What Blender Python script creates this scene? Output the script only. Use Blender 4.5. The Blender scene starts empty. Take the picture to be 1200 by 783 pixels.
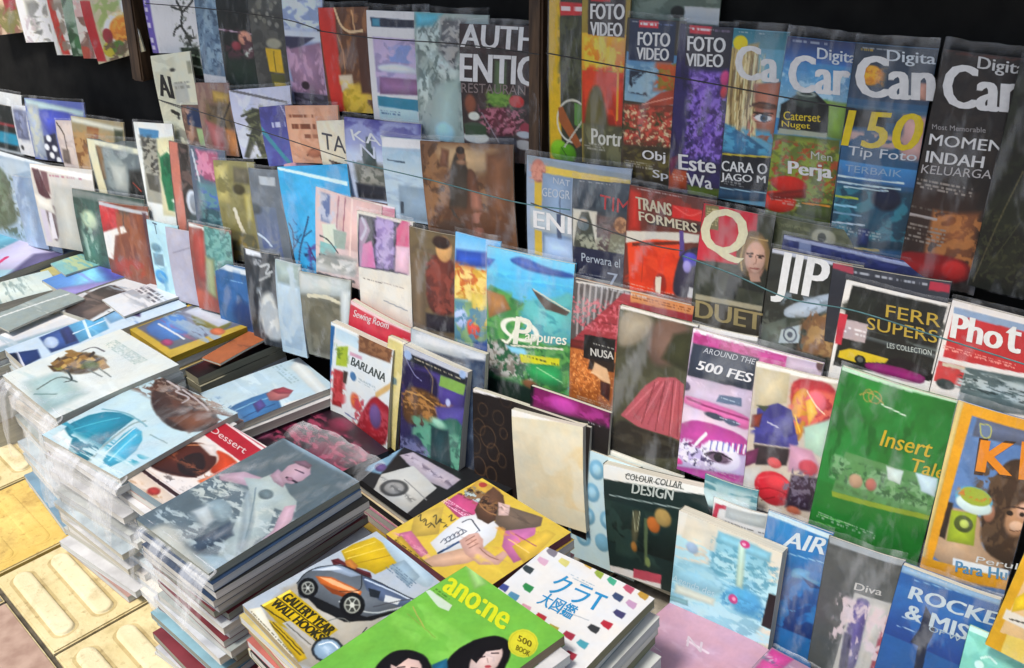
import bpy, bmesh, math, random
import numpy as np
from mathutils import Vector, Matrix

# ------------------------------------------------------------------ camera, sky, sun, exposure
SC = bpy.context.scene
COL = SC.collection
CAM = bpy.data.cameras.new("camera"); cam = bpy.data.objects.new("camera", CAM); COL.objects.link(cam)
CAM.sensor_width = 36.0; CAM.lens = 36.273; CAM.clip_start = 0.05; CAM.clip_end = 500.0
cam.matrix_world = Matrix([[0.785464, -0.242893, 0.569253, 0.0], [0.615301, 0.405604, -0.675936, 0.0], [-0.066712, 0.881186, 0.46804, 1.38], [0.0, 0.0, 0.0, 1.0]])
SC.camera = cam
SUN_EL, SUN_AZ = math.radians(64), math.radians(192)      # azimuth of the sun, clockwise from +Y seen from above
W = bpy.data.worlds.new("World"); SC.world = W; W.use_nodes = True
wn = W.node_tree.nodes; wl = W.node_tree.links
sky = wn.new("ShaderNodeTexSky"); sky.sky_type = 'NISHITA'; sky.sun_disc = False
sky.sun_elevation = SUN_EL; sky.sun_rotation = SUN_AZ; sky.dust_density = 3.0; sky.air_density = 1.0
wl.new(sky.outputs[0], wn["Background"].inputs[0]); wn["Background"].inputs[1].default_value = 0.145
SL = bpy.data.lights.new("sun", 'SUN'); SL.energy = 2.6; SL.angle = math.radians(10); SL.color = (1.0, 0.95, 0.87)
so = bpy.data.objects.new("sun", SL); COL.objects.link(so)
sd = Vector((math.sin(SUN_AZ)*math.cos(SUN_EL), math.cos(SUN_AZ)*math.cos(SUN_EL), math.sin(SUN_EL)))
so.rotation_euler = sd.to_track_quat('Z', 'Y').to_euler(); so.location = sd*10
SC.view_settings.view_transform = 'Standard'; SC.view_settings.look = 'None'
SC.view_settings.exposure = 0.36; SC.view_settings.gamma = 1.0; SC.view_settings.use_curve_mapping = False
SC.render.engine = 'CYCLES'; SC.cycles.max_bounces = 8; SC.cycles.transparent_max_bounces = 16
SC.cycles.use_denoising = True

GZ = .06       # height of the pavement
# ------------------------------------------------------------------ helpers
def lin(h):
    v = np.array([int(h[i:i+2], 16) for i in (0, 2, 4)])/255.0
    return np.where(v < .04045, v/12.92, ((v+.055)/1.055)**2.4)

def link(name, me, mats, parent=None):
    o = bpy.data.objects.new(name, me); COL.objects.link(o)
    for m in (mats if isinstance(mats, (list, tuple)) else [mats]): me.materials.append(m)
    if parent: o.parent = parent
    return o

def empty(name, loc):
    o = bpy.data.objects.new(name, None); COL.objects.link(o); o.location = loc; o.empty_display_size = .05
    return o

def tag(o, label=None, cat=None, group=None, kind=None):
    for k, v in (('label', label), ('category', cat), ('group', group), ('kind', kind)):
        if v: o[k] = v
    return o

def bx(bm, x0, y0, z0, x1, y1, z1, mi=0):
    vs = [bm.verts.new(p) for p in ((x0,y0,z0),(x1,y0,z0),(x1,y1,z0),(x0,y1,z0),(x0,y0,z1),(x1,y0,z1),(x1,y1,z1),(x0,y1,z1))]
    for f in ((3,2,1,0),(4,5,6,7),(0,1,5,4),(1,2,6,5),(2,3,7,6),(3,0,4,7)):
        bm.faces.new([vs[i] for i in f]).material_index = mi
    return vs

def bm_obj(name, bm, mats, parent=None):
    me = bpy.data.meshes.new(name); bm.to_mesh(me); bm.free()
    return link(name, me, mats, parent)

def grid_mesh(name, pts, nu, nv, cols=None, smooth=True):
    """pts: (nv*nu, 3) array, row major, v down; faces wind towards the cover normal"""
    me = bpy.data.meshes.new(name)
    i = np.arange((nv-1)*(nu-1)); r = i//(nu-1); c = i % (nu-1); a = r*nu+c
    q = np.stack([a, a+nu, a+nu+1, a+1], 1).astype(np.int32)
    me.vertices.add(len(pts)); me.vertices.foreach_set('co', np.ascontiguousarray(pts, dtype=np.float32).ravel())
    me.loops.add(q.size); me.loops.foreach_set('vertex_index', q.ravel())
    me.polygons.add(len(q)); me.polygons.foreach_set('loop_start', np.arange(0, q.size, 4, dtype=np.int32))
    me.polygons.foreach_set('use_smooth', np.ones(len(q), dtype=bool))
    me.update(calc_edges=True)
    if cols is not None:
        at = me.color_attributes.new('Print', 'FLOAT_COLOR', 'POINT')
        at.data.foreach_set('color', np.ascontiguousarray(np.c_[cols, np.ones(len(cols))], dtype=np.float32).ravel())
    return me

# ------------------------------------------------------------------ materials
def mat(name): 
    m = bpy.data.materials.new(name); m.use_nodes = True
    n = m.node_tree.nodes; return m, n, m.node_tree.links, n["Principled BSDF"]

def noise_mat(name, c0, c1, scale, rough=.7, bump=0., detail=6., stretch=None, ramp=(.35, .65)):
    m, n, l, p = mat(name)
    tc = n.new("ShaderNodeTexCoord"); mp = n.new("ShaderNodeMapping"); nz = n.new("ShaderNodeTexNoise"); cr = n.new("ShaderNodeValToRGB")
    if stretch: mp.inputs['Scale'].default_value = stretch
    nz.inputs['Scale'].default_value = scale; nz.inputs['Detail'].default_value = detail
    cr.color_ramp.elements[0].color = (*c0, 1); cr.color_ramp.elements[1].color = (*c1, 1)
    cr.color_ramp.elements[0].position, cr.color_ramp.elements[1].position = ramp
    l.new(tc.outputs['Object'], mp.inputs[0]); l.new(mp.outputs[0], nz.inputs['Vector'])
    l.new(nz.outputs['Fac'], cr.inputs[0]); l.new(cr.outputs[0], p.inputs['Base Color'])
    p.inputs['Roughness'].default_value = rough
    if bump:
        b = n.new("ShaderNodeBump"); b.inputs['Strength'].default_value = bump; b.inputs['Distance'].default_value = .004
        l.new(nz.outputs['Fac'], b.inputs['Height']); l.new(b.outputs[0], p.inputs['Normal'])
    return m

def cover_mat(name, rough, coat, bump):
    m, n, l, p = mat(name)
    a = n.new("ShaderNodeAttribute"); a.attribute_name = 'Print'
    l.new(a.outputs['Color'], p.inputs['Base Color'])
    p.inputs['Roughness'].default_value = rough; p.inputs['Coat Weight'].default_value = coat; p.inputs['Coat Roughness'].default_value = .12
    tc = n.new("ShaderNodeTexCoord"); nz = n.new("ShaderNodeTexNoise"); nz.inputs['Scale'].default_value = 14.; nz.inputs['Detail'].default_value = 3.
    b = n.new("ShaderNodeBump"); b.inputs['Strength'].default_value = bump; b.inputs['Distance'].default_value = .01
    l.new(tc.outputs['Object'], nz.inputs['Vector']); l.new(nz.outputs['Fac'], b.inputs['Height']); l.new(b.outputs[0], p.inputs['Normal'])
    return m
PRINT = cover_mat("printed paper", .5, .0, .10)
GLOSS = cover_mat("glossy printed paper", .36, .10, .14)

def sleeve_mat():  # the 'Print' attribute carries the bunching of the film and its painted glints
    m, n, l, p = mat("clear plastic film")
    out = n["Material Output"]; tr = n.new("ShaderNodeBsdfTransparent"); mx = n.new("ShaderNodeMixShader")
    tc = n.new("ShaderNodeTexCoord"); mp = n.new("ShaderNodeMapping"); mp.inputs['Scale'].default_value = (16, 5, 5); nz = n.new("ShaderNodeTexNoise"); nz.inputs['Scale'].default_value = 3.; nz.inputs['Detail'].default_value = 5.; nz.inputs['Distortion'].default_value = 1.2
    mr = n.new("ShaderNodeMapRange"); mr.inputs[1].default_value = .52; mr.inputs[2].default_value = .74; mr.inputs[3].default_value = .008; mr.inputs[4].default_value = .085
    b = n.new("ShaderNodeBump"); b.inputs['Strength'].default_value = .5; b.inputs['Distance'].default_value = .02
    p.inputs['Base Color'].default_value = (.78, .8, .82, 1); p.inputs['Roughness'].default_value = .16
    l.new(tc.outputs['Object'], mp.inputs[0]); l.new(mp.outputs[0], nz.inputs['Vector']); l.new(nz.outputs['Fac'], mr.inputs[0]); l.new(nz.outputs['Fac'], b.inputs['Height']); l.new(b.outputs[0], p.inputs['Normal'])
    at = n.new("ShaderNodeAttribute"); at.attribute_name = 'Print'; ad = n.new("ShaderNodeMath"); ad.operation = 'MULTIPLY_ADD'; ad.use_clamp = True; ad.inputs[1].default_value = 1.
    l.new(at.outputs['Fac'], ad.inputs[0]); l.new(mr.outputs[0], ad.inputs[2])
    l.new(ad.outputs[0], mx.inputs[0]); l.new(tr.outputs[0], mx.inputs[1]); l.new(p.outputs[0], mx.inputs[2]); l.new(mx.outputs[0], out.inputs[0])
    return m
SLEEVE = sleeve_mat()

PAGES = {}
def page_mat(col):
    """paper edges: fine sheets stacked along the thickness (local Z of the block)"""
    if col in PAGES: return PAGES[col]
    m, n, l, p = mat("page edges")
    tc = n.new("ShaderNodeTexCoord"); mp = n.new("ShaderNodeMapping"); mp.inputs['Scale'].default_value = (3, 3, 420)
    nz = n.new("ShaderNodeTexNoise"); nz.inputs['Scale'].default_value = 1.; nz.inputs['Detail'].default_value = 3.
    cr = n.new("ShaderNodeValToRGB"); c = lin(col)*.85
    cr.color_ramp.elements[0].position = .3; cr.color_ramp.elements[1].position = .7
    cr.color_ramp.elements[0].color = (*(c*.80), 1); cr.color_ramp.elements[1].color = (*np.minimum(c*1.05, .85), 1)
    l.new(tc.outputs['Object'], mp.inputs[0]); l.new(mp.outputs[0], nz.inputs['Vector']); l.new(nz.outputs['Fac'], cr.inputs[0]); l.new(cr.outputs[0], p.inputs['Base Color'])
    p.inputs['Roughness'].default_value = .8
    PAGES[col] = m; return m

INKS = {}
def ink(c):
    key = tuple(np.round(c, 3))
    if key not in INKS:
        m, n, l, p = mat("printed ink"); p.inputs['Base Color'].default_value = (*key, 1); p.inputs['Roughness'].default_value = .4; p.inputs['Coat Weight'].default_value = .2
        tc = n.new("ShaderNodeTexCoord"); nz = n.new("ShaderNodeTexNoise"); nz.inputs['Scale'].default_value = 160.
        mx = n.new("ShaderNodeMix"); mx.data_type = 'RGBA'; mx.inputs[6].default_value = (*[k*.8 for k in key], 1); mx.inputs[7].default_value = (*[min(k*1.08, .85) for k in key], 1)
        l.new(tc.outputs['Object'], nz.inputs['Vector']); l.new(nz.outputs['Fac'], mx.inputs[0]); l.new(mx.outputs[2], p.inputs['Base Color'])
        INKS[key] = m
    return INKS[key]

CARDS = {}
def card(col, k=1.):
    c = np.minimum(lin(col)*k, .8); key = tuple(np.round(c, 3))
    if key not in CARDS: CARDS[key] = noise_mat("card cover", c*.78, np.minimum(c*1.1, .82), 22., .45)
    return CARDS[key]

# ------------------------------------------------------------------ painting of printed covers
def vnoise(x, y, seed):
    xi = np.floor(x).astype(np.int64); yi = np.floor(y).astype(np.int64); fx = x-xi; fy = y-yi
    fx = fx*fx*(3-2*fx); fy = fy*fy*(3-2*fy)
    def h(a, b):
        k = (a*374761393 + b*668265263 + seed*1442695041) & 0xffffffff
        k = ((k ^ (k >> 13))*1274126177) & 0xffffffff
        return ((k ^ (k >> 16)) & 0xffff)/65535.
    return (h(xi, yi)*(1-fx)+h(xi+1, yi)*fx)*(1-fy)+(h(xi, yi+1)*(1-fx)+h(xi+1, yi+1)*fx)*fy

def fbm(x, y, seed, o=3):
    s = 0.; a = .5; t = 0.
    for k in range(o):
        s = s+a*vnoise(x*2**k, y*2**k, seed+17*k); t += a; a *= .5
    return s/t

def sstep(x): x = np.clip(x, 0, 1); return x*x*(3-2*x)

def seg_d(px, py, P, closed):
    n = len(P); d = np.full(px.shape, 1e9)
    for i in range(n if closed else n-1):
        ax, ay = P[i]; bx_, by = P[(i+1) % n]; dx, dy = bx_-ax, by-ay
        t = np.clip(((px-ax)*dx+(py-ay)*dy)/(dx*dx+dy*dy+1e-12), 0, 1)
        d = np.minimum(d, np.hypot(px-ax-t*dx, py-ay-t*dy))
    return d

def rounded(P, closed, it=2):
    for _ in range(it):                       # corner cutting: drawn outlines instead of ruled ones
        n = len(P); Q = []
        for i in range(n if closed else n-1):
            (ax, ay), (cx, cy) = P[i], P[(i+1) % n]
            Q += [(.78*ax+.22*cx, .78*ay+.22*cy), (.22*ax+.78*cx, .22*ay+.78*cy)]
        P = Q if closed else [P[0]]+Q[1:-1]+[P[-1]]
    return P

def inside(px, py, P):
    r = np.zeros(px.shape, bool); n = len(P)
    for i in range(n):
        ax, ay = P[i]; bx_, by = P[(i+1) % n]
        if ay == by: continue
        r ^= ((ay > py) != (by > py)) & (px < (bx_-ax)*(py-ay)/(by-ay)+ax)
    return r

def paint(nu, nv, asp, ops, seed, k, rt=1.4):
    u, v = np.meshgrid(np.linspace(0, 1, nu), np.linspace(0, 1, nv)); u = u.ravel(); v = v.ravel(); y = v*asp
    C = np.zeros((nu*nv, 3)) + .5; rs = seed
    # hand wobble so that printed shapes have photographic, not ruled, edges
    ju = (fbm(u*22, y*22, seed+5, 4)-.5)*.008; jy = (fbm(u*22, y*22, seed+9, 4)-.5)*.008
    def blend(m, col, a=1.):
        nonlocal C
        c = np.array([int(col[i:i+2], 16) for i in (0, 2, 4)])/255. if isinstance(col, str) else col
        C += (c-C)*(m*a)[:, None]
    def rect(o, s):
        u0, u1 = min(o[1], o[3]), max(o[1], o[3]); v0, v1 = min(o[2], o[4])*asp, max(o[2], o[4])*asp
        d = np.minimum(np.minimum(u-u0, u1-u), np.minimum(y-v0, v1-y))
        return np.clip(d/max(s, 1e-4)+.5, 0, 1)
    for o in ops:
        rs += 31; t = o[0]
        if t == 'F': blend(np.ones_like(u), o[1])
        elif t == 'R': blend(rect(o, o[6]), o[5], o[7])
        elif t == 'G':
            m = rect(o, .01) if rs > seed+31 else np.ones_like(u); g = (v-o[2])/(o[4]-o[2]+1e-9) if o[7] else (u-o[1])/(o[3]-o[1]+1e-9)
            g = np.clip(g, 0, 1)[:, None]
            c0, c1 = [np.array([int(q[i:i+2], 16) for i in (0, 2, 4)])/255. for q in (o[5], o[6])]
            blend(m, c0*(1-g)+c1*g)
        elif t == 'E':
            a, b = max(o[3], 1e-3), max(o[4]*asp, 1e-3)
            q = np.hypot((u+ju-o[1])/a, (y+jy-o[2]*asp)/b); s = max(o[6], 1e-3)/min(a, b)
            if o[8]: m = np.clip((o[8]/min(a, b)*.5-abs(q-1))/s+.5, 0, 1)
            else: m = np.clip((1-q)/s+.5, 0, 1)
            c = o[5]
            if not o[8] and o[6]*nu > 1.4:
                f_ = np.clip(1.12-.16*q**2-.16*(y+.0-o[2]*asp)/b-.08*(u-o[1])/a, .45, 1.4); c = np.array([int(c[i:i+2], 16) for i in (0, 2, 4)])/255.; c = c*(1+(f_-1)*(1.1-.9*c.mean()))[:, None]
            blend(m, c, o[7])
        elif t in 'PL':
            P = [(o[1][i], o[1][i+1]*asp) for i in range(0, len(o[1]), 2)]; s = max(o[3] if t == 'P' else .006, 2e-3)
            if t == 'L' and len(P) > 2: P = rounded(P, False)
            elif t == 'P' and s*nu > rt and len(P) > 4: P = rounded(P, True)
            r = s+.02+(o[2]*.5 if t == 'L' else 0)
            xs = [p[0] for p in P]; ys = [p[1] for p in P]
            I = np.nonzero((u > min(xs)-r) & (u < max(xs)+r) & (y > min(ys)-r) & (y < max(ys)+r))[0]
            if not len(I): continue
            px, py = u[I]+ju[I], y[I]+jy[I]; d = seg_d(px, py, P, t == 'P'); m = np.zeros_like(u)
            if t == 'P':
                ins_ = inside(px, py, P); m[I] = np.clip(np.where(ins_, d, -d)/s+.5, 0, 1); c = o[2]
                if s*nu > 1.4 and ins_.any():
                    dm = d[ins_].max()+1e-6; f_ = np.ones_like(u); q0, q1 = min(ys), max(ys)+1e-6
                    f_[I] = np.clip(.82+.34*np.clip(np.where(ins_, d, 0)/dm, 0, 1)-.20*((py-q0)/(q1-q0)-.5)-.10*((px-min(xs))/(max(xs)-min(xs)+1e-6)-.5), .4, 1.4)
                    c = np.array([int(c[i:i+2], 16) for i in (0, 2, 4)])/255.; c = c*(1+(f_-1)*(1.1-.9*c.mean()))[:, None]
                blend(m, c, o[4])
            else: m[I] = np.clip((o[2]*.5-d)/s+.5, 0, 1); blend(m, o[3], o[4])
        elif t == 'N':
            wx = fbm(u*o[5]*.7, v*o[6]*.7, rs+5, 2)-.5; n_ = fbm(u*o[5]+wx*1.6, v*o[6]-wx*1.6, rs, 5); blend(rect(o, o[10])*sstep((n_-o[7]+.07)/.15), o[8], o[9]*.92)
        elif t == 'S':
            o = list(o); o[4] = o[4] if abs(o[4]-o[2]) > .012*o[5] else o[2]+.016*o[5]; m = rect(o, .004); h = (o[4]-o[2])/o[5]; q = (v-o[2])/h; ln = np.floor(q); fr = q-ln
            cw = abs(h)*asp*.42; hh = vnoise(u/cw, ln*7.3+.5, rs); wd = vnoise(u/(cw*4.5), ln*3.7+.5, rs+3)
            m = m*((fr > .22) & (fr < .8))*sstep((hh-.3)/.25)*(wd > .22); blend(m, o[6], o[7])
        elif t == 'D':
            R = random.Random(o[8])
            for i in range(o[5]):
                a, b = R.uniform(o[1], o[3]), R.uniform(o[2], o[4])*asp; r = o[6]*R.uniform(.6, 1.4)
                blend(np.clip((r-np.hypot(u-a, y-b))/(r*.4)+.5, 0, 1), R.choice(o[7]))
    C = C.mean(1, keepdims=True)+(C-C.mean(1, keepdims=True))*.95; C = np.clip(C+.12*(C-.42)*(1-np.abs(C-.5)), .01, 1)    # ink contrast
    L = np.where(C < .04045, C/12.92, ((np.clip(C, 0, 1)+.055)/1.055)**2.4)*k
    # soft tonal variety of a printed photograph
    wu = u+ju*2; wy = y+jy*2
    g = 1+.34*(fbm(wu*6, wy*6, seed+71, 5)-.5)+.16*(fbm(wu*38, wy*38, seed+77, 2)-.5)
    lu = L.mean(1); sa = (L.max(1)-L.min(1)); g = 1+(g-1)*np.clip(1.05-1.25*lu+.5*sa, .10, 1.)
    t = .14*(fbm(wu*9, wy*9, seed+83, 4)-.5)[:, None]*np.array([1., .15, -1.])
    return np.clip(L*g[:, None]*(1+t), .002, .84)

# ------------------------------------------------------------------ a magazine
TEXTS = []
def local_deform(w, h, curl, seed):
    R = random.Random(seed); a = curl*R.uniform(.5, 1.5); b = curl*R.uniform(-.5, .9); c = curl*R.uniform(-1., 1.); e = curl*R.uniform(0., 1.4)
    def f(u, v):
        return a*4*v*(1-v)*.5 + b*np.sin(np.pi*np.clip(u, 0, 1)) + c*(u-.5)*(v-.5)*2 - a*.8*np.clip(.35-v, 0, 1)**2*4 - e*np.clip(u-.55, 0, 1)**2*np.clip(.5-v, 0, 1)*9
    return f

def make_magazine(rec, idx):
    (name, cat, label, group, A, U, Vd, w, h, th, curl, sl, nu, nv, k, side, ops, txt, flat, wrap) = rec
    A = Vector(A); U = Vector(U).normalized(); D = Vector(Vd); D = (D-U*D.dot(U)).normalized(); N = D.cross(U)   # N points out of the cover
    root = empty(name, (0, 0, 0)); tag(root, label, cat, group)
    base = A + D*h
    M = Matrix(((U.x, -D.x, N.x, base.x), (U.y, -D.y, N.y, base.y), (U.z, -D.z, N.z, base.z), (0, 0, 0, 1)))
    root.matrix_world = M                                 # local X across, Y up the cover, Z out of it
    f = local_deform(w, h, curl, idx)
    def loc(u, v, off): return np.stack([u*w, (1-v)*h, f(u, v)+off], -1)
    gu, gv = np.meshgrid(np.linspace(0, 1, nu), np.linspace(0, 1, nv)); gu = gu.ravel(); gv = gv.ravel()
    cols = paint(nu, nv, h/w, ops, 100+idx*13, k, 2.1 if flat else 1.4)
    link('front_cover', grid_mesh('front_cover', loc(gu, gv, 0), nu, nv, cols), GLOSS if idx % 3 else PRINT, root)
    # page block: a closed slab that follows the cover's bend
    n, m = 9, 15; ins = .0006
    a, b = np.meshgrid(np.linspace(ins/w, 1-ins/w, n), np.linspace(ins/h, 1-ins/h, m)); a = a.ravel(); b = b.ravel()
    P = np.r_[loc(a, b, -.0009), loc(a, b, -.0009-th)]; F = []
    for r in range(m-1):
        for c in range(n-1):
            i = r*n+c; F.append((i, i+n, i+n+1, i+1)); j = i+n*m; F.append((j, j+1, j+n+1, j+n))
    rim = [c for c in range(n)]+[r*n+n-1 for r in range(1, m)]+[(m-1)*n+c for c in range(n-2, -1, -1)]+[r*n for r in range(m-2, 0, -1)]
    for i in range(len(rim)): p, q = rim[i], rim[(i+1) % len(rim)]; F.append((p, q, q+n*m, p+n*m))
    me = bpy.data.meshes.new('page_block'); me.from_pydata([tuple(x) for x in P], [], F); me.update()
    link('page_block', me, page_mat(side), root)
    # back cover with the spine wrapped round the left edge
    a = np.r_[np.zeros(2), np.linspace(0, 1, n+1)[1:]]; z = np.r_[-.0004, -.0016-th, np.full(n, -.0016-th)]
    gu2, gv2 = np.meshgrid(a, np.linspace(0, 1, m)); gz, _ = np.meshgrid(z, np.linspace(0, 1, m))
    pts = loc(gu2.ravel(), gv2.ravel(), gz.ravel()); pts[gu2.ravel() == 0, 0] -= .0006
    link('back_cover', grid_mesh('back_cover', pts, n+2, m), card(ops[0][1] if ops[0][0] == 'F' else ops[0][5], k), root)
    if sl is not None:
        R = random.Random(idx); n2, m2 = 24, 34
        a, b = np.meshgrid(np.linspace(-.012, 1.012, n2), np.r_[-1, -.6, -.3, np.linspace(0, 1.004, m2-3)]); a = a.ravel(); b = b.ravel(); b0 = b.copy()
        b = np.where(b < 0, b*sl/h*(.55+.6*fbm(a*1.7, a*0, idx+5, 3)), b)
        off = .0018+.0012*fbm(a*7+idx, b*5, idx, 2)+np.where(b < 0, .30*sl*(fbm(a*9, b*h/max(sl, .004)*3+idx, idx+3, 2)-(.62 if not flat else .15)), 0)
        pts = loc(a, np.clip(b, -.2, 1.2), off)
        film = np.clip(-b0, 0, 1)*(R.uniform(.05, .18) if not flat else .30)*(.4+fbm(a*12, b0*2, idx+9, 2))+.13*sstep((fbm(a*6+b*3, b*2.2, idx+7, 4)-.6)/.10)  # bunched header film, plus glints painted in as whiter streaks
        link('plastic_sleeve', grid_mesh('plastic_sleeve', pts, n2, m2, np.repeat(film[:, None], 3, 1)), SLEEVE, root)
    if flat and wrap:
        # loose plastic hanging over the near edge of the pile, bunched and creased
        n2, m2 = 60, 26; a, b = np.meshgrid(np.linspace(-.03, 1.03, n2), np.linspace(0, 1, m2)); a = a.ravel(); b = b.ravel()
        dz = wrap*b*(.75+.5*fbm(a*3+idx, b*0, idx, 2)); fo = .012+.022*fbm(a*5, b*1.5, idx, 3)*(.3+b)+.012*b
        pts = np.stack([a*w, -fo*np.minimum(1, b*6), .0015-dz], -1); pts[:, 1] += np.where(b < .05, .012, 0)
        film = .05+.30*sstep((fbm(a*9+b*1.5, b*1.6+a*2, idx+1, 2)-.55)/.14)  # long highlights painted into the film as whiter diagonal streaks
        link('plastic_wrap', grid_mesh('plastic_wrap', pts, n2, m2, np.repeat(film[:, None], 3, 1)), SLEEVE, root)
    txt_seen = []
    for (body, bl0, bl1, br0, br1, tl0, tl1, col, bold, role) in txt:
        cu = bpy.data.curves.new(role, 'FONT'); cu.body = body; cu.fill_mode = 'FRONT'; cu.resolution_u = 3
        to = bpy.data.objects.new(role, cu); COL.objects.link(to)
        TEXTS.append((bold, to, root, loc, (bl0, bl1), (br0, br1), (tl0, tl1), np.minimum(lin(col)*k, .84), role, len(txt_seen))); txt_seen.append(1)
    return root

def finish_texts():
    bpy.context.view_layer.update(); dg = bpy.context.evaluated_depsgraph_get()
    done = []
    for (bold, to, root, loc, bl, br, tl, col, role, sl) in TEXTS:
        me = bpy.data.meshes.new_from_object(to.evaluated_get(dg)); done.append((me, to))
        bt = bmesh.new(); bt.from_mesh(me)                # cut the letters so that they follow the bend of the cover
        if bt.verts:
            xs = [q.co.x for q in bt.verts]; ys = [q.co.y for q in bt.verts]
            for ax, lo, hi, nn in ((0, min(xs), max(xs), 10), (1, min(ys), max(ys), 7)):
                for q in range(1, nn):
                    p = [0, 0, 0]; p[ax] = lo+(hi-lo)*q/nn; nrm = [0, 0, 0]; nrm[ax] = 1
                    bmesh.ops.bisect_plane(bt, geom=bt.verts[:]+bt.edges[:]+bt.faces[:], plane_co=p, plane_no=nrm)
        bt.to_mesh(me); bt.free()
        co = np.empty(len(me.vertices)*3, np.float32); me.vertices.foreach_get('co', co); co = co.reshape(-1, 3)
        if not len(co): continue
        lo = co.min(0); hi = co.max(0); s = (co[:, 0]-lo[0])/(hi[0]-lo[0]+1e-9); t = (co[:, 1]-lo[1])/(hi[1]-lo[1]+1e-9)
        u = bl[0]+s*(br[0]-bl[0])+t*(tl[0]-bl[0]); v = bl[1]+s*(br[1]-bl[1])+t*(tl[1]-bl[1])
        # heavier strokes: the same letters printed again a hair to either side
        q0 = loc(np.array([bl[0], tl[0], bl[0], br[0]]), np.array([bl[1], tl[1], bl[1], br[1]]), 0.)
        hgt = np.linalg.norm(q0[1]-q0[0]); wid = np.linalg.norm(q0[3]-q0[2]); sh = bold*hgt*1.5; k = (wid-2*sh)/wid
        uc = (bl[0]+br[0])/2; steps = (-1, -.5, 0, .5, 1) if bold > .004 else (0,)
        bt = bmesh.new(); dirv = ((br[0]-bl[0])/wid, (br[1]-bl[1])/wid)
        for n_, st in enumerate(steps):
            tmp = me.copy(); s2 = s*k*wid+sh+st*sh if bold > .004 else s*wid
            u2 = bl[0]+s2*dirv[0]+t*(tl[0]-bl[0]); v2 = bl[1]+s2*dirv[1]+t*(tl[1]-bl[1])
            p = loc(u2, v2, .0005+.00009*sl+.000012*n_)
            tmp.vertices.foreach_set('co', np.ascontiguousarray(p, dtype=np.float32).ravel()); bt.from_mesh(tmp); bpy.data.meshes.remove(tmp)
        bt.to_mesh(me); bt.free(); me.update()
        me.materials.clear(); link(role, me, ink(col), root)
    for me, to in done:
        cu = to.data; bpy.data.objects.remove(to); bpy.data.curves.remove(cu)

# ------------------------------------------------------------------ stacks of plain magazines under a top one
ORD = ('second','third','fourth','fifth','sixth','seventh','eighth','ninth','tenth','eleventh','twelfth','thirteenth','fourteenth','fifteenth','sixteenth','seventeenth','eighteenth','nineteenth','twentieth','twenty-first','twenty-second','twenty-third','twenty-fourth','twenty-fifth')
CARDCOL = ('d8d8d4','b8c4c8','8ca8b8','c8c0b4','708898','d0d0d0','a0a8a4','d8d4c8','905058','c8ccd0','4c6884','bcb49c')
def stack(rec, top, st):
    """copies of one plain magazine piled from the ground to just below the top magazine"""
    (sname, ths, jit, cols, group) = st
    w, h = rec[7], rec[8]; R = random.Random(sname); zt = rec[4][2]-rec[9]-.0018-GZ
    ths = [t*zt/sum(ths) for t in ths]; M0 = top.matrix_world.copy(); protos = {}; z = zt
    for i, th in enumerate(ths):
        key = round(th, 4)
        if key not in protos:
            r = empty('magazine', (0, 0, 0)); tag(r, None, 'magazine', group)
            bm = bmesh.new(); bx(bm, .001, .0006, .0006, w-.0006, h-.0006, th-.0006)
            c2 = bm_obj('page_block', bm, page_mat('c8c4b4'), r)
            bm = bmesh.new(); bx(bm, 0, 0, th-.0006, w, h, th-.0001); bx(bm, 0, 0, .0001, w, h, .0006); bx(bm, 0, 0, .0006, .001, h, th-.0006)
            c1 = bm_obj('cover', bm, card('d8d8d4'), r); protos[key] = (r, c1, c2)
        else:
            p = protos[key]; r = p[0].copy(); COL.objects.link(r)
            c1 = p[1].copy(); COL.objects.link(c1); c1.parent = r
            c2 = p[2].copy(); COL.objects.link(c2); c2.parent = r
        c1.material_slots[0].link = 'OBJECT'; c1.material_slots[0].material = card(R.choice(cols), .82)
        c2.material_slots[0].link = 'OBJECT'; c2.material_slots[0].material = page_mat(R.choice(('d8d6cc', 'e4e2da', 'ccccc4', 'd0d4d4', rec[15])))
        z -= th; q = 1-z/zt; a = R.uniform(-1, 1)*jit*(5+5*q); g = 1+1.4*q
        r.matrix_world = Matrix.Translation((M0.translation.x+R.uniform(-.6, 1)*jit*g, M0.translation.y+(R.uniform(-.9, .6)-.9*q*q)*jit*g, z+GZ)) @ Matrix.Rotation(M0.to_euler().z+a, 4, 'Z')
        r['label'] = '%s magazine from the top in the %s' % (ORD[i], sname)

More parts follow.
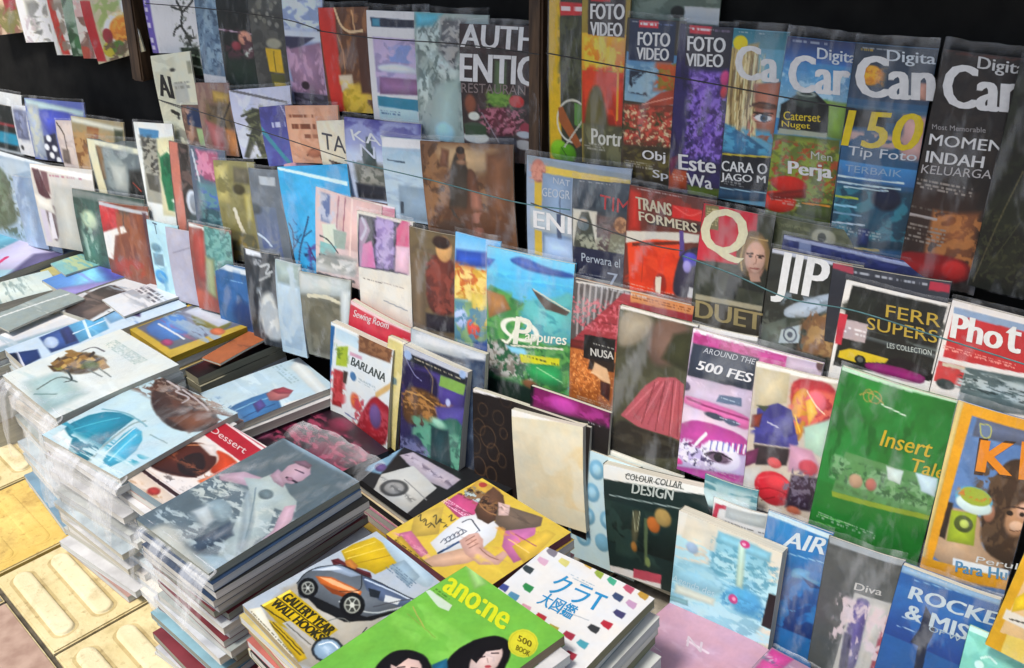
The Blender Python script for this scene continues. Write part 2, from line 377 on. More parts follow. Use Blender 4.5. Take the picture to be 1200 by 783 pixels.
RECS = [
('magazine','magazine','brown food magazine at the far left end of the top row','magazines standing on the rack',(-3.0367,1.4179,1.0018),(0.9884,0.0908,0.1218),(0.1303,-0.0953,-0.9869),0.199,0.1478,0.002,0.0045,0.01,40,56,1.379,'c8c4b4',[('F','7a5a4c'),('N',-0.054,0.024,1.022,1.202,5.269,5.556,0.5,'b8a088',1,0.127),('R',0.581,0.251,0.853,0.611,'8c2a30',0.017,1),('N',0.203,0.513,1.022,1.202,5.928,6.667,0.55,'6c6a3c',1,0.127)],[],False,0),
('magazine','magazine','white magazine with a grey pencil drawing at the left of the top row','magazines standing on the rack',(-2.8397,1.4184,1.0065),(0.9927,0.0871,0.0839),(0.0924,-0.0987,-0.9908),0.172,0.1543,0.002,0.0045,0.01,37,61,1.379,'c8c4b4',[('F','d6d6cc'),('N',0.26,0.294,0.814,1.019,4.923,7.992,0.52,'6c6c68',1,0.135),('N',-0.03,0.565,0.719,1.159,7.385,7.193,0.58,'a89ca0',1,0.135)],[],False,0),
('magazine','magazine','white magazine with a red edge stripe in the top row','magazines standing on the rack',(-2.6831,1.4187,1.0096),(0.9937,0.0859,0.0717),(0.0801,-0.0998,-0.9918),0.1131,0.1762,0.002,0.0045,0.01,26,71,1.379,'c8c4b4',[('F','d4c8bc'),('R',0.047,-0.023,0.396,1.02,'cfd0c4',0.026,1),('P',[0,0,0.262,0.006,0.541,0.996,0.244,0.995],'b23024',0.033,1),('N',0.201,0.218,0.724,1.021,4.39,9.367,0.5,'7e7466',1,0.195)],[],False,0),
('magazine','magazine','dark green leafy magazine in the top row beside the red striped one','magazines standing on the rack',(-2.6093,1.4187,1.009),(0.9929,0.0868,0.0808),(0.0893,-0.099,-0.9911),0.1247,0.1724,0.002,0.0045,0.01,29,71,1.379,'c8c4b4',[('F','4c5a48'),('N',-0.096,0.069,0.682,1.056,5.82,5.985,0.5,'8aa088',1,0.172),('N',-0.354,0.549,0.682,1.056,4.365,9.31,0.5,'2a4a2c',1,0.172),('E',0.343,0.807,0.172,0.095,'3c6a40',0.029,1,0)],[],False,0),
('magazine','magazine','pink and beige magazine wedged beside the red plate cookbook in the top row','magazines standing on the rack',(-2.5538,1.4185,1.0077),(0.9949,0.0842,0.0548),(0.0632,-0.1012,-0.9929),0.1019,0.1717,0.002,0.0045,0.01,24,71,1.379,'c8c4b4',[('F','c4a098'),('R',-0.237,0.406,0.472,1.015,'7a5c50',0.027,1),('N',-0.167,0.165,0.542,1.014,3.652,8.404,0.5,'d8c8bc',1,0.205),('E',0.106,0.919,0.274,0.095,'a04838',0.034,1,0)],[],False,0),
('magazine','magazine','cookbook with a red spine band and a plate of orange pasta on its cover','magazines standing on the rack',(-2.5195,1.4155,0.9791),(0.9684,0.1006,0.228),(0.2367,-0.0849,-0.9679),0.1991,0.1568,0.002,0.0045,0.012,49,66,1.379,'c8c4b4',[('F','b0a888'),('P',[0,0,0.223,0.054,0.188,0.991,-0.039,0.945],'a82028',0.017,1),('N',0.262,0.051,0.928,0.725,7.259,9.717,0.5,'8a9c58',1,0.103),('R',0.791,0.18,1.088,0.761,'c8ccd0',0.069,1),('E',0.654,0.612,0.327,0.27,'d8d4cc',0.034,1,0),('E',0.696,0.596,0.241,0.193,'b86c20',0.034,1,0),('N',0.532,0.376,0.882,0.845,14.517,19.434,0.5,'e09438',1,0.103),('E',0.345,0.835,0.138,0.116,'a89c28',0.017,1,0),('E',0.54,0.85,0.138,0.116,'4c6a28',0.017,1,0),('E',0.391,0.633,0.103,0.116,'8c2830',0.017,1,0),('N',0.214,0.701,0.955,1.199,9.678,12.956,0.55,'5c4a38',1,0.103)],[],False,0),
('magazine','magazine','narrow white magazine with a purple lettered edge band beside the left post','magazines standing on the rack',(-2.2436,1.4233,1.0529),(0.9943,0.0851,0.0642),(0.0727,-0.1004,-0.9923),0.0878,0.177,0.002,0.0045,0.01,24,79,1.379,'c8c4b4',[('F','d2d2cc'),('P',[0,0,0.314,0.006,0.291,1.021,-0.068,1.022],'5a4a98',0.035,1),('S',0.042,0.107,0.173,0.977,9,'c8c0e0',0.9),('E',0.668,1.042,0.069,0.021,'202028',0.035,1,0)],[],False,0),
('magazine','magazine','white magazine with black ink tree drawing above dark green grass','magazines standing on the rack',(-2.1642,1.4229,1.0489),(0.993,0.0867,0.0802),(0.0887,-0.099,-0.9911),0.1183,0.2178,0.002,0.0045,0.01,34,99,1.379,'c8c4b4',[('F','cfd0ca'),('L',[0.374,0.246,0.494,0.351,0.373,0.486,0.52,0.592,0.575,0.679],0.062,'20241f',1),('L',[0.494,0.351,0.726,0.287,0.849,0.239],0.05,'20241f',1),('L',[0.373,0.486,0.204,0.519,0.116,0.587],0.05,'20241f',1),('L',[0.197,0.294,0.454,0.333],0.04,'2c302c',1),('L',[0.52,0.592,0.701,0.628,0.695,0.542],0.045,'202420',1),('N',0.253,0.142,0.757,0.715,8.072,23.295,0.64,'30342e',1,0.149),('P',[0.255,0.711,0.757,0.715,0.799,1.031,0.345,1.031],'2c3c28',0.025,1),('L',[0.329,0.765,0.853,0.82],0.037,'90a088',1),('L',[0.367,0.888,0.851,0.925],0.04,'a8b0a0',1),('N',0.264,0.694,0.799,1.031,8.072,38.826,0.55,'182018',1,0.149)],[],False,0),
('magazine','magazine','slate blue textured magazine with a white foot in the top row','magazines standing on the rack',(-2.0457,1.4231,1.0505),(0.9964,0.0811,0.0246),(0.033,-0.1037,-0.9941),0.1042,0.2335,0.002,0.0045,0.01,32,108,1.379,'c8c4b4',[('F','60788c'),('N',-0.069,0.031,0.772,0.9,6.303,10.584,0.5,'8098a8',1,0.159),('N',-0.069,0.031,0.772,0.9,9.454,25.402,0.6,'40566c',1,0.159),('P',[-0.033,0.871,0.725,0.885,0.764,1.046,0.051,1.05],'c6c8c8',0.026,1)],[],False,0),
('magazine','magazine','dark green magazine with pale flowers and a fine pink line','magazines standing on the rack',(-1.9697,1.4231,1.0504),(0.9955,0.0833,0.0462),(0.0546,-0.1019,-0.9933),0.1343,0.2273,0.002,0.0045,0.012,43,107,1.379,'c8c4b4',[('F','151a18'),('R',0.176,0.017,1.057,0.433,'0e1412',0.059,1),('P',[0.024,0.648,0.863,0.669,0.902,1.036,0.053,1.024],'12281e',0.079,1),('L',[-0.023,0.439,0.768,0.482],0.024,'a08898',1),('E',0.596,0.522,0.158,0.071,'b07c68',0.039,1,0),('E',0.636,0.64,0.118,0.063,'b0b8ac',0.039,1,0),('E',0.37,0.596,0.118,0.048,'7a3038',0.039,1,0),('N',0.101,0.439,0.848,0.717,8.442,21.035,0.55,'4a2c34',1,0.118)],[],False,0),
('magazine','magazine','charcoal magazine with a yellow robot figure in the top row','magazines standing on the rack',(-1.8564,1.4233,1.0521),(0.9958,0.0825,0.0386),(0.0471,-0.1026,-0.9936),0.1298,0.2299,0.002,0.0045,0.012,44,111,1.379,'c8c4b4',[('F','3e3f3d'),('N',-0.066,0.074,0.715,0.981,6.469,16.364,0.5,'52524e',1,0.116),('E',0.498,0.53,0.174,0.046,'8c8a78',0.029,1,0),('P',[0.288,0.572,0.639,0.582,0.652,0.796,0.318,0.788],'c09c20',0.019,1),('L',[0.477,0.599,0.459,0.785],0.023,'6a5818',1),('P',[0.334,0.803,0.648,0.811,0.661,1.029,0.35,1.007],'55552c',0.019,1),('P',[0.389,0.88,0.664,0.889,0.64,0.967,0.4,0.974],'b09828',0.019,1),('D',0.089,0.149,0.704,0.37,20,0.039,['787870','68685f'],3)],[],False,0),
('magazine','magazine','magazine with a cloudy blue sky over a pink room in the top row','magazines standing on the rack',(-1.7446,1.4231,1.0507),(0.9967,0.08,0.015),(0.0234,-0.1045,-0.9942),0.1092,0.2383,0.002,0.0045,0.012,39,118,1.379,'c8c4b4',[('F','8090b0'),('N',-0.036,0.042,0.971,0.349,4.597,17.322,0.5,'c0cce0',1,0.131),('R',-0.092,0.355,0.988,0.446,'b4bcc8',0.065,1),('P',[-0.019,0.411,0.782,0.409,0.358,0.503,-0.01,0.526],'30304a',0.022,1),('P',[-0.01,0.526,0.901,0.448,0.957,0.893,0.105,0.892],'8a6c84',0.044,1),('N',-0.001,0.497,1.001,0.891,7.661,9.899,0.5,'b08ca4',1,0.131),('E',0.421,0.822,0.109,0.036,'281828',0.022,1,0),('P',[0.059,0.893,1.001,0.891,1.051,1.036,0.064,1.029],'383440',0.022,1),('N',-0.03,0.881,1.048,1.051,6.567,27.716,0.5,'5c5666',1,0.131)],[],False,0),
('magazine','magazine','brown interior magazine with a bright red spine band','magazines standing on the rack',(-1.6379,1.4194,1.0156),(0.9949,0.0842,0.0552),(0.0636,-0.1012,-0.9928),0.1304,0.2043,0.002,0.0045,0.014,49,103,1.379,'c8c4b4',[('F','5a3822'),('P',[0,0,0.354,0.002,0.363,0.999,0.072,0.999],'b82a1e',0.017,1),('N',0.356,-0.006,1.036,0.646,9.614,7.608,0.5,'8a5c34',1,0.104),('L',[0.352,0.01,0.453,0.169,0.612,0.233,0.874,0.216],0.038,'c8a880',1),('L',[0.694,0.028,0.723,0.201],0.024,'c09468',1),('L',[0.364,0.249,0.466,0.41,0.463,0.573],0.024,'a87850',1),('P',[0.305,0.641,0.591,0.628,0.614,0.834,0.336,0.806],'c0b098',0.035,1),('P',[0.344,0.773,0.668,0.75,0.936,0.959,0.953,1.041,0.32,1.026],'a88c1c',0.052,1),('N',0.324,0.707,0.953,1.041,9.614,17.389,0.5,'c8a838',1,0.104),('R',0.747,0.248,1.002,0.809,'4a2a1c',0.052,1)],[],False,0),
('magazine','magazine','white bordered magazine showing a lavender room and pale blue sofa','magazines standing on the rack',(-1.4997,1.4197,1.0192),(0.9966,0.0804,0.018),(0.0264,-0.1043,-0.9942),0.1475,0.2086,0.002,0.0045,0.016,60,109,1.379,'c8c4b4',[('F','cccfd2'),('P',[0.065,0.059,0.802,0.071,0.809,0.138,0.083,0.142],'141c34',0.014,1),('R',0.093,0.066,0.229,0.138,'3c8098',0.028,1),('P',[0.099,0.233,0.923,0.238,0.93,0.729,0.105,0.739],'8c84a8',0.014,1),('P',[0.353,0.293,0.835,0.293,0.846,0.458,0.363,0.446],'7888b8',0.014,1),('N',0.098,0.24,0.902,0.73,7.884,14.233,0.5,'b0a0c0',1,0.085),('P',[0.124,0.486,0.535,0.455,0.923,0.515,0.948,0.544,0.175,0.547],'b8c0d0',0.028,1),('P',[0.169,0.594,0.944,0.59,0.93,0.729,0.148,0.753],'7c5c80',0.028,1),('P',[0.101,0.771,0.926,0.775,0.915,0.884,0.101,0.883],'2c7890',0.014,1),('P',[0.103,0.867,0.774,0.877,0.791,0.986,0.116,0.995],'a8c4d0',0.014,1),('S',0.129,0.897,0.478,0.941,2,'587890',0.9)],[],False,0),
('magazine','magazine','pale grey green figure painting cover behind the restaurant book','magazines standing on the rack',(-1.3739,1.4202,1.0239),(0.9968,0.0793,0.0076),(0.0159,-0.1051,-0.9943),0.1639,0.2343,0.002,0.0045,0.014,72,126,1.379,'c8c4b4',[('F','8c9c98'),('N',0.009,0.039,0.598,1.013,9.455,6.725,0.48,'b0c0bc',1,0.071),('N',0.009,0.039,0.659,1.008,17.019,18.494,0.55,'5c6c6a',1,0.071),('P',[0.012,0,0.423,-0.006,0.272,0.095,0.026,0.116],'4a9cb0',0.047,1),('P',[0.396,0.04,0.725,0.042,0.562,0.408,0.354,0.287],'56585c',0.059,1),('N',0.361,0.028,0.693,0.402,14.183,29.591,0.5,'9c9c98',1,0.071),('P',[0.285,0.555,0.63,0.471,0.6,0.978,0.097,1.037],'90a8a4',0.059,1),('E',0.382,0.925,0.141,0.081,'8cb8c4',0.047,1,0)],[],False,0),
('book','book','dark brown restaurant book with two lines of large white capitals','magazines standing on the rack',(-1.2637,1.4188,1.0103),(0.9964,0.0812,0.0262),(0.0345,-0.1036,-0.994),0.1687,0.2412,0.002,0.0045,0.012,79,133,1.379,'c8c4b4',[('F','382828'),('N',0,0,1.022,0.937,6.647,11.158,0.5,'2a2020',1,0.064),('P',[0.448,0.246,0.6,0.253,0.584,0.538,0.408,0.533],'48583c',0.032,1),('E',0.485,0.542,0.14,0.058,'4c7028',0.021,1,0),('N',0.323,0.468,0.647,0.598,23.266,52.072,0.5,'688c38',1,0.064),('P',[0.222,0.619,0.626,0.586,0.791,0.767,0.412,0.828],'501828',0.021,1),('N',0.224,0.593,0.812,0.791,31.021,52.072,0.55,'9c6070',1,0.064),('E',0.715,0.538,0.097,0.045,'a82828',0.013,1,0),('E',0.111,0.586,0.075,0.077,'70402c',0.032,1,0),('E',0.15,0.674,0.075,0.032,'b4b8ac',0.011,1,0),('E',0.144,0.752,0.14,0.032,'344434',0.011,1,0),('E',0.161,0.837,0.172,0.045,'b8bcb4',0.011,1,0),('P',[0.017,0.746,0.305,0.743,0.3,0.809,0.022,0.825],'284028',0.011,1),('L',[0.255,0.643,0.466,0.864],0.013,'787078',1),('E',0.825,0.727,0.075,0.038,'7c2c3c',0.011,1,0),('E',0.801,0.779,0.107,0.026,'9098a0',0.011,1,0),('E',0.787,0.856,0.118,0.038,'8c8c8c',0.011,1,0),('R',0.458,0.812,0.697,0.914,'30303a',0.021,1)],[('AUTH',0.008,0.166,0.963,0.176,0.023,-0,'d8d8d8',0.03,'title'),('ENTIC',-0.013,0.418,0.965,0.416,0.005,0.21,'d8d8d8',0.03,'title'),('RESTAURANT',0.003,0.501,0.931,0.485,0.009,0.43,'786a68',0,'title')],False,0),
('magazine','magazine','magazine with a broad yellow spine beside the wooden post','magazines standing on the rack',(-1.0653,1.4263,1.0808),(0.9967,0.0797,0.012),(0.0204,-0.1047,-0.9943),0.0765,0.2919,0.002,0.0045,0.01,40,173,1.379,'c8c4b4',[('F','2c3020'),('P',[0,0,0.281,-0.002,0.349,1.001,0.027,1.001],'c09c10',0.021,1),('N',0.281,0.155,0.94,0.574,11.757,29.104,0.5,'42462c',1,0.128),('P',[0.281,0.072,0.878,0.076,0.88,0.14,0.303,0.146],'b02428',0.021,1),('S',0.324,0.085,0.859,0.131,1,'e0c8c8',0.9),('E',0.639,0.739,0.404,0.123,'b8b8ac',0.021,1,0.043),('P',[0.258,0.668,0.37,0.655,0.864,0.874,0.731,0.898,0.281,0.747],'8c4c20',0.021,1),('P',[0.68,0.629,0.899,0.644,0.86,0.773,0.683,0.758],'4c7834',0.021,1),('E',0.281,0.921,0.234,0.064,'6ca018',0.043,1,0),('E',0.508,0.935,0.213,0.059,'4c8414',0.043,1,0),('L',[0.326,0.899,0.463,0.946],0.021,'284c08',1),('L',[0.902,0.723,0.417,0.896],0.032,'b0b0a0',1)],[],False,0),
('magazine','magazine','photo magazine with blazing orange and red flames on its cover','magazines standing on the rack',(-0.9969,1.4272,1.0894),(0.9967,0.08,0.0146),(0.023,-0.1045,-0.9943),0.0852,0.2902,0.002,0.0045,0.01,46,177,1.379,'c8c4b4',[('F','8c7830'),('G',0.006,0.257,1.041,0.456,'d89820','d86818',1),('G',0.011,0.465,1.069,0.769,'c83818','8c2010',1),('N',0.025,0.266,0.986,0.457,7.862,18.885,0.5,'f0b838',1,0.109),('N',0.03,0.436,1.013,0.771,6.115,12.984,0.5,'c03c18',1,0.109),('P',[0.244,0.547,0.453,0.543,0.615,0.733,0.746,0.977,0.044,1.01,0.075,0.697],'585228',0.073,1),('P',[0.566,0.541,0.97,0.485,1.032,0.77,0.845,0.776],'b83018',0.055,1),('L',[0.82,0.441,0.804,0.728],0.045,'d88828',1),('P',[0.038,0.768,1.031,0.761,1.052,0.997,0.045,1.031],'4c4c34',0.073,1),('N',0.038,0.778,1.052,0.997,11.007,14.838,0.5,'686848',1,0.109),('P',[0.131,0.008,0.912,0.012,0.916,0.273,0.139,0.265],'30282a',0.018,1),('P',[0.186,0.017,0.607,0.019,0.612,0.086,0.189,0.085],'b02830',0.018,1),('S',0.08,0.012,0.62,0.026,1,'b8b8b8',0.6),('S',0.06,0.875,0.559,0.92,3,'b4b4b0',0.55)],[('FOTO',0.192,0.181,0.908,0.178,0.189,0.098,'cfcfcf',0.03,'title'),('VIDEO',0.196,0.269,0.879,0.269,0.193,0.195,'cfcfcf',0.03,'title'),('Portr',0.237,0.882,0.966,0.88,0.234,0.792,'c4c4b8',0.02,'title')],False,0),
('magazine','magazine','grey green magazine in cloudy plastic behind the carved roof cover','magazines standing on the rack',(-0.925,1.4503,1.1175),(0.9969,0.077,-0.0134),(-0.0051,-0.1067,-0.9943),0.1606,0.1994,0.002,0.0045,None,95,127,1.379,'c8c4b4',[('F','56645a'),('N',0.013,0.193,1.032,0.4,7.97,18.704,0.5,'6c7a70',1,0.054),('P',[0.639,0.274,1.01,0.276,1.023,0.401,0.651,0.395],'b0b4b4',0.013,1),('E',0.572,0.322,0.072,0.047,'181c1c',0.018,1,0)],[],False,0),
('magazine','magazine','photo magazine with a carved red roof over dense red flowers','magazines standing on the rack',(-0.9101,1.4224,1.0437),(0.997,0.0777,-0.0075),(0.0008,-0.1063,-0.9943),0.0991,0.2607,0.002,0.0045,0.012,57,160,1.379,'c8c4b4',[('F','3c3428'),('G',0.025,0.196,1.06,0.495,'4878a0','7898a8',1),('P',[0.047,0.004,0.854,0.005,0.866,0.242,0.062,0.247],'202a44',0.015,1),('P',[0.101,0.307,0.425,0.307,0.447,0.451,0.103,0.443],'20283a',0.03,1),('N',0.034,0.268,0.602,0.461,8.407,26.946,0.5,'88a8b8',1,0.089),('P',[0.632,0.27,0.925,0.241,0.985,0.411,0.623,0.403],'8c7428',0.03,1),('N',0.567,0.241,0.985,0.411,13.451,37.724,0.5,'b84c20',1,0.089),('P',[0.332,0.518,0.687,0.421,0.981,0.39,0.968,0.483,0.457,0.524],'98402c',0.022,1),('L',[0.362,0.507,0.901,0.444],0.019,'c88470',1),('P',[0.049,0.519,1.059,0.49,1.104,0.739,0.049,0.778],'7c3828',0.03,1),('N',0.018,0.52,1.106,0.749,16.814,47.155,0.5,'b84838',1,0.089),('N',0.018,0.52,1.11,0.77,22.418,62.874,0.62,'c8b890',1,0.089),('N',0.02,0.541,1.047,0.757,9.608,26.946,0.6,'3c4024',1,0.089),('P',[0.049,0.778,1.106,0.749,1.157,1.027,0.045,1.012],'342c1c',0.059,1),('N',0.018,0.79,0.991,0.96,7.473,31.437,0.5,'5c5428',1,0.089),('P',[0.215,0.01,0.56,0.007,0.567,0.047,0.221,0.05],'b82834',0.015,1),('S',0.247,0.019,0.535,0.037,1,'e8d0d0',0.9),('S',0.606,0.016,0.83,0.03,1,'6070a0',0.9),('S',0.08,0.012,0.62,0.026,1,'b8b8b8',0.6),('S',0.06,0.865,0.628,0.91,3,'b4b4b0',0.55)],[('FOTO',0.22,0.155,0.791,0.15,0.209,0.075,'cfcfcf',0.03,'title'),('VIDEO',0.216,0.237,0.79,0.23,0.206,0.166,'cfcfcf',0.03,'title'),('Obj',0.413,0.864,0.835,0.859,0.402,0.788,'cccccc',0.02,'lettering'),('Sp',0.618,0.969,0.9,0.97,0.608,0.904,'c4c4c4',0.02,'lettering')],False,0),
('magazine','magazine','photo magazine with purple reptile skin on midnight blue','magazines standing on the rack',(-0.8143,1.4221,1.0412),(0.9969,0.0761,-0.0222),(-0.014,-0.1074,-0.9941),0.0904,0.2617,0.002,0.0045,0.012,55,166,1.379,'c8c4b4',[('F','221c44'),('N',-0.127,0.21,1.089,0.926,5.432,12.177,0.5,'2c2458',1,0.092),('P',[0.285,0.255,0.83,0.246,0.978,0.764,0.46,0.748],'5a4090',0.061,1),('N',0.27,0.256,0.981,0.774,19.173,43.298,0.5,'8468c0',1,0.092),('N',0.27,0.256,0.981,0.774,16.297,38.968,0.6,'342058',1,0.092),('E',0.902,0.283,0.077,0.046,'b03870',0.031,1,0),('E',0.91,0.361,0.061,0.036,'a83844',0.031,1,0),('P',[-0.028,0.858,0.356,0.86,0.386,0.976,-0.013,0.999],'a04420',0.046,1),('P',[-0.04,0.805,0.233,0.759,0.034,0.909],'5c1c40',0.031,1),('P',[0.378,0.944,1.029,0.94,1.044,0.992,0.396,1.019],'4c5c1c',0.031,1),('P',[0.11,-0.003,0.939,-0.006,0.946,0.223,0.167,0.23],'26202c',0.015,1),('P',[0.174,0,0.577,-0.001,0.574,0.047,0.186,0.048],'b02c38',0.015,1),('S',0.208,0.014,0.555,0.033,1,'e0c4c8',0.9),('S',0.641,0.012,0.889,0.028,1,'706078',0.9),('S',0.08,0.012,0.62,0.026,1,'b8b8b8',0.6),('S',0.06,0.889,0.669,0.934,3,'b4b4b0',0.55)],[('FOTO',0.178,0.146,0.861,0.139,0.158,0.063,'cfcfcf',0.03,'title'),('VIDEO',0.185,0.234,0.854,0.221,0.166,0.161,'cfcfcf',0.03,'title'),('Este',0.19,0.858,0.906,0.846,0.167,0.763,'d0d0d0',0.03,'lettering'),('Wa',0.379,0.95,0.87,0.949,0.343,0.871,'c8c8c8',0.02,'lettering')],False,0),
('magazine','magazine','camera magazine with a blonde woman whose one eye looks out','magazines standing on the rack',(-0.7235,1.4221,1.0413),(0.9969,0.0765,-0.0186),(-0.0103,-0.1072,-0.9942),0.0837,0.261,0.002,0.0045,0.014,54,171,1.379,'c8c4b4',[('F','5890a8'),('G',-0.161,0.004,1.054,0.099,'2c6878','487c8c',1),('P',[-0.096,0.111,0.499,0.067,0.645,0.593,-0.057,0.572],'a08c5c',0.047,1),('N',-0.155,0.132,0.645,0.593,18.311,6.685,0.5,'c8b88c',1,0.094),('N',-0.155,0.132,0.645,0.593,21.362,7.713,0.6,'6c5834',1,0.094),('P',[0.481,0.295,1.008,0.268,1.046,0.636,0.645,0.593],'9c6450',0.047,1),('E',0.744,0.412,0.25,0.017,'5c3c2c',0.031,1,0),('E',0.72,0.481,0.203,0.035,'b88070',0.031,1,0),('E',0.72,0.481,0.156,0.022,'c4ccd0',0.019,1,0),('E',0.736,0.481,0.07,0.022,'30485c',0.016,1,0),('E',0.736,0.481,0.031,0.01,'101418',0.012,1,0),('L',[0.542,0.478,0.663,0.454,0.859,0.466],0.025,'2c1c18',1),('L',[0.583,0.506,0.746,0.51,0.867,0.49],0.016,'70483c',1),('L',[0.458,0.423,0.641,0.391,0.901,0.406],0.041,'50342a',1),('P',[0.452,0.502,0.564,0.547,0.516,0.599,0.416,0.593],'a8705c',0.031,1),('L',[-0.031,0.109,-0.032,0.322,0.074,0.617],0.017,'d8c898',1),('L',[0.049,0.107,0.05,0.319,0.15,0.614],0.017,'6c5830',1),('L',[0.13,0.105,0.131,0.317,0.226,0.611],0.017,'d8c898',1),('L',[0.209,0.103,0.212,0.314,0.302,0.608],0.017,'6c5830',1),('L',[0.289,0.101,0.292,0.311,0.377,0.605],0.017,'d8c898',1),('L',[0.368,0.099,0.372,0.309,0.451,0.602],0.017,'6c5830',1),('L',[0.446,0.097,0.452,0.306,0.526,0.598],0.017,'d8c898',1),('P',[0.532,0.449,0.883,0.446,0.902,0.455,0.537,0.464],'3c2820',0.016,1),('P',[-0.069,0.532,0.516,0.599,1.001,0.688,-0.006,0.744],'2c6488',0.031,1),('N',-0.063,0.552,0.973,0.699,7.121,40.109,0.5,'4890b0',1,0.094),('P',[-0.082,0.716,0.973,0.699,1.033,0.962,-0.103,1.002],'181c24',0.031,1),('L',[-0.012,0.724,0.973,0.699],0.031,'b0a030',1),('E',0.153,0.076,0.14,0.04,'c8b418',0.016,1,0),('P',[-0.09,0.926,0.947,0.904,0.936,0.967,-0.103,1.002],'204058',0.047,1),('L',[0.015,0.931,0.919,0.916],0.019,'8cb0c0',1),('S',0.08,0.012,0.62,0.026,1,'b8b8b8',0.6),('S',0.06,0.862,0.487,0.907,3,'b4b4b0',0.55)],[('Ca',0.119,0.278,0.933,0.276,0.06,0.088,'d8dcdc',0.035,'title'),('CARA O',0.018,0.826,0.912,0.803,-0,0.764,'c8d0d4',0.02,'lettering'),('JAGO M',0.021,0.894,0.903,0.871,0.004,0.837,'c8d0d4',0.02,'lettering')],False,0),
('magazine','magazine','camera magazine with a black lantern above grass and two red hats','magazines standing on the rack',(-0.639,1.4215,1.0356),(0.9967,0.075,-0.0324),(-0.0242,-0.1082,-0.9938),0.1007,0.2682,0.002,0.0045,0.016,70,180,1.379,'c8c4b4',[('F','3878a8'),('G',-0.077,-0.002,1.053,0.123,'14204c','2860a0',1),('G',-0.094,0.17,1.132,0.433,'4080b0','88a8b0',1),('N',-0.069,0.169,1.114,0.388,8.224,26.402,0.55,'90b4c8',1,0.073),('P',[-0.105,0.527,0.978,0.506,1.085,0.999,-0.086,0.993],'5a682c',0.024,1),('N',-0.183,0.531,1.148,0.964,10.28,42.243,0.5,'7c8c34',1,0.073),('N',-0.177,0.55,1.135,0.931,16.448,52.803,0.6,'984020',1,0.073),('P',[0.613,0.304,1.034,0.311,1.04,0.507,0.739,0.5],'70903c',0.036,1),('P',[0.048,0.358,0.328,0.28,0.526,0.271,0.749,0.334,0.784,0.488,0.045,0.5],'14181a',0.015,1),('E',0.395,0.323,0.195,0.038,'303c38',0.024,1,0),('E',0.394,0.286,0.122,0.012,'808c84',0.012,1,0.018),('P',[0.067,0.489,0.781,0.479,0.779,0.507,0.051,0.519],'8c9484',0.012,1),('E',0.319,0.794,0.268,0.047,'a82018',0.024,1,0),('E',0.183,0.903,0.268,0.062,'b82818',0.024,1,0),('P',[0.008,0.864,0.573,0.807,0.591,0.855,0.088,0.899],'701410',0.036,1),('P',[0.547,0.878,1.008,0.866,1.02,0.964,0.443,0.955],'3c4c1c',0.024,1),('L',[0.55,0.888,0.962,0.879],0.024,'c88020',1),('S',0.08,0.012,0.62,0.026,1,'b8b8b8',0.6),('S',0.06,0.87,0.545,0.915,3,'b4b4b0',0.55)],[('Digita',0.48,0.116,1.039,0.12,0.452,0.041,'b8c0c8',0.015,'title'),('Car',0.126,0.285,1.018,0.271,0.058,0.092,'dcdfe0',0.035,'title'),('Caterset',0.115,0.439,0.66,0.425,0.099,0.393,'c8b020',0.01,'lettering'),('Nuget',0.106,0.487,0.529,0.479,0.091,0.445,'c8b020',0.01,'lettering'),('Men',0.598,0.631,0.914,0.627,0.583,0.589,'b0b4a8',0,'lettering'),('Perja',0.292,0.757,0.959,0.743,0.259,0.661,'d4d4cc',0.035,'lettering')],False,0),
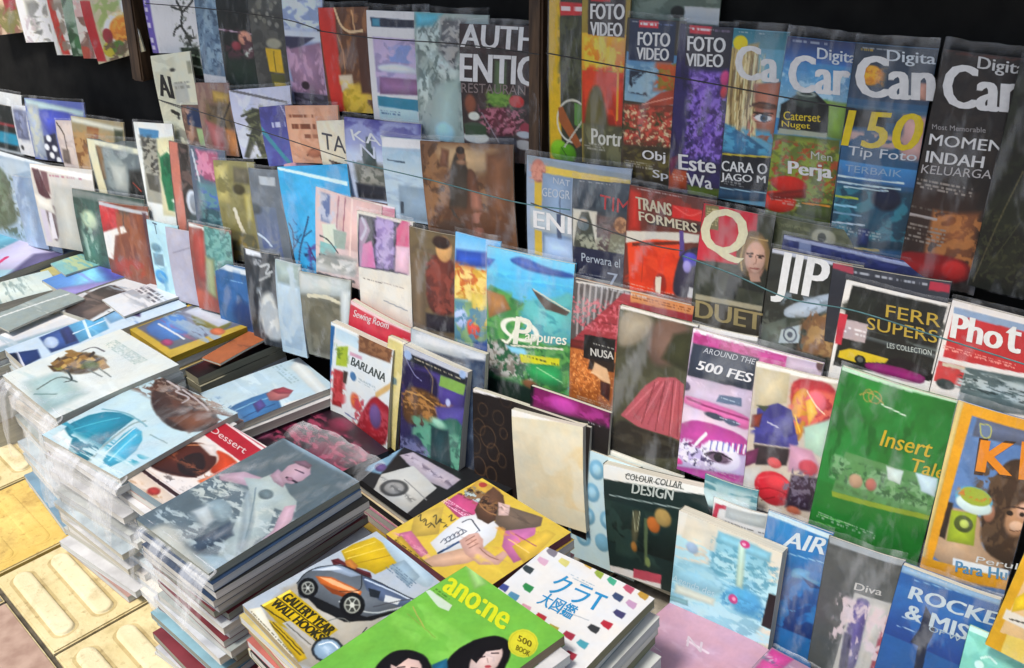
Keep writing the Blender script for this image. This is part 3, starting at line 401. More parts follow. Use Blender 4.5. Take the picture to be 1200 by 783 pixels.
('magazine','magazine','camera magazine with a huge yellow number over a dusky blue sea','magazines standing on the rack',(-0.5369,1.4215,1.0353),(0.9969,0.0767,-0.0161),(-0.0078,-0.107,-0.9942),0.1086,0.294,0.002,0.0045,0.016,81,203,1.379,'c8c4b4',[('F','285070'),('G',-0.086,0.003,1.125,0.253,'1c2838','2c4058',1),('G',-0.095,0.283,1.147,0.35,'3c6078','283c50',1),('N',-0.051,0.405,1.118,0.472,9.604,39.856,0.5,'b09088',1,0.062),('P',[0.731,0.305,1.066,0.306,1.114,0.513,0.775,0.514],'b08c88',0.062,1),('P',[-0.086,0.307,0.515,0.298,0.526,0.379,-0.068,0.389],'181c20',0.042,1),('G',-0.112,0.556,1.139,0.643,'3c80b4','2c5c8c',1),('P',[-0.1,0.689,1.074,0.664,1.067,0.956,-0.109,1.003],'1c4458',0.042,1),('N',-0.124,0.686,1.187,0.929,6.86,23.914,0.5,'2c7080',1,0.062),('E',0.681,0.713,0.187,0.059,'101c34',0.052,1,0),('E',0.259,0.141,0.135,0.046,'d08c18',0.021,1,0),('N',0.095,0.107,0.426,0.182,19.207,59.785,0.5,'b06c10',1,0.062),('S',0.062,0.022,0.303,0.034,1,'a08420',0.9),('P',[0.814,0.152,0.959,0.155,0.972,0.232,0.826,0.23],'b08070',0.031,1),('L',[-0.025,0.637,0.864,0.626],0.021,'b0c4d4',1),('L',[-0.037,0.668,0.834,0.657],0.021,'a8c0d0',1),('L',[0.108,0.686,0.688,0.674],0.017,'a8c0d0',1),('L',[-0.034,0.742,0.309,0.735],0.031,'98a838',1),('L',[-0.042,0.787,0.302,0.779],0.031,'7cb0c8',1),('L',[-0.051,0.828,0.385,0.817],0.025,'6c90a8',1),('L',[-0.01,0.878,0.448,0.862],0.023,'a8b8c4',1),('P',[0.386,0.879,0.523,0.879,0.534,0.967,0.374,0.969],'1c3060',0.021,1),('L',[0.149,0.994,0.675,0.979],0.031,'9c8c50',1),('S',0.08,0.012,0.62,0.026,1,'b8b8b8',0.6),('S',0.06,0.886,0.684,0.931,3,'b4b4b0',0.55)],[('Digita',0.43,0.084,1.009,0.084,0.404,0.019,'b8c0c8',0.015,'title'),('Can',0.091,0.243,1.074,0.232,0.02,0.054,'dcdfe0',0.035,'title'),('150',-0.01,0.487,0.969,0.467,0.038,0.31,'c8b010',0.02,'lettering'),('Tip Foto',0.1,0.541,0.973,0.528,0.101,0.482,'b8c0c8',0.005,'lettering'),('TERBAIK',0.091,0.609,0.831,0.598,0.09,0.575,'7c9cb8',0,'lettering')],False,0),
('magazine','magazine','black brown camera magazine with a glowing orange lower corner','magazines standing on the rack',(-0.4182,1.4215,1.0361),(0.996,0.0728,-0.0522),(-0.044,-0.1097,-0.993),0.1044,0.3221,0.002,0.0045,0.016,85,232,1.379,'c8c4b4',[('F','28201c'),('N',-0.472,0.025,1.537,0.858,5.597,22.699,0.5,'1c1614',1,0.06),('N',-0.016,0.007,0.948,0.009,12.593,68.098,0.5,'6c2c20',1,0.06),('P',[-0.149,0.575,0.812,0.552,0.858,0.951,-0.021,0.99],'30201a',0.06,1),('P',[0.356,0.676,0.866,0.634,0.913,0.868,0.429,0.866],'78482a',0.089,1),('N',0.292,0.661,1.039,0.897,10.074,34.049,0.5,'a46a38',1,0.06),('P',[-0.089,0.873,0.573,0.847,0.913,0.868,0.891,0.969,-0.021,0.99],'801818',0.04,1),('E',0.699,0.909,0.159,0.044,'a42420',0.04,1,0),('S',0.006,0.535,0.714,0.562,3,'8c847c',0.9),('S',-0.055,0.657,0.435,0.663,1,'585048',0.9),('L',[-0.007,0.701,0.349,0.7],0.035,'98908c',1),('S',-0.033,0.734,0.501,0.821,5,'807870',0.9)],[('Digita',0.445,0.071,0.995,0.077,0.426,0.01,'b4b4b4',0.015,'title'),('Can',0.119,0.225,1.089,0.212,0.033,0.054,'dadada',0.035,'title'),('Most Memorable',0.063,0.324,0.711,0.304,0.05,0.303,'908c8c',0,'lettering'),('MOMEN',0.06,0.39,0.95,0.373,0.053,0.343,'d4d4d4',0.012,'lettering'),('INDAH',0.062,0.464,0.775,0.448,0.055,0.416,'d4d4d4',0.025,'lettering'),('KELUARGA',0.037,0.514,0.894,0.488,0.037,0.477,'a8a4a4',0,'lettering')],False,0),
('magazine','magazine','almost black magazine with dim twigs at the right end of the top row','magazines standing on the rack',(-0.3217,1.4206,1.0273),(0.9959,0.0725,-0.0546),(-0.0465,-0.1099,-0.9929),0.1012,0.3033,0.002,0.0045,0.016,89,228,1.379,'c8c4b4',[('F','14170f'),('N',-0.643,0.049,0.798,0.956,7.509,19.101,0.5,'1f2416',1,0.057),('L',[0.34,0.44,0.189,0.682,0.055,0.978],0.019,'4c4830',1),('L',[0.451,0.663,0.213,0.882],0.014,'3c3c24',1),('N',-0.168,0.628,0.698,0.965,21.025,53.483,0.6,'343620',1,0.057)],[],False,0),
('newspaper','newspaper','cream newspaper with large black capitals hanging from the left post','magazines standing on the rack',(-2.2008,1.3746,0.8789),(0.9854,0.0847,0.1476),(0.1554,-0.0942,-0.9833),0.1433,0.2077,0.002,0.004,None,39,90,1.29,'c8c4b4',[('F','c8c8b0'),('N',0,0,0.593,0.975,3.835,8.882,0.5,'b8b8a0',1,0.13),('R',0.45,0.322,0.793,0.543,'a8aaa0',0.043,1),('S',0.486,0.296,0.868,0.396,2,'88887c',0.9),('E',0.506,0.175,0.065,0.019,'30302c',0.022,1,0),('L',[0.269,0.619,0.425,0.663],0.065,'282824',1),('L',[0.065,0.497,0.546,0.6],0.022,'50504c',1),('E',0.405,0.7,0.033,0.019,'303030',0.022,1,0),('R',0.891,0.102,0.993,0.235,'8c8c78',0.022,1),('N',0.234,0.811,0.562,0.994,9.204,21.317,0.5,'88887c',1,0.13)],[('AI',0.074,0.439,0.426,0.491,0.074,0.192,'181818',0.04,'title')],False,0),
('magazine','magazine','small magazine with a navy sky over pale green beside the cream newspaper','magazines standing on the rack',(-2.0995,1.3639,0.778),(0.9929,0.0789,0.089),(0.0967,-0.0991,-0.9904),0.0936,0.0942,0.002,0.0045,0.008,26,41,1.29,'c8c4b4',[('F','60483c'),('P',[0.223,0.019,0.927,0.136,0.748,0.551,0.187,0.478],'14284c',0.032,1),('P',[0.49,0.556,0.928,0.589,0.877,1.007,0.5,0.976],'88a070',0.048,1),('N',0.047,0.062,0.369,0.98,5.184,6.035,0.5,'a88470',1,0.193)],[],False,0),
('magazine','magazine','mauve and ochre landscape painting magazine with a bare tree','magazines standing on the rack',(-2.036,1.3699,0.835),(0.9941,0.0776,0.0758),(0.0834,-0.1001,-0.9915),0.1121,0.163,0.002,0.0045,0.01,33,72,1.29,'c8c4b4',[('F','7c6058'),('N',-0.005,0.012,0.86,0.607,9.739,6.077,0.5,'8c7464',1,0.154),('P',[0.482,0.101,0.975,0.142,0.926,0.28,0.473,0.263],'a08440',0.051,1),('P',[0.255,0.29,0.918,0.303,1.013,0.603,0.181,0.623],'4c4030',0.103,1),('N',0.221,0.243,0.946,0.722,9.739,9.453,0.5,'6c5c40',1,0.154),('L',[0.985,0.256,0.697,0.493,0.258,0.837],0.051,'2c2418',1),('L',[0.697,0.493,0.766,0.727],0.041,'2c2418',1),('P',[0.121,0.505,0.653,0.612,0.575,0.971,0.266,0.957],'985c5c',0.077,1),('P',[0.705,0.611,1.09,0.672,1.127,1.001,0.723,0.99],'a06c40',0.077,1)],[],False,0),
('magazine','magazine','pale lavender magazine with a dark green striding warrior','magazines standing on the rack',(-1.9137,1.3695,0.8309),(0.9869,0.0837,0.1377),(0.1455,-0.0951,-0.9848),0.1885,0.1516,0.002,0.0045,0.01,59,69,1.29,'c8c4b4',[('F','b0b4c8'),('N',0,0,0.758,0.996,4.987,4.551,0.5,'c0c4d0',1,0.086),('P',[0.351,0.263,0.512,0.319,0.524,0.514,0.398,0.68,0.475,0.979,0.353,1.002,0.294,0.752,0.115,0.998,0.031,0.972,0.282,0.553,0.194,0.427],'3c4034',0.021,1),('N',0.206,0.256,0.527,1.005,13.963,16.384,0.55,'686c50',1,0.086),('L',[0.147,0.375,0.489,0.294],0.029,'3c4034',1),('L',[0.17,0.649,0.311,0.678],0.029,'343830',1),('L',[0.03,0.002,0.929,0.221],0.029,'606064',1)],[],False,0),
('magazine','magazine','violet blue magazine with a teal diagonal ray','magazines standing on the rack',(-1.8187,1.3667,0.8049),(0.9837,0.0857,0.1581),(0.1659,-0.0933,-0.9817),0.099,0.1276,0.002,0.0045,0.01,31,59,1.29,'c8c4b4',[('G',-0.054,-0.003,0.685,1.034,'3c3874','5868a8',1),('N',-0.054,-0.003,0.685,1.034,3.725,5.854,0.5,'4c4c90',1,0.161),('L',[-0.029,0.344,0.654,0.975],0.107,'3c8090',1),('S',0.341,0.244,0.775,0.375,1,'b8bcd4',0.9),('L',[0.704,0.005,0.881,0.238],0.04,'9090b8',1)],[],False,0),
('magazine','magazine','peach orange magazine with rows of brown title words','magazines standing on the rack',(-1.7302,1.3682,0.8187),(0.9919,0.0799,0.099),(0.1067,-0.0983,-0.9894),0.1506,0.1203,0.002,0.0045,0.01,51,57,1.29,'c8c4b4',[('F','c08c70'),('N',0,0,0.863,0.961,5.075,4.814,0.5,'cc9c80',1,0.099),('S',0.061,0.133,0.612,0.218,1,'7c4830',0.9),('S',0.084,0.281,0.676,0.422,1,'6c3c28',0.9),('S',0.304,0.472,0.681,0.583,1,'7c4c38',0.9),('L',[0.302,0.86,0.424,0.737,0.542,0.823,0.584,0.971],0.023,'4c2c20',1),('E',0.442,0.826,0.131,0.074,'986048',0.033,1,0)],[],False,0),
('magazine','magazine','cream magazine with a thin dark two letter title and a brown insect','magazines standing on the rack',(-1.6343,1.366,0.7985),(0.9882,0.0829,0.1287),(0.1364,-0.0959,-0.986),0.0946,0.1039,0.002,0.0045,0.01,33,50,1.29,'c8c4b4',[('F','c8c0a8'),('N',0,0,0.754,1.073,3.271,4.245,0.5,'d0c8b4',1,0.153),('P',[0.253,0.818,0.597,0.886,0.665,1.022,0.39,1.092],'4c3020',0.038,1),('L',[0.21,0.783,0.648,0.886],0.041,'402818',1)],[('TA',0.09,0.543,0.758,0.65,0.123,0.221,'404048',0,'title')],False,0),
('magazine','magazine','indigo castle magazine with white capitals fading to a pale sky','magazines standing on the rack',(-1.5488,1.3681,0.8177),(0.9971,0.0723,0.0243),(0.0317,-0.104,-0.9941),0.1951,0.1657,0.002,0.0045,0.012,76,80,1.29,'c8c4b4',[('G',-0.035,-0.007,0.996,0.432,'403c80','a8b4c8',1),('N',0,0,0.952,0.437,4.463,7.901,0.5,'8890b8',1,0.067),('P',[0.214,0.34,0.4,0.339,0.427,0.564,0.238,0.588],'384848',0.022,1),('P',[0.296,0.207,0.366,0.199,0.363,0.364,0.281,0.373],'405050',0.017,1),('P',[0.099,0.563,0.496,0.555,0.545,0.799,0.147,0.812],'808078',0.022,1),('N',0.103,0.52,0.544,0.821,14.876,18.961,0.5,'50544c',1,0.067),('P',[0.1,0.797,0.568,0.796,0.578,0.964,0.106,0.991],'181c28',0.034,1)],[('KAB',0.115,0.267,0.675,0.308,0.081,0.136,'c8cce0',0.01,'title'),('N',0.205,0.445,0.413,0.462,0.207,0.299,'b8c0d4',0,'lettering')],False,0),
('magazine','magazine','white topped magazine with a hazy blue grey lake','magazines standing on the rack',(-1.445,1.3654,0.7922),(0.9961,0.0746,0.0463),(0.0539,-0.1024,-0.9933),0.1382,0.1652,0.002,0.0045,0.012,55,82,1.29,'c8c4b4',[('F','90a4b4'),('P',[0,0,1,0.002,0.989,0.1,-0.002,0.122],'cccccc',0.023,1),('G',-0.037,0.145,0.952,0.441,'8ca8b8','a8b8c0',1),('N',-0.037,0.145,0.9,0.915,2.966,13.768,0.5,'a0b4c0',1,0.092),('L',[0.089,0.269,0.404,0.279],0.021,'3c5060',1),('P',[0.257,0.556,0.938,0.563,0.893,0.978,0.233,0.978],'788c9c',0.046,1),('P',[0.262,0.764,0.326,0.759,0.307,0.908,0.242,0.914],'303c48',0.015,1)],[],False,0),
('magazine','magazine','brown painting of two standing women on a large magazine cover','magazines standing on the rack',(-1.3462,1.3698,0.7962),(0.9943,0.0774,0.0738),(0.0814,-0.1003,-0.9916),0.2109,0.1929,0.002,0.004,0.014,91,98,1.29,'c8c4b4',[('F','6c4c34'),('N',0,0,0.941,0.919,4.862,6.406,0.48,'84603f',1,0.056),('N',0,0,0.941,0.919,15.282,12.811,0.58,'4c3424',1,0.056),('P',[0.156,0.018,0.918,0.045,0.905,0.207,0.623,0.308,0.248,0.248],'a88c68',0.075,1),('P',[0.734,0.087,0.99,0.042,0.945,0.867,0.706,0.841],'6c4830',0.047,1),('P',[0.4,0.072,0.505,0.067,0.516,0.248,0.635,0.373,0.558,0.598,0.448,0.954,0.09,0.975,0.306,0.62,0.317,0.328],'3c342c',0.023,1),('E',0.463,0.11,0.047,0.052,'6c4830',0.009,1,0),('E',0.458,0.069,0.047,0.035,'2c1c14',0.009,1,0),('P',[0.248,0.063,0.333,0.076,0.306,0.245,0.21,0.234],'6c4630',0.028,1),('P',[0.517,0.231,0.608,0.259,0.659,0.522,0.534,0.858,0.621,0.953,0.368,0.981,0.501,0.603],'5c3c2c',0.019,1),('P',[0.544,0.447,0.656,0.455,0.661,0.932,0.526,0.946],'885c4c',0.028,1),('N',0.056,0.641,0.939,0.936,11.886,12.811,0.5,'5c3c28',1,0.056),('E',0.281,0.866,0.187,0.087,'44342a',0.037,1,0),('E',0.465,0.185,0.056,0.026,'806048',0.019,1,0)],[],False,0),
('magazine','magazine','geographic magazine in a milky sleeve with a yellow frame','magazines standing on the rack',(-1.0852,1.367,0.8075),(0.9976,0.0698,0.0002),(0.0076,-0.1058,-0.9944),0.2017,0.1923,0.002,0.0045,0.012,102,104,1.29,'c8c4b4',[('F','8494a8'),('P',[0,0,0.999,0.047,1.01,0.121,0.018,0.077],'7c8890',0.008,1),('P',[0.089,0.067,0.168,0.064,0.163,0.935,0.081,0.934],'b89c34',0.008,1),('P',[0.159,0.065,1.001,0.092,1.011,0.151,0.159,0.136],'c4a844',0.008,1),('E',0.124,0.125,0.075,0.107,'986054',0.017,1,0),('N',0.035,0.058,0.212,0.223,30.168,30.489,0.5,'b88070',1,0.05),('P',[0.168,0.135,0.47,0.139,0.483,0.873,0.172,0.899],'7488a0',0.017,1),('P',[0.035,0.476,0.493,0.482,0.497,0.691,0.035,0.69],'98a4ac',0.017,1),('P',[0.32,0.494,0.372,0.486,0.377,0.877,0.333,0.885],'3c4860',0.008,1),('L',[0.352,0.289,0.36,0.897],0.01,'404c60',1),('P',[0.198,0.728,0.515,0.72,0.518,0.916,0.181,0.931],'90a8c8',0.025,1)],[('NAT',0.282,0.213,0.454,0.219,0.282,0.158,'b0b8c0',0,'title'),('GEOGR',0.169,0.35,0.456,0.337,0.169,0.27,'b0b8c0',0,'title'),('ENI',0.072,0.667,0.479,0.661,0.072,0.503,'e8e4d8',0.03,'lettering')],False,0),
('magazine','magazine','dark slate magazine with red capitals over a masked and a bearded man','magazines standing on the rack',(-0.9876,1.3643,0.782),(0.997,0.0727,0.0278),(0.0353,-0.1038,-0.994),0.1214,0.1816,0.002,0.0045,0.012,63,100,1.29,'c8c4b4',[('F','343c44'),('G',0,0,1.006,0.252,'3a4450','28323c',1),('N',0,0,1.006,0.252,14.92,3.927,0.55,'4c5860',1,0.08),('P',[0.01,0.288,0.401,0.288,0.402,0.707,0.005,0.696],'b0ada0',0.02,1),('P',[0.401,0.321,0.968,0.32,0.976,0.665,0.402,0.69],'5c4c4c',0.027,1),('N',0.401,0.305,0.976,0.665,14.92,23.564,0.5,'443838',1,0.08),('P',[0.079,0.433,0.151,0.31,0.263,0.3,0.318,0.412,0.402,0.69,0.005,0.696],'3c4038',0.02,1),('E',0.178,0.424,0.094,0.068,'586468',0.013,1,0),('E',0.178,0.391,0.067,0.017,'a08c7c',0.013,1,0),('E',0.783,0.386,0.107,0.076,'a07858',0.013,1,0),('N',0.661,0.331,0.905,0.465,24.866,39.273,0.5,'70503c',1,0.08),('P',[0.622,0.483,0.945,0.469,0.977,0.681,0.569,0.69],'6c6c5c',0.02,1),('N',0.064,0.519,0.977,0.681,18.649,29.455,0.52,'8c9080',1,0.08),('P',[0.005,0.662,0.976,0.665,0.983,0.933,0.001,0.975],'141c38',0.013,1),('S',0.08,0.012,0.62,0.026,1,'b8b8b8',0.6),('S',0.06,0.907,0.539,0.952,3,'b4b4b0',0.55)],[('TIM',0.442,0.252,0.901,0.277,0.442,0.121,'a02c30',0,'title'),('Perwara el',0.147,0.802,0.776,0.803,0.148,0.716,'9aa4b0',0,'lettering'),('71',0.585,0.996,0.875,0.997,0.57,0.869,'8c98ac',0,'lettering')],False,0),
('magazine','magazine','comic magazine with a bright orange red car body on its cover','magazines standing on the rack',(-0.873,1.365,0.7889),(0.9973,0.0662,-0.0329),(-0.0256,-0.108,-0.9938),0.1521,0.1916,0.002,0.0045,0.012,87,108,1.29,'c8c4b4',[('F','5c2c24'),('N',0.001,0.007,0.958,0.29,7.307,12.72,0.5,'7c2c20',1,0.059),('P',[0.004,0.037,0.15,0.047,0.185,0.393,0.028,0.402],'a0281c',0.029,1),('P',[0.521,0.097,0.875,0.096,0.887,0.19,0.533,0.2],'c02420',0.01,1),('L',[0.542,0.109,0.728,0.17,0.857,0.113],0.014,'e05048',1),('P',[0.375,0.24,0.891,0.219,0.898,0.277,0.259,0.304],'342420',0.02,1),('P',[0.007,0.406,0.666,0.315,0.921,0.303,0.929,0.362,0.006,0.516],'b8b4a8',0.015,1),('P',[0.027,0.512,0.334,0.43,0.675,0.389,0.694,0.876,0.09,0.951],'d03c18',0.015,1),('N',0.026,0.497,0.733,0.868,6.393,9.086,0.5,'c03010',1,0.059),('P',[0.09,0.502,0.656,0.392,0.679,0.419,0.093,0.533],'602010',0.01,1),('E',0.461,0.832,0.078,0.11,'902010',0.015,1,0),('P',[0.401,0.764,0.473,0.75,0.47,0.911,0.406,0.907],'c8bca8',0.01,1),('L',[0.238,0.508,0.23,0.843],0.01,'a82c10',1),('P',[0.635,0.305,0.684,0.297,0.721,0.519,0.662,0.529],'4c3c78',0.01,1),('P',[0.686,0.479,0.875,0.401,0.925,0.484,0.935,0.712,0.798,0.895,0.613,0.891,0.627,0.66],'302c40',0.02,1),('E',0.794,0.537,0.088,0.063,'44409c',0.02,1,0),('E',0.762,0.604,0.049,0.055,'8880b8',0.02,1,0),('P',[0.804,0.784,0.885,0.784,0.887,0.878,0.796,0.88],'b8b8b8',0.01,1),('S',0.08,0.012,0.62,0.026,1,'b8b8b8',0.6),('S',0.06,0.879,0.658,0.924,3,'b4b4b0',0.55)],[('TRANS',0.102,0.19,0.532,0.193,0.081,0.087,'b0a890',0.03,'title'),('FORMERS',0.153,0.289,0.842,0.294,0.135,0.208,'b8b098',0.03,'title')],False,0),
('magazine','magazine','music magazine with a cream ring letter on red above a fair haired man','magazines standing on the rack',(-0.7371,1.3643,0.7824),(0.997,0.0652,-0.0419),(-0.0346,-0.1086,-0.9935),0.1182,0.2416,0.002,0.0045,0.01,73,140,1.29,'c8c4b4',[('F','2c3026'),('P',[0,0,0.789,-0.008,0.814,0.345,-0.011,0.391],'b02838',0.017,1),('N',-0.091,0.375,1.197,0.825,5.366,10.281,0.5,'383c30',1,0.07),('P',[0.767,-0.001,1.044,0,1.088,0.313,0.811,0.333],'34362a',0.023,1),('P',[0.633,0.389,0.997,0.324,1.117,0.415,1.097,0.512,0.443,0.507,0.521,0.426],'23261f',0.023,1),('E',0.769,0.268,0.221,0.158,'584830',0.023,1,0),('P',[0.58,0.277,0.667,0.152,0.896,0.128,1.017,0.229,1.055,0.364,0.958,0.352,0.895,0.208,0.688,0.23,0.683,0.395],'7c6440',0.023,1),('L',[0.633,0.202,0.615,0.32,0.657,0.386],0.023,'a08858',1),('L',[0.716,0.158,0.95,0.156],0.019,'a88c5c',1),('E',0.81,0.287,0.14,0.109,'b08c7c',0.023,1,0),('P',[0.721,0.355,0.852,0.399,0.955,0.34,0.925,0.402,0.786,0.419],'8c6a5c',0.017,1),('L',[0.698,0.27,0.779,0.261],0.021,'3c2820',1),('L',[0.84,0.266,0.922,0.263],0.021,'3c2820',1),('E',0.749,0.282,0.026,0.008,'382c28',0.009,1,0),('E',0.879,0.279,0.026,0.008,'382c28',0.009,1,0),('L',[0.818,0.274,0.842,0.318,0.809,0.328],0.013,'8c6454',1),('L',[0.759,0.363,0.888,0.354],0.019,'783c38',1),('P',[0.756,0.398,0.895,0.382,0.934,0.437,0.795,0.453],'98786a',0.017,1),('P',[0.027,0.009,0.221,0.002,0.259,0.16,0.064,0.168],'6c6440',0.012,1),('S',0.055,0.024,0.242,0.138,7,'b0a070',0.9),('P',[0.043,0.629,1.074,0.598,1.083,0.633,0.039,0.667],'8c8670',0.017,1),('P',[0.001,0.672,1.037,0.639,1.04,0.822,0.002,0.912],'3a362c',0.023,1),('P',[0.497,0.429,0.642,0.424,0.613,0.596,0.463,0.59],'1c2020',0.047,1)],[('Q',0.025,0.381,0.693,0.341,-0.006,0.029,'dccaa8',0.02,'title'),('DUET',0.068,0.795,1.05,0.771,0.053,0.672,'8c7e54',0.03,'lettering')],False,0),
('magazine','magazine','olive banknote patterned magazine peeping out above the white three letter title','magazines standing on the rack',(-0.653,1.3836,0.7744),(0.9974,0.0668,-0.0275),(-0.0202,-0.1077,-0.994),0.1527,0.1549,0.002,0.0045,0.008,100,93,1.29,'c8c4b4',[('F','4c5038'),('N',0,0,1.041,0.145,16.826,27.429,0.5,'5c6044',1,0.051),('E',0.701,0.111,0.119,0.082,'8c8c78',0.017,1,0),('E',0.684,0.114,0.042,0.046,'303428',0.013,1,0),('S',0.042,0.045,0.56,0.086,3,'6c7050',0.9)],[],False,0),
('magazine','magazine','blue magazine whose top strip of white lettering shows below the camera covers','magazines standing on the rack',(-0.6045,1.3731,0.7512),(0.997,0.0654,-0.0403),(-0.033,-0.1085,-0.9935),0.2343,0.1466,0.002,0.0045,0.008,163,89,1.29,'c8c4b4',[('F','28305c'),('N',0,0,1.012,0.121,15.972,17.436,0.5,'343c70',1,0.031),('P',[0,0,1,0.02,1.004,0.054,0.003,0.036],'8c94b0',0.005,1),('P',[0.106,0.038,0.186,0.038,0.195,0.136,0.115,0.137],'6c7898',0.008,1),('S',0.404,0.015,0.879,0.048,2,'9ca8cc',0.9)],[],False,0),
('magazine','magazine','white sleeved magazine at the far left end of the second row','magazines standing on the rack',(-3.0817,1.3443,0.7169),(0.9976,0.0691,-0.006),(0.0014,-0.1062,-0.9943),0.2286,0.166,0.002,0.0045,0.012,46,58,1.212,'c8c4b4',[('F','b4b8b8'),('N',0.012,-0.045,0.761,1.018,5.466,8.538,0.5,'c8cccc',1,0.11),('R',-0.07,0.26,0.33,0.944,'90989c',0.055,1)],[],False,0),
('magazine','magazine','small black, red and teal banded magazine at the far left','magazines standing on the rack',(-2.9931,1.3351,0.6872),(0.9975,0.0677,-0.0196),(-0.0123,-0.1071,-0.9942),0.1222,0.1379,0.002,0.0045,0,25,48,1.212,'c8c4b4',[('F','141c1c'),('R',-0.141,0.367,0.945,0.42,'902c34',0.067,1),('R',-0.213,0.554,0.944,0.806,'187c98',0.067,1),('R',-0.449,0.98,1.104,0.928,'b8c0c4',0.067,1)],[],False,0),
('magazine','magazine','narrow white bordered magazine with a dim lavender photo at the far left','magazines standing on the rack',(-2.8583,1.3303,0.6994),(0.9976,0.0698,0.0001),(0.0075,-0.1058,-0.9944),0.077,0.1381,0.002,0.0045,0.006,18,50,1.212,'c8c4b4',[('F','b8bcc0'),('P',[0.101,0.096,0.842,0.088,0.817,0.666,0.067,0.68],'6c7490',0.078,1),('N',0.101,0.096,0.817,0.666,4.831,9.86,0.5,'50566c',1,0.311),('E',0.227,0.861,0.104,0.051,'282c30',0.052,1,0)],[],False,0),
('magazine','magazine','violet blue magazine with a polka dot dress in a cloudy sleeve','magazines standing on the rack',(-2.7855,1.3329,0.7237),(0.9961,0.0747,0.0475),(0.055,-0.1023,-0.9932),0.2705,0.1649,0.002,0.0045,0.012,60,61,1.212,'c8c4b4',[('F','4c5a98'),('P',[0,0,0.997,0.122,0.962,0.231,0.016,0.123],'90a8ac',0.028,1),('P',[0.023,0.095,0.227,0.106,0.241,0.972,0.008,0.944],'8c98a8',0.042,1),('N',0.016,0.123,0.21,0.976,17.657,12.071,0.5,'a8ac9c',1,0.085),('P',[0.221,0.134,0.917,0.182,0.817,0.406,0.572,0.376,0.383,0.589,0.265,0.462],'3c48a0',0.028,1),('P',[0.233,0.605,0.454,0.526,0.45,1.086,0.208,1.119],'181c38',0.021,1),('E',0.317,0.624,0.042,0.055,'c8ccd0',0.014,1,0),('E',0.255,0.772,0.042,0.055,'c8ccd0',0.014,1,0),('E',0.384,0.784,0.042,0.055,'c8ccd0',0.014,1,0),('E',0.314,0.906,0.042,0.055,'c8ccd0',0.014,1,0),('E',0.415,0.978,0.042,0.055,'c8ccd0',0.014,1,0),('E',0.252,1.056,0.042,0.055,'c8ccd0',0.014,1,0)],[],False,0),
('magazine','magazine','pinkish beige magazine with one thin brown curve at the left','magazines standing on the rack',(-2.6389,1.3285,0.6822),(0.9937,0.078,0.0799),(0.0875,-0.0998,-0.9912),0.1226,0.1343,0.002,0.0045,0.006,27,51,1.212,'c8c4b4',[('F','a89c98'),('N',0,0,0.664,0.969,4.04,5.035,0.5,'b8aca4',1,0.186),('L',[0.042,0.049,0.276,0.243,0.289,0.511,0.16,0.822],0.043,'3c3028',1),('P',[0.083,0.553,0.325,0.577,0.275,0.851,0.031,0.828],'5c5450',0.062,1)],[],False,0),
('magazine','magazine','olive and brown patterned magazine at the left of the second row','magazines standing on the rack',(-2.5573,1.3308,0.7033),(0.9971,0.0724,0.0252),(0.0327,-0.104,-0.994),0.2158,0.1747,0.002,0.0045,0.01,52,67,1.212,'c8c4b4',[('F','887c5c'),('P',[0,0,0.998,0.073,0.966,0.149,0.012,0.087],'b0b0a0',0.032,1),('P',[0.308,0.12,0.536,0.133,0.491,0.325,0.278,0.311],'7c4c2c',0.024,1),('P',[-0.045,0.309,0.395,0.311,0.377,0.952,0.051,0.893],'6c4828',0.032,1),('N',-0.047,0.182,0.752,0.899,10.269,15.786,0.5,'9c7c50',1,0.097),('P',[0.831,0.115,0.987,0.122,0.892,0.702,0.771,0.668],'303828',0.049,1)],[],False,0),
('magazine','magazine','magazine with a cream frame round a smoky grey interior photo','magazines standing on the rack',(-2.4957,1.3255,0.6541),(0.9949,0.0766,0.0657),(0.0733,-0.1009,-0.9922),0.2224,0.1747,0.002,0.0045,0.012,54,67,1.212,'c8c4b4',[('F','485050'),('P',[0,0,0.997,0.106,0.958,0.206,0.119,0.105],'c0c0a8',0.016,1),('P',[0,0,0.14,0.029,0.217,0.98,0.062,0.944],'c0bc9c',0.016,1),('P',[0.156,0.09,0.281,0.107,0.286,0.586,0.186,0.595],'6c5438',0.031,1),('P',[0.281,0.107,0.948,0.182,0.807,1.042,0.217,0.98],'5c686c',0.031,1),('N',0.248,0.109,0.807,1.042,7.086,6.616,0.5,'7c8888',1,0.094),('P',[0.352,0.327,0.662,0.352,0.625,0.757,0.371,0.757],'98a09c',0.078,1),('P',[0.707,0.423,0.957,0.401,0.838,1.038,0.561,1.019],'141816',0.063,1),('L',[0.727,0.596,0.854,0.708],0.019,'8c3420',1)],[],False,0),
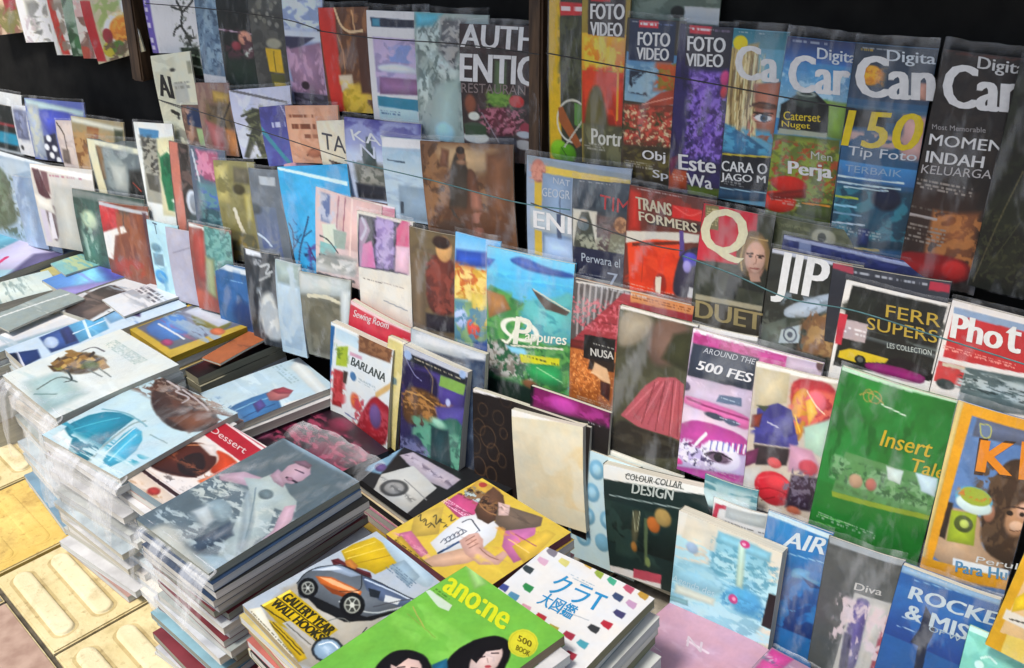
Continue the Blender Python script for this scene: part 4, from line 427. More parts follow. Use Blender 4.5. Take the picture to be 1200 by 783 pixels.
('magazine','magazine','white edged magazine with a green faced figure on cream','magazines standing on the rack',(-2.272,1.3329,0.7236),(0.9946,0.077,0.0695),(0.0772,-0.1006,-0.9919),0.1449,0.2524,0.002,0.0045,0.008,38,102,1.212,'c8c4b4',[('F','cdd2cc'),('P',[0.131,0.054,0.662,0.066,0.62,0.148,0.128,0.144],'4078a0',0.022,1),('P',[0.156,0.135,0.62,0.148,0.476,0.791,0.024,0.778],'8c8c80',0.033,1),('N',0.133,0.136,0.534,0.494,11.277,30.179,0.5,'2c2c28',1,0.133),('P',[0.122,0.501,0.438,0.506,0.444,0.674,0.135,0.653],'4c4c44',0.033,1),('P',[0.58,0.141,1.074,0.112,1.046,0.898,0.377,0.898],'ccc8a0',0.044,1),('P',[0.578,0.32,0.782,0.264,0.955,0.356,0.948,0.735,0.845,0.857,0.542,0.838,0.513,0.537],'1c6c48',0.033,1),('N',0.566,0.255,0.944,0.652,11.277,13.413,0.5,'0e4c34',1,0.133),('E',0.813,0.741,0.133,0.025,'d0d8c8',0.022,1,0),('E',0.835,0.74,0.044,0.017,'182018',0.022,1,0)],[],False,0),
('magazine','magazine','dark clock face magazine with a wide salmon spine','magazines standing on the rack',(-2.1321,1.3301,0.6972),(0.9971,0.0656,-0.0383),(-0.0311,-0.1084,-0.9936),0.1901,0.3702,0.002,0.0045,0.01,56,147,1.212,'c8c4b4',[('F','2e2a28'),('P',[0,0,0.161,-0.002,0.23,0.994,0.043,1.005],'b06c5c',0.015,1),('N',0.175,0.002,0.419,0.91,9.496,19.15,0.55,'5c4c48',1,0.09),('E',0.363,0.376,0.12,0.087,'a8b0b8',0.03,1,0),('E',0.379,0.374,0.075,0.058,'707880',0.03,1,0),('P',[0.259,0.455,0.893,0.435,0.896,0.922,0.234,0.981],'38484c',0.06,1)],[],False,0),
('magazine','magazine','magazine with a pink rose over swirling blue and teal cloth','magazines standing on the rack',(-2.0557,1.3302,0.6977),(0.9976,0.0697,-0.0008),(0.0066,-0.1058,-0.9944),0.1211,0.3331,0.002,0.0045,0.012,36,136,1.212,'c8c4b4',[('F','4c5868'),('P',[0.184,0.022,0.807,0.023,0.897,0.233,0.374,0.223],'98506c',0.071,1),('N',0.138,0.018,0.886,0.257,8.483,26.67,0.5,'b87890',1,0.141),('L',[0.081,0.032,0.192,0.196,0.298,0.374,0.799,0.445],0.052,'a8b0b8',1),('P',[0.204,0.269,0.874,0.282,0.946,0.436,0.266,0.438],'3c5c90',0.071,1),('P',[0.17,0.431,0.995,0.433,1.064,0.816,0.166,0.839],'2c5058',0.071,1),('N',0.166,0.246,1.113,0.813,4.713,40.005,0.5,'50787c',1,0.141),('N',0.075,0.424,1.113,0.813,7.069,53.34,0.6,'1c3c44',1,0.141)],[],False,0),
('magazine','magazine','olive yellow magazine with a dark eye and a white ribbon curve','magazines standing on the rack',(-1.9676,1.3277,0.6749),(0.9935,0.0783,0.0825),(0.0901,-0.0996,-0.9909),0.1311,0.2354,0.002,0.0045,0.01,39,100,1.212,'c8c4b4',[('F','78744c'),('P',[0.015,0.016,0.364,0.024,0.313,0.426,-0.034,0.405],'9c945c',0.086,1),('N',0.015,0.016,0.712,0.921,4.631,11.823,0.5,'6c6840',1,0.13),('E',0.56,0.266,0.151,0.051,'383420',0.043,1,0),('P',[0.481,0.054,0.865,0.06,0.844,0.207,0.458,0.203],'5c5848',0.065,1),('P',[0.67,0.312,0.851,0.289,0.852,0.59,0.639,0.582],'948c50',0.065,1),('L',[0.38,0.474,0.431,0.608,0.564,0.757,0.742,0.851],0.086,'b8b4a0',1),('P',[0.02,0.679,0.801,0.711,0.845,1.018,0.058,0.993],'55543c',0.065,1),('N',-0.035,0.699,0.808,1.003,7.718,19.705,0.5,'7c6c34',1,0.13)],[],False,0),
('magazine','magazine','slate grey magazine with a pale label and a blue lower half','magazines standing on the rack',(-1.8429,1.3279,0.6763),(0.9944,0.0772,0.0721),(0.0797,-0.1004,-0.9917),0.1012,0.2129,0.002,0.0045,0.012,32,93,1.212,'c8c4b4',[('F','5c646c'),('P',[0.345,0.07,0.821,0.073,0.807,0.162,0.357,0.159],'9aa2a8',0.026,1),('G',0.089,0.385,0.748,0.965,'5c6878','4c5c88',1),('N',-0.013,0.027,0.748,0.965,3.148,7.844,0.5,'6c747c',1,0.159),('L',[0.051,0.701,0.305,0.745,0.437,0.813],0.058,'a8b8c8',1),('E',0.071,0.423,0.212,0.055,'40484c',0.079,1,0)],[],False,0),
('magazine','magazine','sky blue magazine with thin black trees and purple scribbles','magazines standing on the rack',(-1.7429,1.3297,0.6935),(0.9841,0.0854,0.1554),(0.1632,-0.0936,-0.9821),0.204,0.2359,0.002,0.0045,0,68,107,1.212,'c8c4b4',[('F','2e90c0'),('N',0,0,0.753,0.978,3.1,4.868,0.5,'389ccc',1,0.074),('P',[0,0,0.985,0.149,0.974,0.186,0.005,0.024],'b8d4e4',0.01,1),('L',[-0.186,1.006,0.034,0.752,0.062,0.589,0.031,0.524],0.017,'1c3c5c',1),('L',[0.034,0.752,0.182,0.62],0.014,'1c3c5c',1),('L',[0.01,0.984,0.108,0.767,0.286,0.539,0.337,0.459],0.02,'1c3458',1),('L',[0.198,0.652,0.347,0.586],0.015,'1c3458',1),('L',[0.15,0.718,0.04,0.654],0.012,'1c3458',1),('N',-0.011,0.492,0.243,0.993,20.147,31.64,0.66,'183458',1,0.074),('N',0.202,0.717,0.496,1.002,20.147,25.312,0.52,'4c3878',1,0.074),('L',[0.249,0.732,0.321,0.909,0.455,0.971],0.02,'38285c',1)],[],False,0),
('magazine','magazine','cartoon magazine of leaning books drawn in ink on pink stripes','magazines standing on the rack',(-1.6273,1.3301,0.6687),(0.995,0.0611,-0.0789),(-0.0718,-0.111,-0.9912),0.1808,0.1968,0.002,0.0045,0.006,68,87,1.212,'c8c4b4',[('F','c0a8a4'),('R',0.093,0.037,0.245,0.356,'58688c',0.025,1),('N',0.039,0.039,0.326,0.338,20.133,17.021,0.5,'a8acb8',1,0.075),('P',[0.333,-0.004,0.997,-0.053,0.924,0.56,0.401,0.591],'c4a4a0',0.025,1),('L',[0.385,0.022,0.351,0.39],0.019,'8c5c68',1),('L',[0.489,0.019,0.457,0.384],0.019,'8c5c68',1),('L',[0.593,0.015,0.559,0.65],0.025,'d0b8b0',1),('P',[0.109,0.387,0.326,0.338,0.455,0.558,0.156,0.65],'b8c0b0',0.019,1),('P',[0.298,0.402,0.51,0.391,0.481,0.591,0.32,0.61],'88988c',0.012,1),('P',[0.076,0.59,0.347,0.584,0.318,0.709,0.071,0.75],'70a4a4',0.012,1),('L',[0.078,0.531,0.214,0.538,0.373,0.656],0.02,'182830',1),('L',[0.071,0.75,0.372,0.715],0.03,'283038',1),('P',[-0.014,0.79,0.664,0.682,0.61,0.873,-0.076,0.967],'b4b4b0',0.025,1),('N',-0.065,0.663,0.663,0.859,11.505,20.426,0.5,'808480',1,0.075),('L',[-0.105,0.995,0.609,0.932],0.037,'201c24',1)],[],False,0),
('magazine','magazine','thin pink magazine peeping above the sky blue cover','magazines standing on the rack',(-1.7539,1.3594,0.698),(0.9973,0.0714,0.0156),(0.023,-0.1047,-0.9942),0.1307,0.0983,0.002,0.0045,None,44,44,1.29,'c8c4b4',[('F','a87c88'),('N',0,0,0.981,0.262,5.817,10.386,0.5,'b89098',1,0.115)],[],False,0),
('magazine','magazine','rose pink magazine peeping above the ball gown cover','magazines standing on the rack',(-1.5782,1.3381,0.6595),(0.9973,0.0664,-0.031),(-0.0237,-0.1079,-0.9939),0.1613,0.1563,0.0045,0.0045,0.006,61,70,1.212,'c8c4b4',[('F','b07484'),('N',0,0,1.02,0.207,5.137,13.871,0.5,'c08c98',1,0.083),('L',[-0.001,0.012,1,0.006],0.028,'d8c4c8',1)],[],False,0),
('magazine','magazine','magazine of ball gowns in pink and lavender above a white panel','magazines standing on the rack',(-1.5016,1.3241,0.6408),(0.9974,0.0668,-0.0272),(-0.0199,-0.1076,-0.994),0.1407,0.2391,0.0045,0.0045,0.012,55,108,1.212,'c8c4b4',[('F','c2beb2'),('P',[0.03,0.027,0.983,0.024,0.929,0.457,-0.018,0.503],'282838',0.015,1),('P',[0.043,0.063,0.159,0.05,0.248,0.146,0.137,0.281,0.3,0.292,0.317,0.475,0.016,0.499],'8c7890',0.023,1),('L',[0.093,0.058,0.183,0.138,0.075,0.242],0.046,'a8a4b4',1),('P',[0.104,0.285,0.272,0.234,0.333,0.473,0.05,0.494],'b86c94',0.023,1),('P',[0.356,0.013,0.673,0.022,0.692,0.442,0.35,0.471],'7c6c98',0.031,1),('N',0.324,0.017,0.707,0.456,16.189,25.426,0.5,'a090b8',1,0.093),('P',[0.732,0.075,0.831,-0.01,0.954,0.005,0.969,0.285,0.721,0.241],'b85478',0.023,1),('P',[0.722,0.226,0.973,0.21,0.96,0.453,0.691,0.458],'c8a4b4',0.031,1),('N',-0.024,0.567,0.939,0.845,3.238,9.081,0.5,'ccc8bc',1,0.093),('S',0.075,0.586,0.44,0.577,1,'58504c',0.9),('S',0.44,0.577,0.859,0.567,1,'988c84',0.9),('L',[0.459,0.756,0.911,0.786],0.018,'788088',1)],[],False,0),
('magazine','magazine','olive brown portrait painting of a person in a dark red coat','magazines standing on the rack',(-1.3545,1.3236,0.6365),(0.9976,0.0684,-0.0127),(-0.0053,-0.1066,-0.9943),0.1168,0.2167,0.002,0.0045,0.01,48,102,1.212,'c8c4b4',[('F','5c503c'),('G',0,0,0.298,0.955,'564a36','6c5844',1),('N',-0.001,0.008,0.963,0.885,4.1,8.559,0.5,'66583e',1,0.105),('P',[0.456,0.235,0.711,0.176,0.988,0.274,0.968,0.767,0.383,0.79,0.333,0.445],'5c2c24',0.052,1),('N',0.348,0.231,0.968,0.767,8.2,14.979,0.5,'7c3c30',1,0.105),('E',0.73,0.142,0.157,0.117,'b88c58',0.035,1,0),('E',0.68,0.084,0.174,0.058,'2c1c18',0.035,1,0),('P',[0.308,0.799,0.968,0.767,0.962,0.919,0.296,0.972],'28242c',0.052,1),('P',[0.05,0.278,0.31,0.251,0.298,0.955,-0.009,0.995],'685844',0.087,1)],[],False,0),
('magazine','magazine','sky and yellow harvest painting magazine with coloured flowers','magazines standing on the rack',(-1.2388,1.3267,0.6461),(0.9973,0.0664,-0.0316),(-0.0243,-0.1079,-0.9939),0.102,0.287,0.002,0.0045,0.012,45,136,1.212,'c8c4b4',[('G',-0.02,0.001,1.026,0.145,'58a0d0','88b8dc',1),('P',[0.019,0.117,0.796,0.082,0.8,0.187,-0.003,0.239],'24489c',0.075,1),('P',[-0.003,0.227,0.82,0.209,0.827,0.412,-0.026,0.474],'c09838',0.056,1),('N',-0.022,0.204,0.828,0.424,7.642,26.753,0.5,'b05c28',1,0.112),('N',-0.023,0.228,0.834,0.583,6.687,20.065,0.5,'d8c070',1,0.112),('P',[-0.026,0.474,0.828,0.436,0.846,0.91,-0.053,0.962],'709068',0.075,1),('E',0.156,0.595,0.168,0.075,'98a8c8',0.056,1,0),('E',0.459,0.643,0.15,0.081,'b84438',0.056,1,0),('P',[0.396,0.388,0.845,0.374,0.855,0.618,0.459,0.618],'c8b050',0.056,1),('N',-0.026,0.474,0.845,0.897,8.915,22.931,0.5,'4c7890',1,0.112),('P',[0.461,0.744,0.858,0.705,0.865,0.895,0.422,0.908],'34508c',0.075,1)],[],False,0),
('magazine','magazine','village landscape painting magazine with a cream script title','magazines standing on the rack',(-1.1581,1.3236,0.6363),(0.9976,0.0683,-0.0135),(-0.0062,-0.1067,-0.9943),0.1853,0.3248,0.0045,0.0045,0.012,88,157,1.212,'c8c4b4',[('F','48a0c4'),('G',-0.031,0.003,1.029,0.166,'68b4dc','3c9cc8',1),('P',[0.237,0.055,0.419,0.014,0.696,0.052,1.004,0.055,1.005,0.085,0.5,0.095],'2c5098',0.029,1),('P',[-0.011,0.073,0.093,0.071,-0.012,0.156],'3054a0',0.029,1),('N',-0.031,0.003,1.02,0.004,4.31,46.015,0.5,'a8d0e8',1,0.058),('N',-0.012,0.125,1.01,0.168,5.172,36.812,0.5,'54b4d0',1,0.058),('P',[-0.034,0.221,0.197,0.245,0.362,0.286,0.705,0.294,1.016,0.273,1.049,0.846,-0.112,1.007],'387840',0.029,1),('N',-0.056,0.25,1.066,0.811,11.494,26.295,0.5,'549048',1,0.058),('P',[-0.014,0.261,0.218,0.274,0.301,0.347,0.027,0.437],'946838',0.029,1),('P',[0.444,0.266,0.801,0.22,1.009,0.144,1.026,0.446,0.713,0.522,0.426,0.425],'58a8a8',0.039,1),('N',0.402,0.245,1.027,0.471,8.621,30.677,0.5,'3c8c98',1,0.058),('P',[0.543,0.191,0.743,0.238,0.978,0.278,0.941,0.303,0.705,0.294,0.604,0.235],'4c4038',0.012,1),('L',[0.563,0.194,0.978,0.273],0.013,'c0b8a0',1),('P',[-0.018,0.595,0.303,0.528,0.534,0.678,0.198,0.819,-0.042,0.766],'78746c',0.048,1),('N',-0.061,0.579,0.578,0.781,25.862,46.015,0.52,'a8a8a4',1,0.058),('N',-0.061,0.546,0.726,0.867,20.689,36.812,0.55,'1c5030',1,0.058),('P',[0.24,0.58,0.47,0.568,0.533,0.624,0.303,0.614],'78b4cc',0.029,1),('P',[0.492,0.652,0.917,0.619,0.923,0.737,0.722,0.769,0.473,0.72],'2c8c50',0.029,1),('L',[0.616,0.665,0.922,0.715],0.012,'88c088',1),('P',[-0.087,0.83,0.305,0.802,0.724,0.823,0.968,0.827,0.931,0.899,-0.113,1.03],'142820',0.048,1),('E',0.537,0.787,0.097,0.027,'6c4830',0.029,1,0),('P',[0.408,0.61,0.885,0.571,0.877,0.615,0.43,0.661],'b8b820',0.01,1),('S',0.45,0.62,0.867,0.6,1,'485410',0.9),('E',0.406,0.46,0.203,0.06,'d8d4c0',0.01,1,0.034),('L',[0.425,0.383,0.344,0.479,0.261,0.566,0.197,0.554],0.029,'d8d4c0',1),('L',[0.303,0.571,0.912,0.509],0.017,'d0c8b0',1)],[('P',0.324,0.557,0.531,0.549,0.363,0.381,'dcd8c4',0.02,'title'),('appures',0.469,0.536,0.951,0.498,0.478,0.471,'dcd8c4',0.015,'title')],False,0),
('magazine','magazine','magazine with a red tiled roof and an orange earthen wall','magazines standing on the rack',(-0.9619,1.3216,0.6171),(0.9974,0.0667,-0.0284),(-0.0211,-0.1077,-0.994),0.2251,0.2591,0.0045,0.0045,0.01,121,131,1.212,'c8c4b4',[('F','a06434'),('P',[-0.04,-0.017,0.64,-0.032,0.442,0.19,-0.043,0.528],'4c4644',0.007,1),('L',[0.048,0.033,0.054,0.402],0.018,'8c8684',1),('L',[0.098,0.032,0.101,0.353],0.018,'8c8684',1),('L',[0.147,0.031,0.149,0.304],0.018,'8c8684',1),('L',[0.196,0.029,0.196,0.256],0.018,'8c8684',1),('L',[0.245,0.028,0.242,0.209],0.018,'8c8684',1),('L',[0.293,0.027,0.288,0.162],0.018,'8c8684',1),('L',[0.341,0.025,0.333,0.116],0.018,'8c8684',1),('L',[0.389,0.024,0.378,0.07],0.018,'8c8684',1),('L',[0.024,0.02,0.987,-0.023],0.014,'b8b4ac',1),('P',[-0.058,0.532,0.149,0.304,0.429,0.023,1.002,-0.003,1.043,0.368,0.16,0.48,-0.043,0.515],'8c3036',0.007,1),('L',[-0.014,0.469,0.496,0.401],0.008,'a84850',1),('L',[0.054,0.402,0.492,0.348],0.008,'6c2028',1),('L',[0.12,0.336,0.488,0.297],0.008,'a84850',1),('L',[0.185,0.271,0.483,0.245],0.008,'6c2028',1),('L',[0.249,0.207,0.479,0.194],0.008,'a84850',1),('L',[0.313,0.144,0.475,0.143],0.008,'6c2028',1),('L',[0.375,0.082,0.471,0.092],0.008,'a84850',1),('N',-0.064,0.112,0.746,0.342,47.597,51.443,0.56,'b85860',1,0.042),('P',[-0.03,0.46,0.387,0.439,0.42,0.884,-0.085,0.981],'a8622c',0.014,1),('N',-0.107,0.517,0.434,0.867,57.116,61.731,0.5,'8c4c20',1,0.042),('N',-0.107,0.517,0.434,0.867,64.904,70.149,0.64,'d08c50',1,0.042),('P',[-0.015,0.444,0.157,0.429,0.13,0.5,-0.012,0.507],'5c1c18',0.014,1),('P',[0.123,0.38,0.396,0.361,0.394,0.539,0.118,0.561],'141212',0.006,1),('S',0.187,0.422,0.385,0.42,1,'a8a8a0',0.9),('P',[0.18,0.553,0.409,0.535,0.399,0.602,0.169,0.633],'281c14',0.011,1),('P',[0.227,0.567,0.337,0.592,0.375,0.699,0.298,0.692,0.202,0.651],'c8a078',0.011,1),('P',[0.283,0.696,0.375,0.699,0.37,0.832,0.29,0.8],'40201c',0.014,1),('L',[0.202,0.651,0.296,0.667],0.014,'d0a880',1),('P',[0.485,-0.001,1,-0.025,1.009,0.054,0.491,0.07],'b87848',0.007,1),('S',0.501,0.014,0.978,0.026,2,'703818',0.9),('S',0.08,0.012,0.62,0.026,1,'b8b8b8',0.6),('S',0.06,0.862,0.547,0.907,3,'b4b4b0',0.55)],[('NUSA',0.186,0.525,0.392,0.508,0.182,0.468,'bab8b0',0.02,'title')],False,0),
('magazine','magazine','black magazine with tall white slanted letters and a grey ringed square','magazines standing on the rack',(-0.6041,1.3352,0.7445),(0.9971,0.0656,-0.0387),(-0.0314,-0.1084,-0.9936),0.1347,0.1848,0.0045,0.0045,0.008,91,112,1.212,'c8c4b4',[('F','22241f'),('N',-0.146,0.023,1.121,0.751,7.69,9.409,0.5,'2c2e28',1,0.056),('E',0.332,-0.053,0.13,0.023,'903040',0.009,1,0),('P',[0,0,1,0.008,1.006,0.035,0.007,0.036],'a8acb8',0.009,1),('P',[0.687,0.011,0.89,0.005,0.902,0.06,0.702,0.08],'b07860',0.009,1),('P',[0.706,0.1,0.89,0.09,0.899,0.132,0.715,0.142],'a87058',0.009,1),('P',[0.053,0.786,0.247,0.516,0.688,0.285,0.801,0.367,0.377,0.674,0.167,0.905],'30362e',0.028,1),('P',[0.236,0.458,0.789,0.223,0.831,0.332,0.541,0.505,0.236,0.564],'98a4b0',0.019,1),('N',0.191,0.33,0.855,0.445,15.38,21.955,0.5,'6c7880',1,0.056),('P',[0.011,0.669,0.275,0.557,0.357,0.881,0.009,0.89],'545c54',0.028,1),('N',-0.036,0.523,0.956,0.824,13.458,16.466,0.5,'4c5048',1,0.056),('P',[0.236,0.672,0.459,0.582,0.453,0.752,0.219,0.799],'98a4a8',0.009,1),('E',0.342,0.697,0.074,0.061,'48505c',0.009,1,0.019),('E',0.342,0.697,0.033,0.027,'48505c',0.009,1,0),('P',[0.547,0.535,0.837,0.36,0.893,0.799,0.506,0.819],'98784c',0.028,1),('N',0.451,0.447,0.955,0.817,15.38,18.819,0.5,'6c4c30',1,0.056)],[('JIP',0.062,0.444,0.663,0.437,0.071,0.01,'d8dcd4',0.02,'title')],False,0),
('magazine','magazine','magazine showing only its dark top edge with a small red end label','magazines standing on the rack',(-0.5109,1.3386,0.7389),(0.9974,0.0708,0.0094),(0.0168,-0.1051,-0.9943),0.1624,0.1213,0.0045,0.0045,None,119,77,1.212,'c8c4b4',[('F','2c2e36'),('N',0,0,1.003,0.075,13.979,18.158,0.5,'383a44',1,0.043),('S',0.185,0.03,0.816,0.082,1,'9498a0',0.9),('P',[0.837,0.015,0.991,0.027,1,0.117,0.834,0.119],'a02438',0.007,1),('P',[-0.111,-0.028,0.184,0.009,0.191,0.093,-0.106,0.036],'903444',0.011,1)],[],False,0),
('magazine','magazine','white bordered sports car magazine with gold capitals','magazines standing on the rack',(-0.4865,1.3326,0.7211),(0.9962,0.0632,-0.0603),(-0.0531,-0.1098,-0.9925),0.1434,0.164,0.0045,0.0045,0.01,106,102,1.212,'c8c4b4',[('F','cdcac4'),('P',[0.068,0.033,0.977,0.03,0.988,0.713,0.029,0.831],'1a1c18',0.008,1),('N',0.003,0.097,1.009,0.291,4.786,8.609,0.5,'222620',1,0.048),('G',0.061,0.463,0.986,0.499,'5c6464','282c2c',1),('N',0.051,0.415,0.987,0.434,5.656,24.106,0.5,'788480',1,0.048),('P',[0.021,0.356,0.3,0.352,0.304,0.534,0.023,0.54],'a89898',0.008,1),('S',0.068,0.411,0.294,0.486,2,'d8d0d0',0.9),('P',[-0.014,0.315,0.082,0.308,0.074,0.612,0.011,0.612],'b02c3c',0.008,1),('P',[0.069,0.673,0.165,0.622,0.305,0.618,0.547,0.619,0.604,0.646,0.226,0.742,0.063,0.735],'c0a41c',0.008,1),('E',0.287,0.699,0.056,0.041,'181818',0.008,1,0),('E',0.287,0.699,0.032,0.027,'585850',0.008,1,0),('P',[0.547,0.619,0.703,0.56,1.038,0.649,1.023,0.72,0.536,0.724],'140c10',0.016,1),('P',[0.326,0.714,0.558,0.667,0.962,0.67,0.922,0.782,0.376,0.786],'802060',0.016,1)],[('FERR',0.446,0.241,0.966,0.214,0.43,0.132,'ac9030',0.005,'title'),('SUPERS',0.292,0.395,0.969,0.358,0.276,0.284,'ac9030',0.005,'title'),('LES COLLECTION',0.524,0.517,0.948,0.477,0.514,0.47,'b8c0b8',0,'lettering')],False,0),
('magazine','magazine','white bordered photo magazine with a scarlet masthead panel','magazines standing on the rack',(-0.3389,1.3331,0.7249),(0.9959,0.0627,-0.0654),(-0.0582,-0.1101,-0.9922),0.1319,0.1425,0.0045,0.0045,0.012,108,95,1.212,'c8c4b4',[('F','cac4be'),('P',[0.032,0.063,0.955,0.057,0.958,0.125,0.042,0.14],'7c90a8',0.008,1),('P',[0.04,0.132,0.958,0.125,0.999,0.517,0.044,0.586],'ac2a2c',0.008,1),('S',0.024,0.463,0.731,0.473,3,'d88c80',0.9),('P',[0.011,0.633,0.286,0.625,0.284,0.831,0.011,0.859],'b03838',0.008,1),('P',[0.056,0.638,0.286,0.625,0.294,0.66,0.056,0.676],'b8ac94',0.008,1),('P',[0.286,0.625,1.071,0.549,1.165,0.899,0.291,1.076],'506060',0.016,1),('N',0.238,0.64,1.151,0.849,7.086,37.207,0.5,'a8b4b4',1,0.047),('N',0.238,0.64,1.151,0.849,9.11,37.207,0.62,'283434',1,0.047),('E',0.134,0.859,0.094,0.054,'283030',0.016,1,0)],[('Pho',0.062,0.369,0.571,0.359,0.038,0.123,'dcd8d0',0.035,'title'),('t',0.594,0.352,0.748,0.352,0.554,0.098,'dcd8d0',0.035,'title')],False,0),
('magazine','magazine','pale blue sleeved magazine with green reeds at the left edge of the photo','magazines standing on the rack',(-3.1175,1.2894,0.5703),(0.9972,0.0557,-0.0499),(-0.0436,-0.1088,-0.9931),0.4163,0.2844,0.002,0.0045,0.01,88,93,1.143,'c8c4b4',[('F','8ca0b0'),('P',[0,0,1,-0.043,0.99,0.01,-0.015,0.066],'ccd4d8',0.01,1),('N',-0.011,0.047,0.856,0.781,5.167,10.982,0.5,'a4b4c0',1,0.058),('P',[0.288,0.148,0.466,0.188,0.5,0.534,0.524,0.727,0.122,0.932],'5c6c58',0.039,1),('N',0.268,0.242,0.556,0.882,25.837,18.303,0.5,'4c5844',1,0.058)],[],False,0),
('magazine','magazine','narrow slate blue magazine beside the maroon striped cover','magazines standing on the rack',(-2.8774,1.2824,0.5041),(0.9954,0.068,0.0668),(0.0735,-0.1015,-0.9921),0.108,0.2039,0.002,0.0045,0.006,21,71,1.143,'c8c4b4',[('F','7488a0'),('G',0,0,0.516,1.001,'6c809c','8ca0b4',1),('N',0,0,0.599,0.996,2.826,5.981,0.5,'98acc0',1,0.236),('R',0.236,0.522,0.516,1.001,'90a8c0',0.236,1)],[],False,0),
('magazine','magazine','white magazine with curving maroon stripes down its left side','magazines standing on the rack',(-2.771,1.2877,0.5542),(0.995,0.0685,0.072),(0.0787,-0.1011,-0.9918),0.2885,0.2324,0.002,0.0045,0.012,62,83,1.143,'c8c4b4',[('F','b8b4ac'),('P',[0,0,0.999,0.051,0.979,0.12,-0.002,0.051],'d8d4d0',0.016,1),('P',[0.027,0.049,0.139,0.06,0.263,0.386,0.191,0.434,0.076,0.342],'4c2830',0.02,1),('P',[0.165,0.069,0.275,0.08,0.276,0.343,0.208,0.289],'6c4c50',0.02,1),('P',[0.044,0.532,0.127,0.544,0.116,0.946,0.032,0.936],'b8b0b8',0.014,1),('P',[0.131,0.44,0.369,0.498,0.313,0.774,0.169,0.96,0.139,0.689],'3c2428',0.027,1),('P',[0.165,0.561,0.224,0.555,0.22,0.89,0.13,0.902],'c8c4c8',0.014,1),('P',[-0.013,0.35,0.256,0.407,0.284,0.59,0.021,0.514],'ccc8bc',0.027,1),('P',[0.315,0.218,0.643,0.229,0.678,1.039,0.211,1.104],'a8a8a0',0.055,1),('S',0.3,0.088,0.832,0.133,1,'a0707c',0.9)],[],False,0),
('magazine','magazine','dark green magazine with pale blossoms in a smoky plastic sleeve','magazines standing on the rack',(-2.5659,1.2839,0.5189),(0.9965,0.0664,0.0508),(0.0574,-0.1026,-0.9931),0.3045,0.2143,0.002,0.0045,0.01,72,78,1.143,'c8c4b4',[('F','30443e'),('P',[0,0,0.999,0.047,0.981,0.141,-0.011,0.098],'6c7470',0.018,1),('N',-0.024,0.1,0.375,0.908,9.474,10.276,0.5,'3c5850',1,0.07),('E',0.2,0.37,0.106,0.119,'a8b898',0.047,1,0),('N',0.082,0.236,0.246,0.933,17.054,15.415,0.55,'8ca894',1,0.07),('P',[0.085,0.542,0.308,0.547,0.24,0.957,0.013,0.957],'40685c',0.035,1),('N',0.059,0.546,0.24,0.957,21.318,10.276,0.5,'98b0a4',1,0.07)],[],False,0),
('magazine','magazine','magazine with a scarlet panel, torn white shape and rust brown wood','magazines standing on the rack',(-2.444,1.2825,0.5053),(0.9946,0.0691,0.077),(0.0837,-0.1008,-0.9914),0.2022,0.2116,0.002,0.0045,0.01,48,79,1.143,'c8c4b4',[('F','74402c'),('P',[-0.004,0.011,0.457,0.03,0.439,0.284,-0.06,0.414],'a42c30',0.035,1),('N',0,0,0.387,0.331,9.565,9.349,0.5,'b83c40',1,0.105),('P',[0.421,0.032,0.658,0.056,0.57,0.315,0.439,0.284],'403c38',0.052,1),('P',[-0.056,0.403,0.483,0.259,0.526,0.34,0.253,0.408,0.104,0.728,-0.033,0.698],'d0ccc4',0.026,1),('N',0.325,0.103,0.805,0.869,14.348,5.194,0.5,'8c5438',1,0.105),('N',0.12,0.682,0.725,0.9,8.199,13.356,0.5,'9c3c20',1,0.105),('P',[0,0,0.998,0.06,0.984,0.103,-0.016,0.044],'a8acb0',0.017,1),('R',0.96,0.074,0.891,0.816,'4c3038',0.035,1)],[],False,0),
('magazine','magazine','pale cyan magazine with a thin dark T and small picture boxes','magazines standing on the rack',(-2.2267,1.2817,0.4978),(0.9981,0.0611,0.0005),(0.007,-0.1058,-0.9944),0.1109,0.2162,0.002,0.0045,0.008,30,82,1.143,'c8c4b4',[('F','9cc0c8'),('N',0,0,0.747,0.909,3.528,8.073,0.5,'a8ccd4',1,0.17),('E',0.22,0.317,0.17,0.052,'5c7c88',0.057,1,0),('P',[0.067,0.393,0.431,0.379,0.43,0.524,0.065,0.539],'68808c',0.043,1),('E',0.251,0.667,0.227,0.083,'3c80b0',0.057,1,0),('N',0.142,0.221,0.445,0.921,5.88,16.146,0.55,'6c9cb4',1,0.17)],[('T',0.236,0.142,0.381,0.149,0.203,0.013,'40586c',0,'title')],False,0),
('booklet','booklet','plain lavender grey booklet leaning in the left lower row','magazines standing on the rack',(-2.1535,1.2811,0.4921),(0.9974,0.0644,0.0319),(0.0385,-0.1038,-0.9939),0.0981,0.1893,0.002,0.005,None,26,74,1.143,'c8c4b4',[('F','9a98a6'),('N',0,0,0.77,0.978,1.972,4.345,0.5,'a4a2ae',1,0.19),('L',[0.209,0.327,0.913,0.204],0.032,'807e8c',1)],[],False,0),
